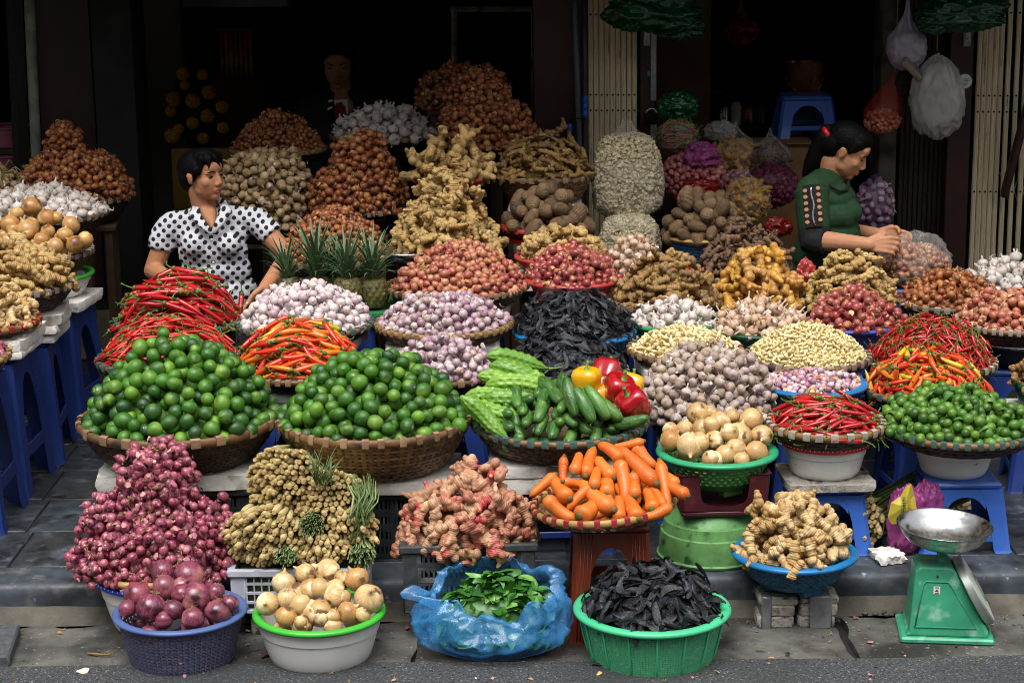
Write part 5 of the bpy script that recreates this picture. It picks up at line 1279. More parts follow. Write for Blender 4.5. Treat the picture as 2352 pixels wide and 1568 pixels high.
heap('garlic_heap', 'hanging tan garlic head', 'tan garlic heads', 'garlic', L6, t_garlic(.035, g_garb), [Mound((c.x, c.y, c.z-.02), .11, .16, 2.5, 1.8)], .033, 0, jit=.2, flakes=(FW, 60))
b = MB()
for i in range(60):
    p = c+Vector((random.uniform(-.06, .06), random.uniform(-.06, .02), random.uniform(.1, .15))); d = Vector((random.uniform(-.3, .5), random.uniform(-.4, .1), random.uniform(-.1, .5)))
    b.tube([p, p+d*.1, p+d*.17+Vector((0, 0, -.05))], [.003, .0025, .001], 4)
tag(b.build('garlic_stalks', g_straw), 'dry stalks spilling from the garlic at the far left', 'stalks')
sup(L6, c.x, c.y, c.z-.02, .24, 'stand', foam=0)
L7 = 'the basket at the left edge above the stools'
c, R = spot(-250, 18, 820, 5.85)
basket(L7, c, R, .05, m_bamp, m_btan, m_weave, rb=.72, label='pale bamboo basket cut off by the left edge')
heap('shallot_heap', 'dark red shallot', 'dark red shallots', 'shallot', L7, t_shallot(.03, g_shv), [mound(c, R*.92, .07)], .029, 20, flakes=(FB, 90))
sup(L7, c[0], c[1], c[2]-.05, .36, foam=0, sw=.34)

# ================================================================== back of the stall
B1 = 'the tray of shallots behind the woman in polka dots'
c, R = spot(530, 748, 342, 8.22)
basket(B1, c, R, .05, m_bamp, m_bamy, m_weaved, rb=.75, label='pale rimmed tray of shallots behind the woman in polka dots')
heap('shallot_heap', 'red brown shallot', 'red brown shallots', 'shallot', B1, t_shallot(.0235, g_shb, 'brown_shallot', tail=.5), [mound(c, R*.93, H_(c, 640, 256, 8.22), a=1.6, b=1.2)], .0225, 40, jit=.2, flakes=(FB, 90))
sup(B1, c[0], c[1], c[2]-.05, .34, 'stand', foam=1, ground=SW if c[1]+.17 < STEP_Y else FLOOR) if False else sup(B1, c[0], c[1]+.10, c[2]-.05, .20, 'stand', foam=1, ground=FLOOR)
B2 = 'the basket of large white garlic in the dark'
c, R = spot(760, 992, 312, 8.30)
basket(B2, c, R, .05, m_bam, m_btan, m_weaved, rb=.75, label='dark basket of large white garlic before the girl in black')
heap('garlic_heap', 'large white garlic head', 'large white garlic heads', 'garlic', B2, t_garlic(.048, g_garw, stem=.25), [mound(c, R*.95, H_(c, 885, 245, 8.30), a=1.9, b=1.3, dx=.01)], .046, 30, 'up', jit=.2, flakes=(FW, 60))
sup(B2, c[0], c[1]+.1, c[2]-.05, .22, 'stand', foam=0, ground=FLOOR)
B3 = 'the basket of bundled shallots behind the pineapples'
c, R = spot(716, 930, 478, 7.68)
basket(B3, c, R, .09, m_bam, m_bgrey, m_weaved, rb=.65, label='dark basket of bundled brown shallots behind the pineapples')
heap('shallot_heap', 'coppery shallot', 'coppery shallots', 'shallot', B3, t_shallot(.031, g_shb, 'brown_shallot'), [mound(c, R*1.02, H_(c, 825, 375, 7.68), a=3, b=2), mound(c, R*.72, H_(c, 838, 312, 7.68), dx=.02, a=3, b=2.2)], .0295, 60, jit=.22, flakes=(FB, 90))
sup(B3, c[0], c[1], c[2]-.09, .28, 'stand', foam=0)
B4 = 'the basket of brown garlic beside the woman in polka dots'
c, R = spot(505, 726, 508, 7.72)
basket(B4, c, R, .07, m_weaved, m_btan, m_weaved, rb=.7, label='dark basket of brown garlic beside the woman in polka dots')
heap('garlic_heap', 'brown garlic head', 'brown garlic heads', 'garlic', B4, t_garlic(.036, g_garb, stem=.3), [mound(c, R*.98, H_(c, 615, 352, 7.72), a=3.4, b=2.6)], .034, 30, jit=.22, flakes=(FW, 60))
sup(B4, c[0], c[1], c[2]-.07, .30, 'stand', foam=0)
B5 = 'the low basket of shallots behind the pineapple leaves'
c, R = spot(648, 892, 590, 7.26)
basket(B5, c, R, .06, m_weaved, m_btan, m_weaved, rb=.72, label='low basket of red brown shallots behind the pineapple leaves')
heap('shallot_heap', 'small coppery shallot', 'small coppery shallots', 'shallot', B5, t_shallot(.0255, g_shb, 'brown_shallot', tail=.6), [mound(c, R*.96, H_(c, 775, 482, 7.26), a=1.9, b=1.4)], .0245, 40, jit=.2, flakes=(FB, 90))
sup(B5, c[0], c[1], c[2]-.06, .32)
B6 = 'the tall ginger heap in the middle'
c, R = spot(903, 1150, 572, 7.22)
basket(B6, c, R, .06, m_bam, m_btan, m_weaved, rb=.72, label='basket under the tall heap of ginger in the middle')
heap('ginger_heap', 'golden ginger root', 'golden ginger roots', 'ginger', B6, t_ginger(.10, g_gin, fat=.15, knobs=5), [mound(c, R*.96, H_(c, 1030, 455, 7.22), a=2.4, b=1.4), mound(c, R*.52, H_(c, 1030, 395, 7.22), a=3, b=2)], .05, 40, 'lay', jit=.22, pack=.82)
sup(B6, c[0], c[1], c[2]-.06, .32)
B6b = 'the red tray on top of the ginger heap'
c, R = spot(940, 1126, 408, 7.50)
basin('red plastic tray of large ginger above the tall ginger heap', c, R, .045, m_redb, m_redb)
heap('ginger_heap', 'large branching ginger root', 'large branching ginger roots', 'ginger', B6b, t_ginger(.13, g_gin, fat=.16, knobs=4), [mound(c, R*.9, H_(c, 1035, 318, 7.50), a=2.2, b=1.4)], .065, 12, 'up', jit=.25, pack=.85)
sup(B6b, c[0], c[1], c[2]-.045, .26, 'stand', foam=0)
B7 = 'the tall bundle of shallots before the maroon column'
c, R = spot(1012, 1222, 328, 7.95)
basket(B7, c, R, .06, m_redst, m_btan, m_weaved, rb=.7, label='basket under the tall bundle of shallots before the maroon column')
heap('shallot_heap', 'shiny brown shallot', 'shiny brown shallots', 'shallot', B7, t_shallot(.030, g_shb, 'brown_shallot'), [mound(c, R*1.0, H_(c, 1120, 225, 7.95), a=3, b=2.4), mound(c, R*.75, H_(c, 1105, 172, 7.95), dx=-.03, dy=.08, a=3, b=2.2)], .0285, 40, jit=.22, flakes=(FB, 90))
sup(B7, c[0], c[1], c[2]-.06, .28, 'stand', foam=0, ground=SW)
B8 = 'the dim wire rack of shallots'
c = at(1065, 240, 8.45)
heap('shallot_heap', 'dim brown shallot', 'dim brown shallots', 'shallot', B8, t_shallot(.030, g_shb, 'brown_shallot'), [Mound((c.x, c.y, c.z), .20, H_(c, 1065, 158, 8.45), 3, 2.4)], .029, 0, jit=.25, flakes=(FB, 90))
sup(B8, c.x, c.y+.02, c.z-.01, .34, 'stand', foam=0, ground=FLOOR)
# ================================================================== cucumber basket: cucumbers, gourds, peppers
g_cuc = mat('cucumber_skin', ['#254d1e', '#33602a', '#1d4020', '#4f7d34', '#2c5522'], .38, (20, .2), [('#6b9440', 26, .60, .76), ('#9aa85a', 60, .70, .76)], (160, .35), streak=(5, .55, '#6f9a48'))
g_gourd = mat('gourd_skin', ['#6c9a34', '#5f8c2e', '#7ca640', '#669436'], .38, (30, .15), [('#a4c862', 22, .6, .8)], (120, .25))
g_bred = mat('red_pepper_skin', ['#9c0c1a', '#ac1420', '#8f0a18'], .16, (8, .12), coat=.4, spec=.6)
g_byel = mat('yellow_pepper_skin', ['#e09a0a', '#e8a812'], .18, (8, .12), coat=.4, spec=.6)
g_pst = mat('pepper_stem', ['#5a7d2c', '#6b8f38'], .5, (30, .2))
def t_cuc(L, d):
    out = []
    for k in range(4):
        b = MB(); n = 12; pts = []; rr = []
        for i in range(n):
            t = i/(n-1); pts.append(((.05, -.04, .08, 0)[k]*L*math.sin(PI*t), 0, L*(t-.5))); rr.append(d/2*max(math.sin(PI*(.035+.93*t)), .05)**.36*(1-.10*t if k % 2 else .92+.08*t))
        b.tube(pts, rr, 14, lobes=lambda w, i: 1+.018*math.cos(6*w)); out.append(Tpl('cucumber', b, g_cuc))
    return out
def t_gourd(L, d):
    out = []
    for k in range(3):
        b = MB(); n = 46; pts = []; rr = []
        for i in range(n):
            t = i/(n-1); pts.append(((.06, -.05, .1)[k]*L*math.sin(PI*t), .02*L*math.sin(2*PI*t), L*(t-.5)))
            r = d/2*(min(t/.2, 1)**.6*min((1-t)/.30, 1)**.75); rr.append(max(r, .0025))
        def lob(w, i): return 1+.085*math.cos(9*w)+.09*math.sin(i*1.9+k)*math.cos(9*w+PI*(i % 2))+.045*math.sin(i*2.7+5*w)
        b.tube(pts, rr, 36, lobes=lob); b.tube([pts[-1], (pts[-1][0]+.01, 0, L*.5+.025), (pts[-1][0]+.02, .004, L*.5+.045)], [.0035, .0025, .0018], 6); out.append(Tpl('bitter_gourd', b, g_gourd))
    return out
tc_, tg_ = t_cuc(.106, .039), t_gourd(.19, .05)
z3 = c3[2]
cm = [Mound((c3[0]-.02, c3[1]-.075, z3-.025), R3*.74, H_(c3, 1290, 905, 5.50)+.02, 2.8, 1.7, .80), Mound((c3[0]+.11, c3[1]-.10, z3-.02), R3*.42, .075, 2.4, 1.5)]
pa, na_ = scatter(cm, .037, 0, .0); pb2, nb2 = scatter(cm, .042, .035, .1); pts, nr_ = pa+pb2, na_+nb2
for p, n in zip(pts, nr_):
    if p[1] > c3[1]+.03: continue
    t = tc_[int(RNG.integers(4))]; d = Vector((RNG.normal(.0, .32), -1, RNG.normal(-.12, .2))).normalized(); s = RNG.uniform(.85, 1.12)
    individual(t, Vector(p)-d*.035*s, zto(d), s, 'ribbed green cucumber in the cucumber basket, below the peppers', 'cucumber', 'cucumbers in the green bound basket')
for u, v, Y, dx, dz in ((1312, 912, 5.42, .25, -.9), (1372, 925, 5.42, .55, -.75), (1340, 930, 5.40, .5, -.8), (1392, 935, 5.44, .75, -.5)):
    individual(tc_[0], at(u, v, Y), zto(Vector((dx, -.55, dz)).normalized()), 1.12, 'long dark cucumber lying on top beside the yellow pepper', 'cucumber', 'cucumbers on top of the heap')
individual(tc_[1], at(1450, 967, 5.41), zto(Vector((.9, -.3, .3)).normalized()), 1.0, 'striped cucumber at the right end of the cucumber basket', 'cucumber')
for k, (u, v, Y, a, b_, s) in enumerate(((1188, 832, 5.74, .22, .1, 1.05), (1200, 860, 5.68, .28, .0, 1.12), (1195, 895, 5.60, .12, -.1, 1.12), (1180, 925, 5.55, .1, -.1, 1.05), (1150, 945, 5.50, .2, -.2, 1.0), (1112, 958, 5.44, .75, -.35, 1.0), (1165, 880, 5.64, .25, 0, 1.0), (1140, 915, 5.58, .1, 0, 1.0), (1150, 965, 5.58, .1, 0, 1.0), (1200, 905, 5.72, .1, 0, 1.0))):
    lab = ('topmost pale green bitter gourd in the cucumber basket', 'second bitter gourd from the top of the cucumber basket', 'bumpy bitter gourd in the middle of the pale green gourds', 'bitter gourd lying just left of the cucumbers', 'lower bitter gourd half hidden by the cucumbers', 'bitter gourd slanting down the left rim of the basket')
    individual(tg_[k % 3], at(u, v, Y), zto(Vector((.92, b_, -a)).normalized()), s, lab[k] if k < 6 else 'pale green bitter gourd buried under the other gourds', 'bitter gourd', None if k < 6 else 'bitter gourds under the others')
def pepper(label, p, d, m, rot, tilt):
    b = MB(); pr = [(0, -.46), (.12, -.50), (.25, -.49), (.36, -.38), (.43, -.15), (.48, .1), (.49, .26), (.42, .41), (.28, .47), (.14, .44), (.06, .39), (0, .38)]
    def lb(t, r, z): return 1+.085*math.cos(4*t)*(1 if z < .45 else .7)+.05*math.cos(3*t+1)*(z < 0)
    b.lathe(pr, 40, lb); scaled(b, d); T = tag(b.build('bell_pepper', m, None, p, zto(Vector(tilt).normalized(), rot)), label, 'pepper')
    s = MB(); s.tube([(0, 0, .37*d), (0, 0, .42*d), (.01*d, 0, .5*d), (.05*d, .02*d, .62*d), (.08*d, .02*d, .70*d)], [.16*d, .10*d, .05*d, .05*d, .065*d], 9); s.build('stem', g_pst, T)
pepper('yellow bell pepper standing upright in the cucumber basket', at(1347, 876, 5.58), 0.0902, g_byel, 0.3, (0, -.05, 1))
pepper('red bell pepper at the back, behind the yellow pepper', at(1392, 860, 5.72), 0.0946, g_bred, .8, (.3, .6, .5))
pepper('large red bell pepper with green stem in the middle of the peppers', at(1420, 897, 5.58), 0.1012, g_bred, 1.6, (.4, -.25, .9))
pepper('red bell pepper at the front right of the cucumber basket', at(1457, 928, 5.48), 0.0990, g_bred, .5, (-.55, -.3, .75))
pepper('yellow bell pepper lying under the red peppers', at(1385, 916, 5.60), 0.0880, g_byel, .2, (-.4, .2, .8))
pepper('yellow bell pepper peeking out behind the red peppers', at(1447, 890, 5.72), 0.0880, g_byel, 1.2, (.3, .5, .8))
pepper('red bell pepper low among the cucumbers', at(1428, 958, 5.50), 0.0880, g_bred, .2, (-.2, -.6, .6))
pepper('red bell pepper half hidden behind the cucumbers', at(1395, 895, 5.66), 0.0880, g_bred, .7, (-.2, -.6, .6))

# ================================================================== purple shallots on the tray
K1 = 'the pink bound tray on the blue rimmed basin'
ck1, Rk = spot(216, 508, 1296, 5.19)
basket(K1, ck1, Rk, .028, m_bamp, m_bred, m_weave, rb=.85, label='flat bamboo tray with pink bindings under the purple shallots', bw=.3)
basin('white basin with dotted blue rim under the purple shallots', (ck1[0], ck1[1], ck1[2]-.030), Rk*.99, ck1[2]-.030+.002, m_white, m_bluep, rb=.66, dots=True, rim=.012)
heap('shallot_heap', 'purple shallot', 'purple shallots', 'shallot', 'the tall purple pile', t_shallot(.0275, g_shv, 'purple_shallot'), [Mound((ck1[0], ck1[1], ck1[2]-.015), 180*mpp(1296, 5.19), H_(ck1, 362, 1165, 5.19)+.015, 3.2, 2.2, .72), Mound((ck1[0]+.006, ck1[1]+.03, ck1[2]), 92*mpp(1296, 5.1), H_(ck1, 365, 1030, 5.22), 4, 3.0), Mound((ck1[0]-.115, ck1[1]-.0, ck1[2]), .085, H_(ck1, 300, 1140, 5.19), 3, 2.2), Mound((ck1[0]+.13, ck1[1]+.02, ck1[2]), .085, H_(ck1, 480, 1150, 5.2), 3, 2.2)], .0275, 300, jit=.32, pack=.84, flakes=(FP, 240))

# ================================================================== lemongrass in the pale crate
g_lem = mat('lemongrass_stalk', ['#c0ac78', '#b09a64', '#cabb8c', '#a88e5c', '#bfb07e'], .5, (60, .2), [('#8f7a48', 60, .62, .72)], zramp=[(-.24, '#6f8f4a'), (-.12, '#a0a468'), (-.05, '#d2c08c'), (-.012, '#d0bc88'), (0.0, '#a88e5c')], rings=(90, .3))
g_lemg = mat('lemongrass_leaf', ['#6a7f48', '#586f3c', '#7f8f5a', '#94a070'], .55, (60, .25))
cx, cy = at(692, 1350, 5.13).x, 5.16
PC = crate('pale lavender plastic crate under the lemongrass', cx, cy, .068, .385, .15, .132, m_lav, -.015, rows=4, cols=14, thick=.012, panels=99, bar=.0017); fbx = MB(); fbx.box(-.17, .17, -.055, .055, .014, .12); tag(fbx.build('lemongrass_filling', g_lemg, None, (cx, cy, .068)), 'cut lemongrass packed inside the lavender crate', 'lemongrass', kind='stuff')
slab('foam block under the lavender crate', cx, 5.16, -.003, .30, .11, .071, m_foamd, 0)
sb_ = MB(); sb_.tube([(0, 0, -.002), (0, 0, -.0005), (0, 0, 0), (0, 0, -.006), (.0005, 0, -.022), (.001, 0, -.045), (.001, .001, -.08), (.002, 0, -.13), (.004, .003, -.24)], [.0015, .0030, .0052, .0066, .0088, .0096, .0086, .0066, .0042], 9); lem_me = sb_.mesh('stalk', g_lem, True, 35)
sg_ = MB(); sg_.tube([(0, 0, .0), (0, 0, -.02), (.002, 0, -.1)], [.0022, .0026, .003], 5, .5); leg_me = sg_.mesh('leaf_end', g_lemg)
def bundle(label, u, v, Y, ru, rv, d, bulge=.03, n_=None, green=False, L=.24):
    p = at(u, v, Y); k = mpp(v, Y); d = Vector(d).normalized(); rt = thing('lemongrass_bundle', label, 'lemongrass', p)
    X = d.cross(Vector((0, 0, 1))).normalized(); Z = X.cross(d); sp = .0062 if green else .0168; RX, RZ = ru*k, rv*k
    j = -int(RZ/sp/.866)-1
    me = leg_me if green else lem_me
    while j*sp*.866 < RZ:
        i = -int(RX/sp)-1
        while i*sp < RX:
            x = (i+(.5 if j % 2 else 0))*sp+RNG.normal(0, sp*.12); z = j*sp*.866+RNG.normal(0, sp*.12); q = (x/RX)**2+(z/RZ)**2
            if q < 1:
                off = bulge*(1-q)+RNG.normal(0, .014); sd = d+X*x/RX*.22+Z*z/RZ*.22+Vector(RNG.normal(0, .075, 3))
                obj('leaf_end' if green else 'stalk', me, rt, X*x+Z*z+d*off, zto(sd.normalized()), RNG.uniform(.85, 1.15))
            i += 1
        j += 1
    return rt
bundle('upper left bundle of lemongrass with its pale root ends', 652, 1105, 5.230, 92, 82, (-.12, -1, .22), .04)
bundle('right upper bundle of lemongrass below the lime basket', 768, 1165, 5.190, 84, 86, (.06, -1, .2), .045)
bundle('lower left bundle of lemongrass overhanging the crate', 600, 1235, 5.110, 96, 72, (-.16, -1, .0), .04)
bundle('bottom middle bundle of lemongrass on the crate rim', 740, 1268, 5.090, 74, 44, (.0, -1, .0), .03)
bundle('right lower bundle of lemongrass stalks', 812, 1218, 5.130, 62, 58, (.15, -1, .05), .03)
bundle('back bundle of lemongrass filling the middle', 690, 1200, 5.220, 70, 60, (0, -1, .1), .03)
bundle('cut green lemongrass tops in the middle of the bundles', 716, 1208, 5.100, 30, 34, (0, -1, .1), .01, green=True)
bundle('cut green lemongrass tops at the crate rim, left of the middle', 655, 1280, 5.050, 28, 24, (0, -1, -.1), .01, green=True)
bundle('cut green lemongrass tops at the right crate corner', 832, 1276, 5.060, 34, 28, (.1, -1, -.1), .01, green=True)
b = MB()
for i in range(60):
    u = random.uniform(800, 872); p = at(random.uniform(802, 838), random.uniform(1180, 1262), 5.08+random.uniform(0, .05)); q = at(u-10+random.uniform(-8, 14), random.uniform(1085, 1125), 5.2)
    m_ = p.lerp(q, .55)+Vector((.02, -.02, .01)); b.tube([p, m_, q], [.0045, .0036, .0012], 4, .35)
for i in range(34):
    p = at(740+random.uniform(-20, 20), 1110+random.uniform(-10, 10), 5.14); q = p+Vector((random.uniform(-.05, .06), random.uniform(-.02, .05), random.uniform(.03, .1)))
    b.tube([p, p.lerp(q, .6)+Vector((0, 0, .01)), q], [.004, .003, .0008], 4, .35)
tag(b.build('lemongrass_leaves', g_lemg), 'green lemongrass leaves spilling from the bundles beside the black crate', 'leaves', kind='stuff')

# ================================================================== galangal in the grey crate
cx, cy = at(1076, 1300, 5.1).x, 5.145
GC = crate('dusty dark grey crate of galangal roots', cx, cy, .075, .37, .175, .20, m_gcrate, .03, rows=4, cols=20)
slab('dark broken brick under the front of the grey crate', cx, 5.17, -.003, .24, .10, .078, mat('old_brick', ['#3a322c'], .9, (30, .4), None, (90, .6)), 0, name='brick_block')
cg = Vector((cx, cy+.02, .275))
heap('galangal_heap', 'pink galangal root', 'pink galangal roots', 'galangal', 'the dusty dark grey crate', t_ginger(.108, g_gal, name='galangal_root', fat=.155, knobs=5, dec=.7), [Mound((cg.x, cg.y, cg.z-.02), .178, H_(cg, 1085, 1120, 5.15)+.02, 3.2, 1.5, .72), Mound((cg.x+.0, cg.y+.03, cg.z), .10, H_(cg, 1085, 1070, 5.19), 2, 1.3)], .05, 90, 'lay', jit=.22, pack=.85)
individual(t_ginger(.108, g_gal, name='galangal_root', fat=.155, knobs=5, dec=.7)[2], at(1072, 1078, 5.17), zto((.15, -.1, 1)), .95, 'topmost pink galangal root standing upright on the heap', 'galangal', None)
individual(t_ginger(.108, g_gal, name='galangal_root', fat=.155, knobs=5, dec=.7)[1], at(1135, 1245, 5.02), zto((.1, -.3, -1)), .8, 'galangal root hanging over the front rim of the grey crate', 'galangal', None)

# ================================================================== carrots on the brown stool
g_car = mat('carrot_skin', ['#d0681c', '#d8742a', '#c85c18', '#da7a24'], .42, (26, .14), [('#e09a58', 60, .66, .74)], (60, .2), rings=(55, .3))
g_crn = mat('carrot_crown', ['#5c5a2c', '#6b5a30', '#4a5a24'], .7, (60, .3))
def t_carrot(L, d):
    out = []
    for k in range(4):
        b = MB(); n = 13; pts = []; rr = []
        for i in range(n):
            t = i/(n-1); pts.append(((.06, -.05, .1, 0)[k]*L*math.sin(PI*t*.9), (.02, .03, -.02, 0)[k]*L*t, L*(.5-t)))
            rr.append(d/2*((.42, .80, .96)[i] if i < 3 else (1-.45*t) if i < n-2 else (.42, .16)[i-n+2])*(1+.015*math.sin(9*t+k)))
        b.tube(pts, rr, 14); T = Tpl('carrot', b, g_car)
        c = MB(); c.tube([(0, 0, L*.5-.004), (0, 0, L*.5+.003), (.001, 0, L*.5+.009)], [d*.24, d*.2, d*.13], 9); T.sub = [('crown', Tpl('crown', c, g_crn))]; out.append(T)
    return out
cc, Rc = spot(1226, 1556, 1150, 5.12)
KT = 'the carrot tray'
basket(KT, cc, Rc, .035, m_bamp, m_bred, m_weavel, rb=.80, label='yellow bamboo tray with red bindings holding carrots', nb=30, bw=.36, tilt=(R_(5), 0), rim_h=.022)
tcar = t_carrot(.140, .050)
def carrot_y(v): return cc[1]-Rc*.80+Rc*1.05*max(0, min(1, (1205-v)/185))
CARS = [(660, 1170, 740, 910, 150), (560, 1115, 585, 1000, 120), (470, 1045, 478, 1245, 95), (360, 1185, 190, 1330, 110), (515, 1375, 370, 1165, 150), (905, 1185, 770, 1025, 150), (960, 1020, 790, 920, 135), (1280, 1230, 955, 915, 165), (1110, 895, 1290, 1085, 145), (1140, 870, 930, 915, 95), (955, 1045, 1010, 1435, 150), (1325, 1050, 1405, 1465, 125), (905, 1470, 620, 1205, 175), (1095, 1180, 1115, 1395, 135), (1255, 1470, 1190, 1270, 150), (1440, 1220, 1340, 1150, 120), (1530, 1330, 1390, 1265, 125), (610, 1525, 760, 1380, 190), (300, 1365, 590, 1560, 150), (1120, 1545, 1045, 1380, 160), (955, 1565, 950, 1370, 135), (670, 1305, 535, 1450, 110), (1380, 1455, 1180, 1525, 115), (850, 1300, 860, 1210, 150), (1345, 1425, 1240, 1280, 95), (860, 1490, 700, 1570, 115), (540, 1240, 640, 1265, 95), (740, 1235, 760, 1130, 120), (1090, 1320, 1060, 1200, 120)]
for i, (x0, y0, x1, y1, dd) in enumerate(CARS):
    u0, v0, u1, v1 = 1176+x0*.2563, 792+y0*.2563, 1176+x1*.2563, 792+y1*.2563; lift = .028*((i*7) % 5)/5
    p0, p1 = at(u0, v0, carrot_y(v0)-.02-lift), at(u1, v1, carrot_y(v1)-lift); d = p0-p1; L = max(d.length*1.04, .095); th = dd*.2563*mpp(v0, 5.0)*1.04
    individual(tcar[i % 4], p1+d*.5, zto(d.normalized()), (th/.050, th/.050, L/.140), 'orange carrot on top of the carrot heap', 'carrot', 'carrots on top of the yellow tray')
pts, nr_ = scatter([Mound((cc[0]+.01, cc[1], cc[2]-.01), Rc*.74, H_(cc, 1395, 1050, 5.12), 1.9, 1.4)], .042, .035, -.1)
for i, (p, n) in enumerate(zip(pts, nr_)):
    individual(tcar[i % 4], Vector(p), zto(Vector((RNG.normal(0, .7), -1, RNG.normal(-.2, .2))).normalized()), .85, 'orange carrot under the upper carrots on the tray', 'carrot', 'carrots lower in the heap')
m_bst = mat('brown_plastic', ['#74301a', '#6e2c18'], .42, (14, .15), [('#8f4a30', 9, .62, .78)], (70, .1))
stool('brown ribbed plastic stool under the carrot tray', cc[0]+.012, cc[1]+.0, -.004, cc[2]-.037, m_bst, .235, .0, bar=.40, ribbed=True, wt=.205)

# ================================================================== onions on the green bowl
oc, Ro = spot(1508, 1786, 1036, 5.44)
KO = 'the green colander above the upturned bowl'
colander('green plastic colander of brown onions above an upturned bowl', oc, Ro, .115, m_gcol, m_gcolr, rb=.55, nr=5, nc=38, frac=.55, p=.72, rim=.012, feet=3, top=.16, bot=.22)
onions(KO, 'pale brown onion', g_yel2, g_rt, oc, 5.44, Ro, [(1604, 950, 27), (1573, 984, 20), (1541, 1012, 27), (1585, 1024, 33), (1612, 985, 25), (1653, 969, 26), (1696, 1000, 32), (1726, 963, 28), (1641, 1012, 25), (1668, 1044, 26), (1737, 1038, 27), (1750, 1000, 27), (1632, 1053, 20), (1704, 1056, 19), (1540, 988, 20), (1683, 955, 17), (1630, 948, 18)])
m_gb = mat('green_bowl', ['#5f9455', '#689a5a'], .5, (30, .25), [('#2f5a30', 26, .58, .70), ('#8fae6a', 8, .60, .78)], (120, .15))
gb = MB(); Rg = 119*mpp(1260, 5.44); gh = .15
gb.lathe([(Rg+.004, 0), (Rg+.006, .006), (Rg, .010), (Rg*.985, gh*.35), (Rg*.965, gh*.52), (Rg*.93, gh*.54), (Rg*.90, gh*.74), (Rg*.86, gh*.76), (Rg*.74, gh*.95), (Rg*.68, gh), (0, gh)], 64)
gbx = at(1632, 1260, 5.44).x
tag(gb.build('upturned_bowl', m_gb, None, (gbx, 5.44, SW), sharp=30), 'green plastic bowl turned upside down under the maroon stool', 'bowl')
m_mar = mat('maroon_plastic', ['#4a1620', '#521a24'], .45, (14, .2), [('#6b3038', 20, .62, .76)], (70, .1))
s_ = stool('maroon plastic stool turned upside down under the onion colander', gbx+.02, 5.44, SW+gh+.132, .131, m_mar, .265, .04, bar=0, wt=.25); s_.rotation_euler = (PI, 0, .04)

# ================================================================== front row on the gutter
def foot_y(v): return 2.0/math.tan(PITCH+math.atan((v-H2)/FPX))
YF = 4.93
c, R = spot(262, 566, 1402, YF)
colander('purple grey plastic colander of large red onions', c, R, c[2]+.004, m_pur, m_purr, rb=.74, nr=11, nc=64, frac=.56, k=4, rim=.010, p=.6, top=.10)
onions('the purple grey colander', 'large red onion', g_ron, g_rt, c, YF, R, [(433, 1322, 37), (374, 1312, 28), (316, 1366, 33), (347, 1396, 35), (379, 1350, 31), (397, 1400, 26), (448, 1373, 39), (495, 1361, 24), (500, 1404, 31), (528, 1386, 22), (292, 1397, 20), (443, 1419, 27)], rz=-.9)
c, R = spot(580, 886, 1404, YF)
basin('white plastic basin with lime green rim of brown onions', c, R, c[2]+.004, m_white, m_limeg, rb=.70, rim=.011)
onions('the lime rimmed white basin', 'dusty brown onion', g_yel2, g_rt, c, YF, R, [(752, 1312, 31), (702, 1317, 25), (820, 1330, 30), (652, 1338, 29), (714, 1353, 27), (770, 1368, 31), (660, 1374, 25), (847, 1375, 35), (614, 1386, 27), (711, 1399, 26), (734, 1413, 28), (799, 1406, 27), (657, 1415, 25), (834, 1411, 18), (783, 1325, 18), (765, 1414, 18), (690, 1428, 15)])
c, R = spot(1318, 1677, 1396, 4.91)
colander('mint green plastic colander of black pods at the front', c, R, c[2]+.004, m_mint, m_mintr, rb=.76, nr=19, nc=150, frac=.52, k=4, rim=.013, p=.6, top=.08, ribs=16, bot=.07)
heap('black_pod_heap', 'curled black pod', 'curled black pods', 'pod', 'the mint green colander', t_pod(.064, .0195, g_pod), [mound(c, R*.84, H_(c, 1497, 1305, 4.91), dz=-.008, a=2.3, b=1.6)], .0225, 260, 'flat', jit=.45, pack=.84)
c, R = spot(1682, 1968, 1268, 5.18)
colander('blue plastic colander of pale ginger on a taped foam bundle', c, R, .105, m_teal, m_tealr, rb=.58, nr=6, nc=44, frac=.55, p=.7, rim=.012, feet=3, top=.12, bot=.22)
heap('ginger_heap', 'pale chunky ginger root', 'pale chunky ginger roots', 'ginger', 'the blue colander on the foam bundle', t_ginger(.074, g_ginl, fat=.21, knobs=4, dec=.7), [mound(c, R*.80, H_(c, 1830, 1150, 5.18), a=2.2, b=1.4)], .043, 70, 'lay', jit=.2, pack=.84)
zt_ = c[2]-.105; bx = at(1831, 1400, 5.13).x
m_tape = mat('grey_tape', ['#77787a', '#6a6b6e'], .3, (20, .3), [('#4a4a4c', 14, .55, .7)], (40, .3))
fb = thing('foam_bundle', 'bundle of broken foam pieces wrapped in grey tape under the ginger colander', 'foam bundle', (bx, 5.155, -.004))
for i, (x0, x1, zz, h) in enumerate(((-.115, -.012, 0, .034), (.0, .105, 0, .032), (-.10, -.01, .035, .032), (.005, .112, .033, .036), (-.112, .0, .068, zt_-.070), (.008, .115, .070, zt_-.072))):
    b = MB(); b.box(x0, x1, -.048+.004*(i % 2), .046, zz, zz+h+.003, .006); b.build('foam_piece', m_foamd, fb, sharp=40)
for x0, x1 in ((-.105, -.075), (.03, .095)):
    b = MB(); b.box(x0, x1, -.052, .05, -.001, zt_+.004, .004); b.build('tape', m_tape, fb, sharp=40)

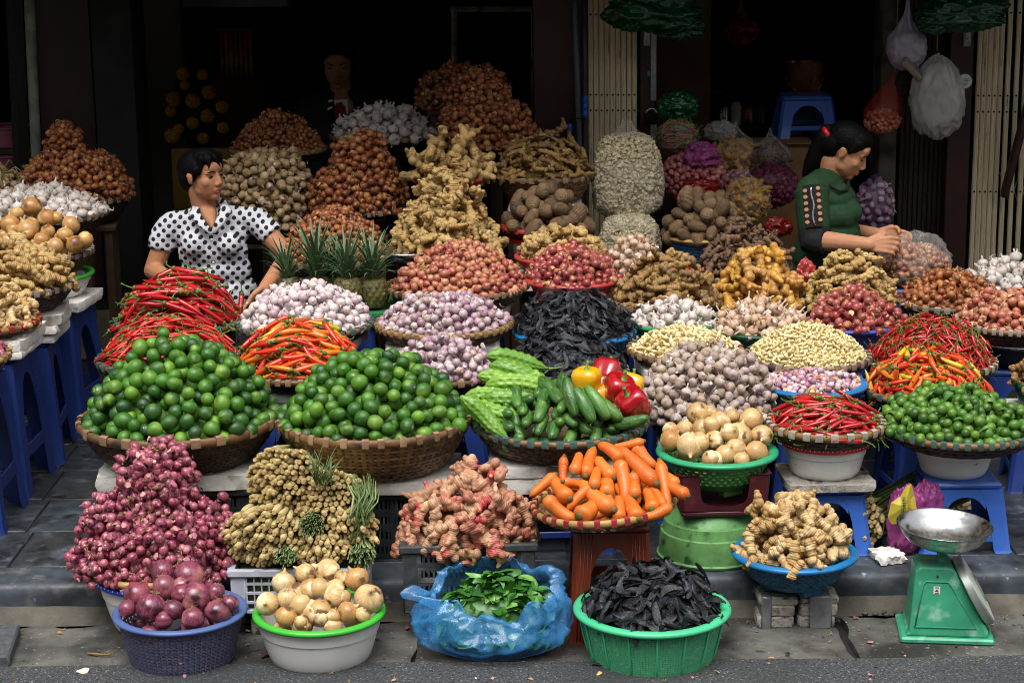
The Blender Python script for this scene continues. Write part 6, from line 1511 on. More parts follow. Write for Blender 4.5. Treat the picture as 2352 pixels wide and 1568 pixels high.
# ---------------- kitchen scale
m_sg = mat('scale_green', ['#3a9a76', '#369470'], .45, (14, .2), [('#86bca6', 16, .58, .72), ('#4a5a48', 26, .68, .76), ('#6b4a34', 90, .72, .76)], (60, .08))
m_dial = mat('dial_face', ['#b4b8ae'], .35, (20, .12))
m_sil = mat('dial_band', ['#a8b0a8'], .35, (20, .1), metal=.7)
sx = at(2170, 1400, 5.06).x; sr = thing('weighing_scale', 'green metal weighing scale with steel pan at the front right', 'scale', (sx, 5.06, -.002), R_(-7))
b = MB(); b.box(-.128, .128, -.095, .095, 0, .018, .005); b.build('foot_flange', m_sg, sr, sharp=35)
def frus(prof, y0, y1, taper):
    v = []
    for s in (-1, 1):
        for (x, z) in prof: v.append((x, s*(y0+(y1-y0)*z/taper), z))
    n = len(prof); return v, [tuple(range(n)), tuple(range(2*n-1, n-1, -1))]+[((i+1) % n, i, n+i, n+(i+1) % n) for i in range(n)]
b = MB(); pr = [(-.112, .018), (.112, .018), (.113, .032), (.020, .200), (.008, .212), (-.078, .212), (-.090, .200), (-.104, .03)]
v, f = frus(pr, .085, .058, .212); b.add(v, f); hb = b.build('housing', m_sg, sr, smooth=False)
bv = hb.modifiers.new('bev', 'BEVEL'); bv.width = .006; bv.segments = 2
pb_ = MB(); pr2 = [(-.088, .045), (.078, .045), (.006, .165), (-.002, .172), (-.060, .172), (-.068, .162)]
yy = lambda z: -(.085+(.058-.085)*z/.212)
ring = [(x, yy(z)-.001, z) for x, z in pr2]; pb_.tube(ring+[ring[0]], .0022, 6); pb_.build('embossed_panel', m_sg, sr)
lb_ = MB(); 
for (x0, x1, z0, z1, mm, nm, dy) in ((-.040, -.022, .138, .160, m_white, 'label_sticker', .0015),):
    q = MB(); q.add([(x0, yy(z0)-dy, z0), (x1, yy(z0)-dy, z0), (x1, yy(z1)-dy, z1), (x0, yy(z1)-dy, z1)], [(0, 1, 2, 3)]); q.build(nm, m_white, sr, smooth=False)
m_ink = mat('black_ink', ['#161616'], .6)
for k, (zc, w) in enumerate(((.1565, .010), (.150, .005), (.1465, .009), (.1405, .011))):
    q = MB(); x0 = -.031-w/2; q.add([(x0, yy(zc)-.0025, zc-.001), (x0+w, yy(zc)-.0025, zc-.001), (x0+w, yy(zc+.002)-.0025, zc+.001), (x0, yy(zc+.002)-.0025, zc+.001)], [(0, 1, 2, 3)]); q.build('sticker_print', m_ink, sr, smooth=False)
b = MB(); b.lathe([(.0035, 0), (.0035, .003), (0, .004)], 10); b.xf(Matrix.Translation((-.030, yy(.19)-.001, .188)) @ Matrix.Rotation(PI/2, 4, 'X')); b.build('screw', mat('rusty', ['#5a2a24'], .6), sr)
b = MB(); b.box(-.022, -.002, -.012, .012, .205, .262, .003); b.build('pan_post', m_sg, sr, sharp=35)
b = MB(); Rp = .129; b.lathe([(0, .0), (Rp*.55, .002), (Rp*.78, .016), (Rp*.93, .040), (Rp, .058), (Rp+.003, .059), (Rp+.003, .061), (Rp-.001, .0605), (Rp*.92, .042), (Rp*.77, .019), (Rp*.54, .005), (0, .003)], 72)
b.build('steel_pan', m_steel, sr, (-.012, 0, .258), (R_(2), R_(2.2), 0), sharp=60)
dn = Vector((.168, 0, .093)).normalized(); q = dn.to_track_quat('Z', 'Y')
b = MB(); b.lathe([(0, 0), (.100, 0), (.104, .003), (.104, .022), (.100, .026), (.096, .026)], 64); b.build('dial_case', m_sil, sr, Vector((.062, 0, .120))+dn*.004, q, sharp=35)
b = MB(); b.lathe([(.0965, .026), (.06, .030), (0, .032)], 64); dl = b.build('dial_face', m_dial, sr, Vector((.062, 0, .120))+dn*.004, q)
b = MB(); b.lathe([(.030, .0318), (.036, .0322), (.042, .0314)], 48); b.build('dial_ring', m_sg, dl, (0, 0, .0008))
b = MB(); b.box(-.0015, .0015, -.06, .075, .0335, .0345); b.build('needle', mat('needle_red', ['#8a1a14'], .4), dl)
# ================================================================== people
m_skin = mat('skin', ['#b07a58'], .55, (30, .08), None, (200, .10), sss=.15, spec=.35)
m_skin2 = mat('skin_fair', ['#b88464'], .55, (30, .08), None, (200, .10), sss=.15, spec=.35)
m_hair = mat('black_hair', ['#060505'], .6, (60, .3), None, (160, .6), spec=.12)
m_eye = mat('dark_eye', ['#0d0807'], .15)
m_lip = mat('lips', ['#8a4a40'], .4)
def polka():
    m = mat('polka_cloth', ['#c8c9d0'], .8, (40, .08), None, (220, .25)); n, l = m.node_tree.nodes, m.node_tree.links; b = n['Principled BSDF']
    tc = n.new('ShaderNodeTexCoord'); mp = n.new('ShaderNodeMapping'); mp.inputs['Rotation'].default_value = (0, R_(38), 0); mp.inputs['Scale'].default_value = (38, 0.001, 38); l.new(tc.outputs['Object'], mp.inputs[0])
    sp = n.new('ShaderNodeSeparateXYZ'); l.new(mp.outputs[0], sp.inputs[0]); cb = n.new('ShaderNodeCombineXYZ'); l.new(sp.outputs[0], cb.inputs[0]); l.new(sp.outputs[2], cb.inputs[1])
    v = n.new('ShaderNodeTexVoronoi'); v.voronoi_dimensions = '2D'; v.inputs['Scale'].default_value = 1; v.inputs['Randomness'].default_value = .06; l.new(cb.outputs[0], v.inputs['Vector'])
    r = n.new('ShaderNodeMapRange'); r.inputs[1].default_value = .30; r.inputs[2].default_value = .325; l.new(v.outputs['Distance'], r.inputs[0])
    old = b.inputs['Base Color'].links[0].from_socket; x = n.new('ShaderNodeMix'); x.data_type = 'RGBA'; x.inputs[6].default_value = (.006, .006, .008, 1); l.new(r.outputs[0], x.inputs[0]); l.new(old, x.inputs[7]); l.new(x.outputs[2], b.inputs['Base Color']); return m
m_polka = polka()
m_navy = mat('dark_trousers', ['#16171c'], .9, (40, .2))
def rel(mb, root):
    o = Vector(root.location); c = MB(); c.v = [(x-o.x, y-o.y, z-o.z) for x, y, z in mb.v]; c.f = mb.f; return c
def face(root, F, skin, eye_open=1.0, body=None):
    o = Vector(root.location); q = F.q(); k = F.k
    for s in (-1, 1):
        e = MB(); e.ball((0, 0, 0), (.0135*k, .006*k, .0052*k*eye_open), 12, 8, q); e.build('eye', m_eye, body, F.p(s*.031, .0755, -.001)-o)
        w = MB(); w.tube([F.p(s*.014, .088, .017)-o, F.p(s*.030, .086, .023)-o, F.p(s*.050, .070, .018)-o], [.0018, .0024, .0010], 6); w.build('eyebrow', m_hair, body)
    m = MB(); m.ball(F.p(0, .0905, -.0575)-o, (.019*k, .006*k, .0042*k), 12, 8, q); m.ball(F.p(0, .0885, -.0675)-o, (.0165*k, .0065*k, .0052*k), 12, 8, q); m.build('lips', m_lip, body)
# woman in polka dots, seated
ra = thing('person', 'woman in white shirt with black polka dots, looking to the right', 'person', (A_HIP.x, A_HIP.y, A_HIP.z-.10))
bo = rel(BODY['A_skin'], ra).build('body', m_skin, ra); face(ra, hA, m_skin, 1.0, bo)
rel(BODY['A_hair'], ra).build('hair', m_hair, bo)
sh = rel(BODY['A_shirt'], ra).build('shirt', m_polka, ra); rel(BODY['A_pants'], ra).build('trousers', m_navy, ra)
tx = bpy.data.textures.new('cloth_folds', 'CLOUDS'); tx.noise_scale = .09; dm = sh.modifiers.new('folds', 'DISPLACE'); dm.texture = tx; dm.strength = .022; dm.mid_level = .5
o = Vector(ra.location)
cl = MB()
for pts in (((452, 470, .0), (446, 490, -.075), (462, 512, -.105), (486, 536, -.125)), ((512, 466, .0), (520, 482, -.06), (506, 508, -.105), (488, 536, -.125))):
    P = [px(u, v, YW+dy)-o for u, v, dy in pts]; cl.tube(P, [.016, .022, .018, .008], 8, .35)
cl.tube([px(452, 470, YW)-o, px(456, 462, YW+.06)-o, px(482, 458, YW+.09)-o, px(506, 460, YW+.06)-o, px(512, 466, YW)-o], [.016, .018, .018, .018, .016], 8, .4)
cl.build('collar', m_polka, sh)
bt = MB(); bt.ball((0, 0, 0), (.006, .003, .006), 10, 6); bme = bt.mesh('button', mat('pearl_button', ['#b8b4b0'], .25))
for u, v, dy in ((486, 551, -.118), (487, 575, -.128), (490, 603, -.118), (437, 487, -.055)): obj('button', bme, sh, px(u, v, YW+dy)-o)
stool('blue plastic stool on which the woman in polka dots sits', A_HIP.x, A_HIP.y, SW, A_HIP.z-.10-SW, m_blue, .3)
# woman in green, seated in profile
rg = thing('person', 'woman in dark green top with cut-out sleeves, looking down at her work', 'person', (G_HIP.x, G_HIP.y, G_HIP.z-.10))
o = Vector(rg.location); bo = rel(BODY['G_skin'], rg).build('body', m_skin2, rg); face(rg, hG, m_skin2, .55, bo); rel(BODY['G_hair'], rg).build('hair', m_hair, bo)
m_grn = mat('green_jersey', ['#0c3516'], .85, (30, .15), None, (200, .2)); m_blk = mat('black_knit', ['#08080a'], .85, (40, .2))
gt = rel(BODY['G_top'], rg).build('top', m_grn, rg); sv = rel(BODY['G_sleeves'], rg).build('sleeve', m_grn, gt); rel(BODY['G_cuff'], rg).build('cuff', m_blk, gt); rel(BODY['G_pants'], rg).build('trousers', m_navy, rg)
dm = gt.modifiers.new('folds', 'DISPLACE'); dm.texture = tx; dm.strength = .016; dm.mid_level = .5
w = MB(); w.tube([px(u, v, YG+dy)-o for u, v, dy in ((1893, 412, -.02), (1908, 428, -.105), (1928, 439, -.125), (1946, 436, -.09), (1950, 412, .0))], .006, 6); w.build('neck_trim', m_blk, gt)
tie = MB(); tie.lathe([(.022+.010*math.cos(a), .010*math.sin(a)) for a in [2*PI*i/8 for i in range(8)]], 16, closed=True); tie.xf(zto(Vector((-1, 0, -.6)).normalized(), 0).to_matrix().to_4x4()); tie.build('hair_tie', m_redp, bo, G_TIE-o)
# cut-out band down the near sleeve
ax = (ge-gs).normalized(); outd = Vector((-.12, -1, .05)); outd = (outd-ax*outd.dot(ax)).normalized(); sdv = ax.cross(outd)
def on_arm(t, s, lift=.0):
    p = gs.lerp(ge, t); r = .0655+lift; return p+outd*r*math.cos(s)+sdv*r*math.sin(s)-o
bd = MB(); n = 16; v = []; f = []
for i in range(n+1):
    t = -.10+.86*i/n
    for j in range(5): v.append(on_arm(t, -.50+1.0*j/4, .0035))
for i in range(n):
    for j in range(4): f.append((i*5+j, i*5+5+j, i*5+6+j, i*5+1+j))
bd.add(v, f); bnd = bd.build('sleeve_band', m_blk, gt)
for i in range(6):
    for s in (-.36, .36):
        t = -.02+.128*i+(.03 if s > 0 else 0); e = MB(); n = 10; c0 = on_arm(t, s, .006); e.add([c0]+[on_arm(t+.040*math.cos(a), s+.13*math.sin(a), .0055) for a in [2*PI*k/n for k in range(n)]], [(0, 1+k, 1+(k+1) % n) for k in range(n)]); e.build('skin_opening', m_skin2, bnd)
e = MB(); e.tube([on_arm(-.06+.8*i/10, .05*math.sin(i), .008) for i in range(11)], .0042, 6); e.build('silver_trim', m_steel, bnd)
stool('blue plastic stool on which the woman in green sits', G_HIP.x, G_HIP.y, SW, G_HIP.z-.10-SW, m_blue, .3)
kn = MB(); p0, p1 = px(2028, 546, YG-.16), px(2052, 545, YG-.20); kn.tube([p0, p1], .007, 8); kt = tag(kn.build('paring_knife', m_dgreenr), 'small knife with green handle in the hand of the woman in green', 'knife')
kb_ = MB(); kb_.tube([p1, p1+(p1-p0)*.7, p1+(p1-p0)*1.5+Vector((0, 0, .006))], [.006, .006, .001], 6, .2); kb_.build('blade', m_steel, kt)
# girl in the dark
rd_ = thing('person', 'girl in a black jacket standing in the dark shop, looking down', 'person', (px(787, 480, YD).x, YD+.03, FLOOR))
bo = rel(BODY['D_skin'], rd_).build('body', m_skin2, rd_); face(rd_, hD, m_skin2, .5, bo); rel(BODY['D_hair'], rd_).build('hair', m_hair, bo); jk = rel(BODY['D_jacket'], rd_).build('jacket', mat('black_jacket', ['#141416'], .8, (20, .2)), rd_)
o = Vector(rd_.location); pr = MB(); pr.add([px(u, v, YD-.105)-o for u, v in ((754, 228, ), (798, 228), (800, 275), (752, 275))], [(0, 3, 2, 1)]); pr.build('tshirt_front', mat('black_cotton', ['#0c0c0e'], .9), jk, smooth=False)
for pts, m_, nm in ((((766, 230), (798, 228), (800, 262), (790, 262), (786, 246), (770, 244)), m_white, 'shirt_print'), (((772, 238), (784, 234), (794, 246), (797, 268), (772, 268), (768, 250)), mat('print_red', ['#7d1212'], .8), 'shirt_print'), (((754, 231), (764, 229), (764, 233), (755, 236)), m_white, 'shirt_print'), (((752, 248), (764, 244), (763, 249), (753, 254)), m_white, 'shirt_print')):
    q_ = MB(); n = len(pts); q_.add([px(u, v, YD-.107-.001*(nm != '')-(.002 if 'red' in m_.name else 0))-o for u, v in pts], [tuple(range(n-1, -1, -1))]); q_.build(nm, m_, jk, smooth=False)
# ================================================================== pineapples, steel pan
g_pin = mat('pineapple_rind', ['#4f4c26', '#444622', '#5f5628'], .5, (40, .3), [('#2c3020', 60, .52, .66), ('#86763a', 50, .60, .70)], (90, .5))
g_pinl = mat('pineapple_leaf', ['#4f6a48', '#5a764e', '#425a40', '#688258'], .5, (50, .2), None, (60, .15))
def pleaf(L, w, curl):
    b = MB(); n = 7; v = []
    for i in range(n+1):
        t = i/n; ww = w/2*(1-t)**.75+.0004; x = L*(t*.32+curl*t*t); z = L*(t*.95-curl*.55*t*t*t)
        v += [(x+ww*.5, -ww, z), (x, 0, z), (x+ww*.5, ww, z)]
    b.add(v, [q for i in range(n) for q in ((i*3, i*3+1, i*3+4, i*3+3), (i*3+1, i*3+2, i*3+5, i*3+4))]); return b
plm = [pleaf(.16, .017, c).mesh('leaf', g_pinl) for c in (.12, .3, .5, .75)]
def pineapple(label, u, v, Y, r, h, s, lean=(0, 0)):
    p = at(u, v, Y); root = thing('pineapple', label, 'pineapple', p, RNG.uniform(0, 6)); root.rotation_euler = (lean[0], lean[1], root.rotation_euler.z)
    b = MB(); N = 26; M = 52; pr = [(0, 0)]+[(r*(.62+.38*math.sin(PI*(.12+.76*i/N)))*(1 if 0 < i < N else .8), h*i/N) for i in range(N+1)]+[(0, h)]
    b.lathe(pr, M, lambda t, q, z: 1+.13*(abs(math.sin(6.5*t+z*95))*abs(math.sin(6.5*t-z*95)))**.6); b.build('fruit', g_pin, root)
    for i in range(46):
        t = i/46; a = i*2.39996; k = 0 if t > .8 else 1 if t > .5 else 2 if t > .2 else 3
        obj('leaf', plm[k], root, (.014*(1-t)*math.cos(a), .014*(1-t)*math.sin(a), h-.006+.055*t*s), (0, (1-t)*.30-.05, a), s*(.55+.55*t if t < .8 else .95))
pineapple('pineapple standing nearest the garlic, with yellow showing on its rind', 800, 700, 6.66, .050, .098, 1.0)
pineapple('dark pineapple at the right of the pineapple row', 857, 704, 6.70, .054, .102, 1.05, (0, .0))
pineapple('pineapple with the tallest crown, behind the white garlic', 730, 695, 6.76, .050, .095, 1.15, (0, -.03))
pineapple('pineapple with a low crown between the tall ones', 766, 690, 6.84, .046, .085, .9)
pineapple('small leaning pineapple beside the woman in polka dots', 668, 692, 6.74, .046, .085, .85, (0, -.22))
pz = at(770, 702, 6.74); TR = thing('green_tray', 'dark green plastic tray under the pineapples', 'tray', (pz.x+.01, 6.75, pz.z-.014)); b = MB(); b.box(-.24, .24, -.15, .15, 0, .010, .003); b.build('base', m_dgreenr, TR, sharp=40)
b = MB(); b.tube([(-.24, -.15, .008), (.24, -.15, .008), (.24, .15, .008), (-.24, .15, .008), (-.24, -.15, .008)], .008, 8); b.build('rim', m_dgreenr, TR); sup('the green pineapple tray', TR.location.x, 6.75, pz.z-.014, .34, foam=1)
c, R = spot(874, 996, 576, 7.08)
basin('round steel pan beside the pink shallots', c, R, .04, m_steel, m_steel, rb=.55, rim=.004, name='steel_pan', cat='pan'); b = MB(); b.lathe([(.09, 0), (.085, .10), (.05, .13), (.04, c[2]-.04-SW), (0, c[2]-.04-SW)], 24); tag(b.build('pan_stand', mat('black_iron', ['#0e0e0f'], .5), None, (c[0], c[1], SW)), 'black stand under the round steel pan', 'stand')

# ================================================================== plastic bags
def nz(d, fq, sd): return math.sin(d[0]*fq+sd)*math.sin(d[1]*fq*1.13+sd*2.1)+math.sin(d[2]*fq*.91+sd*3.7)*math.sin((d[0]+d[1])*fq*.77+sd)
def ridge(d, fq, sd): return 1-2.2*abs(mnoise.noise(Vector((d[0]*fq*.55+sd*7.1, d[1]*fq*.55-sd*3.3, d[2]*fq*.55+sd))))
def bagshape(rx, ry, rz, sd=1, crump=.10, neck=0, seg=72, rings=48, sag=.25, fold=10, sq=2.0):
    """closed crumpled bag centred at origin; neck>0 gathers the top into a knot of that height"""
    b = MB(); v = []; f = []; n = rings
    for i in range(n+1):
        t = i/n; ph = PI*t
        for j in range(seg):
            th = 2*PI*j/seg; d = (math.sin(ph)*math.cos(th), math.sin(ph)*math.sin(th), -math.cos(ph))
            w_ = (d[0]*1.7+.5*d[2], d[1]*1.7, d[2]*.55); k = 1+crump*.8*(ridge(d, 2.6, sd)-.6)+crump*.6*(ridge(w_, 5.5, sd+2)-.6)+crump*.28*(ridge(w_, 13, sd+5)-.6)
            e = 2/sq; sx = math.copysign(abs(d[0])**e, d[0]); sy = math.copysign(abs(d[1])**e, d[1]); q = [sx*rx*k, sy*ry*k, d[2]*rz*k]
            if q[2] < 0: q[0] *= 1+sag*(-q[2]/rz)*(1 if abs(q[2]) < rz*.8 else .6); q[1] *= 1+sag*(-q[2]/rz)*.8
            if neck and t > .62:
                s_ = (t-.62)/.38; g = 1-s_*.82; fo = 1+.22*s_*math.sin(fold*th+sd); q[0] *= g*fo; q[1] *= g*fo; q[2] = q[2]*(1-s_)+(rz*.9+neck*max(0, s_-.3)*1.4)*s_
                if s_ > .82: fl = (s_-.82)/.18; q[0] *= 1+fl*1.6; q[1] *= 1+fl*1.6
            v.append(tuple(q))
    for i in range(n):
        for j in range(seg): k = (j+1) % seg; f.append((i*seg+j, i*seg+k, (i+1)*seg+k, (i+1)*seg+j))
    b.add(v, f); return b
def plastic(name, col, alpha, rough=.22, tint=None):
    m = mat(name, [col], rough, (9, .15), None, (14, .10), alpha=alpha, spec=.7); return m
p_clear = plastic('clear_film', '#d8d4ce', .14, .14); p_clearw = plastic('milky_film', '#d0ccc6', .5, .16)
p_green = plastic('green_film', '#0c4a26', .93, .22); p_red = plastic('red_film', '#8a1410', .75, .3); p_redo = plastic('red_bag_film', '#9c2a26', .95, .35)
p_blue = plastic('blue_film', '#4598dc', .34, .09); p_net = plastic('red_net', '#9c2414', .35, .5); p_pnet = plastic('purple_net', '#3a1e5a', .35, .5); p_mag = plastic('magenta_net', '#9c3a80', .72, .5)
def bag(label, u, v, Y, ru, rv, m, dep=.8, sd=1, crump=.12, neck=0, cat='bag', name='plastic_bag', rot=0, sag=.2, sq=2., fold=10):
    p = at(u, v, Y); k = mpp(v, Y); b = bagshape(ru*k, ru*k*dep, rv*k, sd, crump, neck*k, sag=sag, sq=sq, fold=fold); ob = tag(b.build(name, m, None, p, (0, rot, 0)), label, cat); return ob
def inside(name, label, cat, u, v, Y, ru, rv, dep, tpls, sp, how='rand', core=None, top=None):
    """contents showing through a bag: items over an ellipsoid, one mass"""
    p = at(u, v, Y); k = mpp(v, Y); rx, ry, rz = ru*k, ru*k*dep, rv*k; pl = []; G = {}
    n = int(min(9000, 30*rx*rz*4*PI/sp**2))
    for i in range(n):
        d = Vector(RNG.normal(size=3)).normalized()
        if d.y > .25: continue
        q = Vector((d.x*rx, d.y*ry, d.z*rz)); c = tuple(int(a//sp) for a in q)
        if any((q-r).length < sp*.8 for dx in (-1, 0, 1) for dy in (-1, 0, 1) for dz in (-1, 0, 1) for r in G.get((c[0]+dx, c[1]+dy, c[2]+dz), ())): continue
        G.setdefault(c, []).append(q); pl.append((tpls[int(RNG.integers(len(tpls)))], np.array(p+q), orient(how, d, p), RNG.uniform(.85, 1.15)))
    cb = MB(); cb.ball(p, (rx*.88, ry*.88, rz*.88), 20, 14); return joined(name, pl, [(cb, core or tpls[0].mat)], label=label, cat=cat)
# blue bag of leaves at the front
bc = at(1132, 1470, 4.925); BX, BY = .236, .138
b = MB(); v = []; f = []; seg = 120; n = 46
for i in range(n+1):
    t = i/n
    for j in range(seg):
        th = 2*PI*j/seg; ct, st_ = math.cos(th), math.sin(th); back = max(0, st_)
        zt = .150+.085*back**1.5+.03*max(0, -ct)**3+.03*max(0, ct)**2+.016*mnoise.noise(Vector((ct*2.2, st_*2.2, 5)))                      # mouth height: high at the back
        if t < .68:
            s_ = t/.68; r = (math.sin(min(s_*1.9, PI/2))**.55)*(1-.14*max(0, s_-.45)/.55); z = zt*.78*s_**1.15
        elif t < .84: s_ = (t-.68)/.16; r = .86-.20*s_; z = zt*(.78+.22*s_)
        else: s_ = (t-.84)/.16; r = .66+.14*s_; z = zt*(1+.10*s_-.20*s_*s_)
        d = (ct*1.1, st_*1.1, t*2.0); dr = (ct*1.6+t*1.5, st_*1.6-t, t*3.2)
        pl_ = (ct*2.4, st_*2.4, t*1.1+ct*.4); cr = .10*(ridge(d, 2.2, 2.2)-.55)+.085*(ridge(pl_, 3.4, 4.4)-.55)+.045*(ridge(pl_, 8.5, 1.1)-.55)+.02*(ridge((ct*2+t*2, st_*2, t*1.5), 9, 3.1)-.55)
        k = r*(1+cr*min(1, t*3)); ear = (.17*math.exp(-((th-PI-.30)/.15)**2)+.10*math.exp(-((th-.55)/.18)**2)+.07*math.exp(-((th-2.1)/.14)**2)+.06*math.exp(-((th-5.4)/.16)**2))*max(0, t-.66)/.34
        v.append((BX*k*ct*(1+ear*2.2), BY*k*st_+.02*t, max(.0005, z+.05*mnoise.noise(Vector((ct*2.6, st_*2.6, t*4)))*max(0, t-.35)*1.5+.018*(ridge(pl_, 5, 7)-.5)*max(0, t-.3)+ear*.12)))
for i in range(n):
    for j in range(seg): k = (j+1) % seg; f.append((i*seg+j, i*seg+k, (i+1)*seg+k, (i+1)*seg+j))
b.add(v, f); tag(b.build('plastic_bag', p_blue, None, (bc.x, 4.925, -.002)), 'open blue plastic bag full of green leaves at the front', 'bag')
g_herb = mat('herb_leaf', ['#2f6420', '#3f7a2a', '#265a1e', '#4f8c38', '#6fa04c'], .4, (40, .2), None, (60, .2))
hl = [leaf_mb(.060, .026, c).mesh('leaf', g_herb) for c in (.1, .35, .6)]
hb_ = thing('leaf_bunch', 'fresh green leaves heaped in the open blue bag', 'leaves', (bc.x+.005, 4.945, .0))
for i in range(210):
    a = RNG.uniform(0, 2*PI); q = RNG.uniform(0, 1)**.55; z = .165+.055*(1-q*q)+RNG.normal(0, .012)
    obj('leaf', hl[i % 3], hb_, (BX*.58*q*math.cos(a)+.012, BY*.56*q*math.sin(a), z-.015*q), (RNG.normal(.25, .5), RNG.normal(0, .5), RNG.uniform(0, 6.3)), RNG.uniform(.7, 1.25))
hm = MB(); hm.lathe([(0, .012), (.10, .016), (.150, .05), (.160, .10), (.150, .14), (.10, .170), (0, .19)], 36); hm.v = [(x*1.0, y*.56, z) for x, y, z in hm.v]
hc = Tpl('leaf', leaf_mb(.065, .03, .3), g_herb); pl = []
for i in range(420):
    a = RNG.uniform(0, 2*PI); z = RNG.uniform(.055, .13); pl.append((hc, np.array([bc.x+.005+.150*math.cos(a)*(.8+.2*math.sin(PI*z/.16)), 4.935+.080*math.sin(a)*(.8+.2*math.sin(PI*z/.16)), z]), zto(Vector((math.cos(a), math.sin(a), RNG.normal(0, .4))).normalized()), RNG.uniform(.8, 1.2)))
hm.v = [(x+bc.x+.005, y+4.945, z) for x, y, z in hm.v]; joined('leaf_filling', pl, [(hm, g_herb)], label='leaves pressed against the inside of the blue bag', cat='leaves')
# big clear bag of garlic slices, and the one beneath
g_slice = mat('garlic_slice', ['#cbbd98', '#d6caa8', '#b8a67c', '#dcd2b4', '#a08c62'], .55, (60, .2))
fl = MB(); fl.lathe([(0, -.0015), (.007, -.0012), (.0085, 0), (.006, .0016), (0, .002)], 7); flk = [Tpl('garlic_slice', fl, g_slice)]
def sackful(label_b, label_c, u, v, Y, ru, rv, dep, tall=True, neck=60):
    p = at(u, v, Y); k = mpp(v, Y); sh_ = bagshape(ru*k*.96, ru*k*dep*.96, rv*k*.97, 3, .05, 0, sag=.16, sq=3.6); pl = []
    V = np.array(sh_.v); Q = np.array(sh_.f); A = V[Q[:, 0]]; B = V[Q[:, 1]]-A; C = V[Q[:, 3]]-A; ar = np.linalg.norm(np.cross(B, C), axis=1)*(A[:, 1] < .03)
    for i in RNG.choice(len(Q), 2600, p=ar/ar.sum()): q_ = A[i]+B[i]*RNG.random()+C[i]*RNG.random(); d = Vector(np.cross(B[i], C[i])).normalized(); pl.append((flk[0], q_+np.array(p)+RNG.normal(0, .002, 3), orient('up', d, 0), RNG.uniform(.7, 1.25)))
    sh_.v = [(x*.97+p.x, y*.97+p.y, z*.97+p.z) for x, y, z in sh_.v]; joined('garlic_slices', pl, [(sh_, g_slice)], label=label_c, cat='garlic slices')
    b = bagshape(ru*k*1.02, ru*k*dep*1.02, rv*k*1.03, 3, .07, neck*k, sag=.16, sq=3.6, fold=7); tag(b.build('clear_bag', p_clear, None, p), label_b, 'bag'); return p
p = sackful('tall clear plastic bag of dried garlic slices before the cream shutter', 'pale dried garlic slices filling the tall clear bag', 1440, 402, 7.72, 82, 98, .8, neck=40)
p2 = sackful('lower clear plastic bag of garlic slices under the tall one', 'garlic slices in the lower clear bag', 1446, 548, 7.62, 70, 56, .8, neck=0)
sup('the lower clear bag of garlic slices', p2.x, p2.y, p2.z-56*mpp(548, 7.62)+.004, .24, 'stand', foam=0)
# things stacked in the right hand shop
bag('dark green plastic bag tied on top of the chillies in the shop', 1556, 245, 8.1, 46, 34, p_green, .8, 5, .2); inside('chilli_mass', 'red and green chillies in a clear bag below the green bag', 'chillies', 1556, 313, 8.05, 42, 34, .7, t_chilli(.07, .012, mat('mixed_chilli_skin', ['#8a1410', '#6b0f10', '#7a9a30', '#9c2a18', '#a83a20'], .3, (30, .2)), g_stem, .3, .3), .018, 'wide'); bag('clear bag around the red and green chillies', 1556, 313, 8.05, 47, 40, p_clear, .75, 2, .08)
inside('shallot_mass', 'pink shallots in a magenta net in the shop', 'shallots', 1590, 405, 7.95, 72, 52, .6, t_shallot(.027, mat('net_pink_shallot', ['#b06a66', '#a85a60', '#c08478', '#984a54'], .45, (50, .2))), .026); bag('magenta net bag knotted above the pink shallots', 1612, 358, 7.9, 40, 30, p_mag, .7, 8, .35)
inside('shallot_mass', 'pale pink shallots beneath the bags of ginger', 'shallots', 1705, 418, 8.15, 60, 24, .6, t_shallot(.024, mat('pale_pink_shallot', ['#c08a90', '#b07a84', '#cc9c9c'], .45, (50, .2))), .023)
bag('red plastic bag below the pink shallots', 1610, 445, 7.82, 52, 32, p_red, .7, 4, .3)
tg = t_ginger(.07, g_giny, 'yellow_ginger', fat=.18, knobs=4)
inside('ginger_mass', 'yellow ginger in a clear bag behind the taro colander', 'ginger', 1715, 458, 7.9, 48, 44, .7, tg, .036, 'lay'); bag('clear plastic bag of yellow ginger behind the taro colander', 1715, 456, 7.9, 54, 52, p_clear, .75, 6, .12, 20)
inside('ginger_mass', 'dark yellow ginger in the rear clear bag', 'ginger', 1690, 362, 8.25, 56, 38, .7, tg, .036, 'lay'); bag('rear clear bag of dark yellow ginger with knotted top', 1690, 355, 8.25, 60, 46, p_clear, .75, 9, .14, 40)
bag('red crumpled plastic bag beside the knobbly ginger', 1850, 632, 7.05, 26, 38, p_redo, .7, 3, .3, 10, sag=.1); bag('small dark red bag behind the yellow ginger', 1788, 520, 7.6, 30, 22, p_red, .7, 7, .3)
inside('garlic_mass', 'purple garlic in the purple net bag', 'garlic', 2010, 470, 7.95, 38, 56, .8, t_garlic(.034, mat('net_purple_garlic', ['#b49aa6', '#9c7c90', '#c4b0b4', '#866078'], .5, (50, .2), streak=(9, .6, '#6a4464'))), .034); bag('purple net bag of garlic behind the woman in green', 2010, 466, 7.95, 42, 66, p_pnet, .85, 4, .06, 10)
ps = at(2095, 605, 7.2); inside('shallot_mass', 'dark shallots in the open clear bag by the hands of the woman in green', 'shallots', 2100, 612, 7.2, 74, 50, .8, t_shallot(.026, g_shb, 'brown_shallot'), .025); bag('open clear plastic bag of dark shallots by the right door post', 2100, 598, 7.2, 84, 66, p_clear, .85, 11, .16); sup('the open clear bag of dark shallots', ps.x, ps.y, ps.z-.085, .26, foam=0)
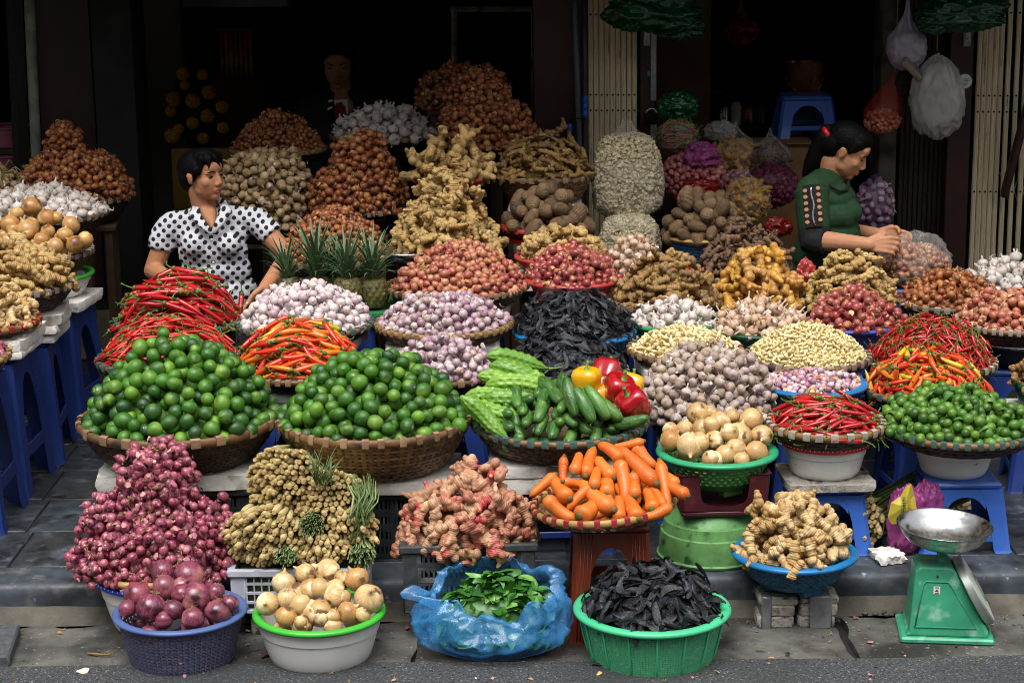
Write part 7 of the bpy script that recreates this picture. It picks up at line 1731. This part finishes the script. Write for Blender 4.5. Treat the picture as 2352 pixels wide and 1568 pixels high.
bx_ = thing('cardboard_box', 'brown cardboard box behind the woman in green', 'box', (at(1790, 380, 8.35).x, 8.45, FLOOR)); m_card = mat('cardboard', ['#8a6640'], .85, (12, .15), None, (60, .1)); b = MB(); zt_ = at(1790, 328, 8.35).z-FLOOR; wv = .15; b.box(-wv, wv, -.10, .10, 0, zt_, .003); b.build('carton', m_card, bx_, sharp=30)
b = MB(); b.box(-wv, wv, -.13, -.101, zt_-.004, zt_+.001); b.build('flap', m_card, bx_, smooth=False)
# blue stools stacked with a bucket on them
zs = at(1845, 326, 8.5).z; s1 = stool('blue plastic stool lying on the cardboard box in the shop', at(1846, 300, 8.62).x, 8.62, zt_+FLOOR+.002 if False else zs, .20, m_bluel, .27, .0); s2 = stool('blue plastic stool standing behind, under the copper bucket', at(1846, 250, 8.85).x, 8.85, FLOOR, at(1846, 232, 8.85).z-FLOOR, m_blue, .25, .0)
sup('the blue stool in the shop', s1.location.x, 8.64, zs, .26, 'stand', foam=0, ground=FLOOR)
m_cop = mat('copper_bucket', ['#9c6450'], .3, (10, .2), metal=.6); pb = at(1846, 232, 8.85); bk = thing('bucket', 'copper coloured bucket standing on the blue stool', 'bucket', (pb.x, 8.85, pb.z)); k_ = mpp(200, 8.85)
b = MB(); b.lathe([(0, .0), (34*k_, 0), (36*k_, .01), (42*k_, 88*k_), (43.5*k_, 90*k_), (41*k_, 89*k_), (34*k_, .012), (0, .012)], 40); b.build('pail', m_cop, bk, sharp=40)
b = MB(); b.tube([(44*k_*math.cos(a), -44*k_*math.sin(a)*.75, 60*k_-44*k_*math.sin(a)*.9) for a in [PI*i/12 for i in range(13)]], .004, 6); b.build('handle', m_cop, bk)
post('plywood_board', 'dull orange brown board behind the padlocked post', 1506, 1632, mat('orange_board', ['#4a2612'], .6, (4, .3), [('#6b3a1a', 3, .55, .75)]), 8.95, .03, cat='board'); 
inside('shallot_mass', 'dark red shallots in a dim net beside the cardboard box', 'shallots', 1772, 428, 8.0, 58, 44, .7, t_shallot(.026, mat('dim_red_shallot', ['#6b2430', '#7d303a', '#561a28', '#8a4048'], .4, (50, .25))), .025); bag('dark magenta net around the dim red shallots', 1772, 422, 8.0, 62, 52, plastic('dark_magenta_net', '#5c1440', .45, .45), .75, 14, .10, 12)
inside('ginger_mass', 'brown roots in a clear bag behind the magenta net', 'roots', 1768, 365, 8.2, 40, 30, .7, t_ginger(.07, g_root, 'turmeric_root', fat=.14, knobs=4), .034, 'lay'); bag('scrunched clear bag of brown roots beside the cardboard box', 1768, 358, 8.2, 46, 40, p_clear, .8, 19, .18, 30)
bag('crumpled empty clear bag on the goods behind the chillies', 1655, 300, 8.4, 36, 22, p_clearw, .8, 23, .3)
for i, (u0, u1, v) in enumerate(((1640, 1780, 292), (1520, 1660, 206))): post('shelf_board', ('lower' if i == 0 else 'upper')+' dim shelf board deep in the right shop', u0, u1, m_wood, 9.6, .3, at(1700, v, 9.6).z-.02, at(1700, v, 9.6).z, cat='shelf')
for i, (u, m_, lab) in enumerate(((1662, m_steel, 'steel tin'), (1690, m_white, 'white jar'), (1718, m_cop, 'copper tin'), (1746, m_dgreen, 'green jar'))):
    p = at(u, 292, 9.7); b = MB(); b.lathe([(0, 0), (.026, 0), (.027, .004), (.027, .08+.015*(i % 2)), (.02, .09+.015*(i % 2)), (.02, .10+.015*(i % 2)), (0, .10+.015*(i % 2))], 20); tag(b.build('storage_tin', m_, None, (p.x, 9.7, at(1700, 292, 9.6).z)), f'dim {lab} on the lower shelf in the right shop', 'tin')
# bags hanging overhead and at the right post
def hook(u, v, Y): return at(u, v, Y)
bag('green plastic bundle hanging above the left cream shutter', 1500, 28, 8.1, 112, 46, p_green, .7, 4, .22, sag=.05); bag('lower fold of the green bundle above the padlocked post', 1560, 62, 8.14, 56, 30, p_green, .7, 9, .3, sag=.05)
bag('green plastic bundle hanging at the top right', 2210, 28, 8.05, 106, 44, p_green, .7, 12, .22, sag=.05)
bag('small green fold below the top right bundle', 2150, 52, 8.02, 44, 26, p_green, .7, 15, .3, sag=.05)
bag('white paper filled plastic bag hanging by the concrete pillar', 2082, 108, 8.12, 44, 52, plastic('lilac_film', '#a89cb0', .9, .3), .7, 2, .14, 70, sag=.05, sq=2.6)
bag('large clear plastic bag hanging beside the reddish brown post', 2152, 222, 8.08, 62, 96, p_clearw, .8, 7, .13, 14, sag=.22); bag('pale scrunched plastic inside the large clear bag', 2152, 232, 8.08, 50, 78, plastic('white_film', '#b8b2aa', .9, .3), .7, 17, .25, sag=.2)
inside('shallot_mass', 'pink shallots at the bottom of the red net bag', 'shallots', 2026, 278, 8.12, 38, 24, .7, t_shallot(.022, mat('net_red_shallot', ['#c07058', '#b0604c', '#cc8468'], .45, (50, .2))), .021)
b = MB(); v = []; f = []; seg = 48; pn = at(2026, 278, 8.12); tpn = at(2056, 168, 8.16); k_ = mpp(278, 8.12)
for i in range(15):
    t = i/14; c_ = Vector((0, 0, -26*k_)) if i == 0 else (Vector((0, 0, -26*k_+52*k_*min(t/.45, 1))) if t < .45 else Vector((0, 0, 26*k_)).lerp(tpn-pn, (t-.45)/.55)); r = 42*k_*(math.sin(min(t/.3, 1)*PI/2)**.6 if t < .3 else 1 if t < .45 else (1-(t-.45)/.55)**.85+.03)
    for j in range(seg): a = 2*PI*j/seg; rr = r*(1+.05*math.cos(14*a)); v.append(c_+Vector((rr*math.cos(a), rr*.7*math.sin(a), 0)))
b.add(v, [(i*seg+j, i*seg+(j+1) % seg, (i+1)*seg+(j+1) % seg, (i+1)*seg+j) for i in range(14) for j in range(seg)]); tag(b.build('net_bag', p_net, None, pn), 'red net bag of shallots hanging by the concrete pillar', 'net bag')
bag('dark tied bundle hanging under the white plastic bag', 2080, 190, 8.14, 22, 32, mat('dark_cloth', ['#12100f'], .8, (20, .2)), .8, 5, .25, sag=0)
bk_ = MB(); bk_.box(-.055, .055, -.03, .03, -.012, .012, .003); tag(bk_.build('notebook', mat('worn_paper', ['#8f8674'], .8, (40, .3)), None, at(2096, 158, 8.06), (.5, .78, .1)), 'worn folded notebook tucked under the white plastic bag', 'notebook')
# ropes the hanging bags are tied with
for lab, u, v, Y in (('rope holding up the white plastic bag', 2082, 6, 8.12), ('rope holding up the large clear bag', 2152, 118, 8.08), ('rope holding up the red net bag', 2056, 172, 8.16), ('rope holding up the left green bundle', 1500, -14, 8.1), ('rope holding up the right green bundle', 2210, -12, 8.05), ('rope holding up the dim red bag', 1700, 12, 9.4)):
    p0 = at(u, v, Y); b = MB(); b.tube([p0, p0.lerp(Vector((p0.x, p0.y, 2.43)), .5)+Vector((.004, 0, 0)), Vector((p0.x, p0.y, 2.46))], .0025, 6); tag(b.build('rope', g_straw), lab, 'rope')
# lock plates, padlock, sticker, cord handles
m_alu = mat('brushed_metal', ['#9a9c9e'], .4, (30, .2), [('#5f6062', 20, .6, .75)], metal=.6)
def plate(label, u0, u1, v0, v1, Y, m, name, cat, d=.006):
    a_, c_ = at(u0, v1, Y), at(u1, v0, Y); root = thing(name, label, cat, (a_.x, Y, a_.z)); b = MB(); b.box(0, c_.x-a_.x, -d, 0, 0, c_.z-a_.z, .002); b.build('plate', m, root, sharp=35); return root, c_.x-a_.x, c_.z-a_.z
for lab, u0, u1, v0, v1 in (('metal door handle plate on the padlocked brown post', 1478, 1494, 55, 106), ('metal door handle plate on the right brown post', 2212, 2231, 64, 107)):
    r_, w_, h_ = plate(lab, u0, u1, v0, v1, FAC-.035, m_alu, 'handle_plate', 'handle'); b = MB(); b.box(w_*.22, w_*.78, -.012, -.006, h_*.28, h_*.95, .002); b.build('grip_inset', m_white, r_, sharp=35)
    b = MB(); zz = [h_*(.88-.075*i) for i in (0, 1, 2, 3, 5, 6, 7)]
    for i, z_ in enumerate(zz):
        b.tube([(w_*.36, -.0125, z_), (w_*.64, -.0125, z_)], .0007, 4); b.tube([(w_*(.36 if i % 2 else .62), -.0125, z_), (w_*(.40 if i % 2 else .60), -.0125, z_-h_*.045)], .0007, 4)
        if i in (0, 5): b.tube([(w_*.36, -.0125, z_-h_*.03), (w_*.64, -.0125, z_-h_*.03)], .0007, 4)
    b.build('lettering', m_ink, r_)
r_, w_, h_ = plate('long metal edge strip on the padlocked brown post', 1494, 1508, 60, 232, FAC-.04, m_alu, 'edge_strip', 'strip'); r_, w_, h_ = plate('short lower metal strip below the padlock', 1494, 1508, 285, 330, FAC-.04, m_alu, 'edge_strip', 'strip')
pk = at(1496, 270, FAC-.06); lk = thing('padlock', 'black padlock hanging on the brown door post', 'padlock', pk); k_ = mpp(270, FAC); b = MB(); b.box(-14*k_, 14*k_, -.010, .010, -11*k_, 9*k_, .003); b.build('lock_body', mat('black_lock', ['#0d0d0e'], .35), lk, sharp=35)
b = MB(); b.tube([(11*k_*math.cos(a), 0, 9*k_+(11*k_*math.sin(a))*1.0) for a in [PI*i/10 for i in range(11)]], .0045, 8); b.build('shackle', m_steel, lk)
ky = at(1490, 170, FAC-.036); b = MB(); b.lathe([(0, 0), (.012, 0), (.012, .004), (.006, .006), (0, .006)], 6); b.v = [(x*.75, -z, y*1.35) for x, y, z in b.v]; tag(b.build('keyhole_plate', mat('verdigris', ['#3f7a80'], .5, (60, .3)), None, ky), 'small turquoise keyhole plate above the padlock', 'keyhole')
stc = at(2216, 187, FAC-.024); sk_ = thing('sticker', 'round white and green shop sticker on the reddish brown post', 'sticker', stc); k_ = mpp(187, FAC)
for r0, m_, y_, nm in ((20, m_dgreen, 0, 'green_ring'), (16.5, m_white, -.0008, 'white_disc')):
    b = MB(); b.add([(0, y_, 0)]+[(r0*k_*math.cos(a), y_, r0*k_*math.sin(a)) for a in [2*PI*i/32 for i in range(32)]], [(0, 1+i, 1+(i+1) % 32) for i in range(32)]); b.build(nm, m_, sk_, smooth=False)
for (x0, x1, z_, h_, m_) in ((-5, 9, 5, 2.2, m_redp), (-8, 11, 1, 1.2, m_ink), (-6, 8, -2, 1.2, m_ink), (-6, 7, -5, 1.2, m_ink), (-5, 5, -8, 1.2, m_ink)):
    b = MB(); n_ = 6; 
    for i in range(n_): xa = x0+(x1-x0)*i/n_; b.add([(xa*k_, -.0016, (z_-h_/2)*k_), ((xa+(x1-x0)/n_*.75)*k_, -.0016, (z_-h_/2)*k_), ((xa+(x1-x0)/n_*.75)*k_, -.0016, (z_+h_/2)*k_), (xa*k_, -.0016, (z_+h_/2)*k_)], [(0, 1, 2, 3)])
    b.build('print', m_, sk_, smooth=False)
m_bh = mat('blue_handle', ['#1f56b0'], .4, (20, .15))
for lab, u0, v0, v1, Y in (('upper blue ribbed cord handle by the cream slats', 1344, 220, 272, 8.22), ('lower blue ribbed cord handle by the maroon column', 1308, 284, 336, 8.20)):
    p0, p1 = at(u0, v1, Y), at(u0, v0, Y); b = MB(); b.tube([p0.lerp(p1, t) for t in (0, .06, .12, .3, .34, .38, .6, .64, .68, .9, .95, 1)], [.006, .010, .0115, .0115, .009, .0115, .0115, .009, .0115, .0115, .010, .006], 12); tag(b.build('cord_handle', m_bh), lab, 'handle')
b = MB(); b.tube([at(1344, 274, 8.22), at(1330, 272, 8.2), at(1310, 276, 8.19), at(1308, 284, 8.20)], .003, 6); tag(b.build('rope', m_blk), 'short black cord joining the two blue handles', 'cord')
# metal frame, shelf and dim things in the left hand shop
m_tubeg = mat('worn_steel_tube', ['#8a8478'], .55, (30, .4), [('#3a352e', 16, .55, .7)], metal=.4)
fr_ = thing('display_rack', 'worn square steel frame behind the tall bundle of shallots', 'frame', (0, 8.7, FLOOR)); 
for a_, c_ in (((1043, 480, 8.7), (1043, 18, 8.7)), ((1034, 22, 8.7), (1226, 22, 8.7)), ((1226, 480, 8.7), (1226, 18, 8.7))):
    b = MB(); p0, p1 = at(*a_), at(*c_); b.tube([p0-fr_.location, p1-fr_.location], .0125, 4); b.build('tube', m_tubeg, fr_, smooth=False)
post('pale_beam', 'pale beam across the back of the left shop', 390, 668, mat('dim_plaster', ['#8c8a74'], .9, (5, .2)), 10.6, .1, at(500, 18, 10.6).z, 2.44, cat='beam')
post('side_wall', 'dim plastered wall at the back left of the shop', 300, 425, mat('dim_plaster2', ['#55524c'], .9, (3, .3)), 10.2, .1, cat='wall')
lp = thing('shelf_lamp', 'dim shrine lamp of amber glass rods in the dark shop', 'lamp', at(545, 180, 10.0)); k_ = mpp(120, 10); m_amb = mat('amber_glass', ['#6a3c12', '#8a5a1e', '#4a2a10'], .15, (60, .4), None, (90, .5))
for i in range(7): b = MB(); b.tube([((i-3)*11*k_, 0, 0), ((i-3)*11*k_, 0, 30*k_), ((i-3)*11*k_, 0, 106*k_)], [5*k_, 5.5*k_, 5*k_], 8); b.build('glass_rod', m_amb, lp)
b = MB(); b.box(-42*k_, 42*k_, -.03, .03, 107*k_, 114*k_, .003); b.build('top_plate', m_wood, lp, sharp=30); b = MB(); b.box(-.12, .12, -.05, .1, -(lp.location.z-FLOOR), -.002, .004); b.build('cabinet', m_wood, lp, sharp=30)
m_mg = mat('marigold', ['#b8860e', '#c8960f', '#a87208'], .6, (80, .2)); fw_ = MB(); 
for i in range(60):
    a = i*2.4; e = math.acos(1-2*(i+.5)/60); d = Vector((math.sin(e)*math.cos(a), math.sin(e)*math.sin(a), math.cos(e))); fw_.ball(d*.030, (.012, .012, .012), 6, 4)
fw_.ball((0, 0, 0), .026, 8, 6); fme = fw_.mesh('marigold', m_mg)
vz = thing('flower_pot', 'dark pot and stems of a marigold bush in the dark shop', 'plant', (at(445, 330, 9.5).x, 9.5, FLOOR)); b = MB(); b.lathe([(0, 0), (.09, 0), (.12, .25), (.11, .25), (0, .24)], 24); b.build('pot', m_black, vz); crn = MB(); zc = at(445, 255, 9.5).z-FLOOR
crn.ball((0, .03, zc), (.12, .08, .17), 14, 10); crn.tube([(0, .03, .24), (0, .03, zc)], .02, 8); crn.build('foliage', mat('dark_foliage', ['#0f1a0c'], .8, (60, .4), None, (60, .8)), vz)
for i, (u, v) in enumerate(((420, 170), (465, 172), (425, 196), (480, 212), (443, 232), (398, 228), (510, 246), (476, 268), (392, 256), (442, 283), (410, 297), (466, 318), (512, 294), (395, 312))): tag(obj('marigold', fme, None, at(u, v, 9.40+.02*(i % 3)), (i, i*2, 0), RNG.uniform(.65, .95)), 'yellow marigold bloom glowing dimly in the dark shop', 'flower', 'marigolds in the dark shop')
b = MB(); b.box(-.16, .16, -.02, .02, -.35, 0, .003); tag(b.build('yellow_board', mat('yellow_board', ['#8a6a10'], .6, (8, .2)), None, at(470, 340, 9.25)), 'yellow board below the marigolds in the dark shop', 'board')
bag('dim red plastic bag hanging in the right shop', 1700, 72, 9.4, 40, 34, p_red, .7, 5, .3, sag=0, neck=60); 
# goods at the far left: pink tubs
for u, v, rr, Y in ((18, 290, 60, 8.7), (18, 355, 60, 8.7)):
    c = at(u, v, Y); k_ = mpp(v, Y); basin(f"{'upper' if v < 300 else 'lower'} pink plastic tub behind the metal post at the far left", c, rr*k_, .09, mat('pink_plastic', ['#8a4a5c'], .4, (10, .1)), mat('pink_plastic', []), rb=.8)
sup('the pink tubs at the far left', at(18, 355, 8.7).x, 8.7, at(18, 355, 8.7).z-.09, .3, 'stand', foam=0, ground=FLOOR)
b = MB(); b.box(-.12, .12, -.08, .08, 0, at(18, 290, 8.7).z-.09-at(18, 355, 8.7).z-.008, .003)
tag(b.build('wooden_block', m_wood, None, (at(18, 290, 8.7).x, 8.7, at(18, 355, 8.7).z+.008), sharp=30), 'dark wooden block between the two pink tubs', 'block')

# ================================================================== lower right: lemongrass on the pavement, magenta bag, foam
g_stk = mat('green_stalks', ['#4a5a26', '#55662c', '#3a4a20', '#6b7438'], .5, (60, .25))
sb2 = MB(); sb2.tube([(0, 0, 0), (0, 0, .16), (.004, .003, .34)], [.0042, .0040, .0024], 6); stm = sb2.mesh('stem', g_stk)
st_ = thing('stem_bundle', 'tied bundle of long green stems under the small lime basket', 'stems', at(2040, 1180, 5.62)); d0 = Vector((1, .18, .42)).normalized()
for i in range(120):
    a = RNG.uniform(0, 6.3); q = RNG.uniform(0, 1)**.5*.075; X = d0.cross(Vector((0, 1, 0))).normalized(); Zv = X.cross(d0); obj('stem', stm, st_, X*q*math.cos(a)+Zv*q*.8*math.sin(a)-d0*RNG.uniform(.06, .12), zto((d0+Vector(RNG.normal(0, .07, 3))).normalized()))
b = MB(); b.lathe([(.085+.004*math.cos(a), .005*math.sin(a)) for a in [2*PI*i/6 for i in range(6)]], 32, closed=True); b.v = [(x, y*.82, z) for x, y, z in b.v]; b.xf(d0.to_track_quat('Z', 'Y').to_matrix().to_4x4()); b.build('tie', g_straw, st_, d0*.10)
bundle('small lemongrass bundle lying on the pavement under the right stools', 1992, 1205, 5.45, 38, 60, (-.35, -1, .05), .02)
bundle('lemongrass bundle end seen between the legs of the right stool', 2205, 1180, 5.75, 26, 22, (-.5, -1, .05), .02)
sl_ = at(2045, 1285, 5.33); slab('broken white foam slab on the kerb behind the scale', at(2046, 1290, 5.3).x, 5.36, SW+.001, .09, .10, .024, m_foam, .25, pits=.007)
b = bagshape(.055, .045, .105, 21, .22, .0, sag=.3); tag(b.build('net_bag', p_mag, None, at(2080, 1192, 5.42)), 'magenta net bag with yellow label behind the scale pan', 'net bag')
mb2 = tag(bagshape(.05, .04, .09, 33, .22, .0, sag=.3).build('net_bag', p_mag, None, at(2130, 1170, 5.44)), 'magenta net folded against the blue stool behind the scale', 'net bag')
lbp = at(2075, 1160, 5.355); lbr = thing('bag_label', 'crumpled yellow printed label on the magenta net bag', 'label', lbp, .1); k_ = mpp(1160, 5.35)
b = MB(); pts_ = [(-36, -28), (-26, -45), (20, -42), (32, -12), (26, 22), (16, 52), (4, 46), (-8, 20), (-30, 8)]; n_ = len(pts_); b.add([(0, -.012, 0)]+[(x*k_, .004*math.sin(i*2), y*k_) for i, (x, y) in enumerate(pts_)], [(0, 1+i, 1+(i+1) % n_) for i in range(n_)]); b.build('paper', mat('yellow_print', ['#b8a838'], .5, (30, .2)), lbr, smooth=False)
b = MB()
for i in range(4):
    z0 = -26+i*13; b.tube([((-8)*k_, -.0135, (z0+9)*k_), (2*k_, -.0145, (z0+9)*k_)], .0009, 4); b.tube([((-3)*k_, -.0140, (z0+11)*k_), (-3*k_, -.0140, (z0)*k_)], .0009, 4); b.tube([((-8)*k_, -.0135, (z0+4)*k_), (2*k_, -.0145, (z0+4)*k_)], .0009, 4); b.tube([(-3*k_, -.014, (z0+4)*k_), ((-8 if i % 2 else 2)*k_, -.0138, z0*k_)], .0009, 4)
b.build('lettering', m_dgreen, lbr)
b = MB()
for i in range(9): z0 = -28+i*5.2; b.tube([(8*k_, -.0122, z0*k_), (14*k_, -.0118, (z0+(2 if i % 2 else 0))*k_)], .0008, 4)
b.build('lettering', mat('red_ink', ['#b03a1a'], .6), lbr)
# ================================================================== litter on the gutter
g_dry = mat('dry_leaf', ['#8a6634', '#9c7a44', '#6f4a26'], .7, (40, .25))
def litter(name, label, u, v, mb, m, z=.002, rot=(0, 0, 0), zz=0.0, cat='litter'):
    p = on_z(u, v, zz); return tag(mb.build(name, m, None, (p.x, p.y, zz+z), rot), label, cat)
litter('dry_leaf', 'curled tan dry leaf at the foot of the kerb', 110, 1422, leaf_mb(.075, .03, 1.0), g_dry, .012, (.2, .2, 1.4), cat='leaf'); litter('dry_leaf', 'small brown dry leaf at the kerb crack', 36, 1460, leaf_mb(.04, .025, .6), g_dry, .006, (.1, .2, .4), cat='leaf')
litter('dry_leaf', 'rust brown dry leaf beside the white onion basin', 612, 1506, leaf_mb(.045, .03, .6), mat('rust_leaf', ['#6a3a20'], .7, (40, .2)), .008, (.2, .1, 2.0), cat='leaf')
for u, v, lab in ((243, 1400, 'fallen purple shallot with its dry tail by the kerb'), (154, 1406, 'crushed purple shallot by the kerb')):
    t = t_shallot(.029, g_shv, 'purple_shallot')[0]; p = on_z(u, v, 0); individual(t, p+Vector((0, 0, .013)), rquat(), .9, lab, 'shallot')
def flake(s, sd):
    r = random.Random(sd); b = MB(); n = 9; b.add([(0, 0, s*.35)]+[(s*math.cos(2*PI*i/n)*r.uniform(.6, 1.1), s*math.sin(2*PI*i/n)*r.uniform(.5, 1.0), s*r.uniform(0, .35)) for i in range(n)], [(0, 1+i, 1+(i+1) % n) for i in range(n)]); return b
m_skin3 = mat('garlic_paper', ['#c9c2b4'], .6, (60, .15))
litter('garlic_skin', 'white scrap of garlic skin at the foot of the purple colander', 394, 1533, flake(.016, 3), m_skin3, .010, (-.5, 0, 0)); litter('garlic_skin', 'white scrap of garlic skin on the asphalt', 190, 1550, flake(.020, 5), m_skin3, .010)
litter('black_pod_scrap', 'single black pod lying on the asphalt', 1378, 1537, (lambda t: (setattr(t, 'x', 1), t)[1])(MB().tube([(-.022, 0, 0), (0, .004, .003), (.022, 0, 0)], [.003, .008, .002], 6, .4)), g_pod, .012, (0, 0, -.3), cat='pod')
litter('dry_stalk', 'bent dry stalk lying on the gutter slab', 235, 1502, MB().tube([(-.04, 0, .002), (-.01, -.012, .004), (.02, -.016, .003), (.045, .004, .010)], [.003, .003, .002, .001], 5), g_straw, .002)
litter('leaf_scrap', 'pale green leaf scrap at the foot of the scale', 1744+2000*0+0, 1495, leaf_mb(.03, .012, .3), g_leaf, .014, (0, 0, 1.2), cat='leaf')
rb_ = thing('rubble', 'broken stones in the crack between gutter slabs by the scale', 'stones', on_z(2045, 1400, 0)); 
for i in range(26):
    b = MB(); s = RNG.uniform(.004, .016); b.ball((0, 0, 0), (s, s*RNG.uniform(.6, 1), s*RNG.uniform(.4, .7)), 7, 5); wob(b, .01, i); b.build('stone', m_base if i % 3 else m_slab, rb_, (RNG.uniform(-.10, .16), RNG.uniform(-.05, .03), .004))
tw = MB(); tw.box(-.16, .13, -.12, .12, -.02, .030, .006); tag(tw.build('granite_block', mat('granite', ['#4a4e52'], .7, (60, .35), None, (120, .4)), None, (at(-90, 1455, 4.95).x, 5.0, 0), (0, 0, .12), sharp=40), 'grey stone block at the left edge of the gutter', 'stone block')

# peelings, grit and crumbs scattered over the gutter and the road edge
pl = []
gr_ = [Tpl('grit', _flake(.0045, k+40, .5), m_base) for k in range(2)]
for i in range(420):
    k = RNG.random(); x = RNG.uniform(-1.6, 1.6); y = RNG.uniform(4.70, 5.22) if k < .8 else RNG.uniform(5.3, 5.6); z = .002 if y > 4.87 and y < 5.24 else (.012 if y < 4.87 else SW+.003)
    t = (FB+FP+FW)[int(RNG.integers(15))] if k < .30 else gr_[int(RNG.integers(2))]
    pl.append((t, np.array([x, y, z]), zto(Vector((RNG.normal(0, .2), RNG.normal(0, .2), 1)).normalized()), RNG.uniform(.4, 1.3)))
joined('peelings', pl, label='scraps of onion skin and grit scattered along the gutter', cat='litter')
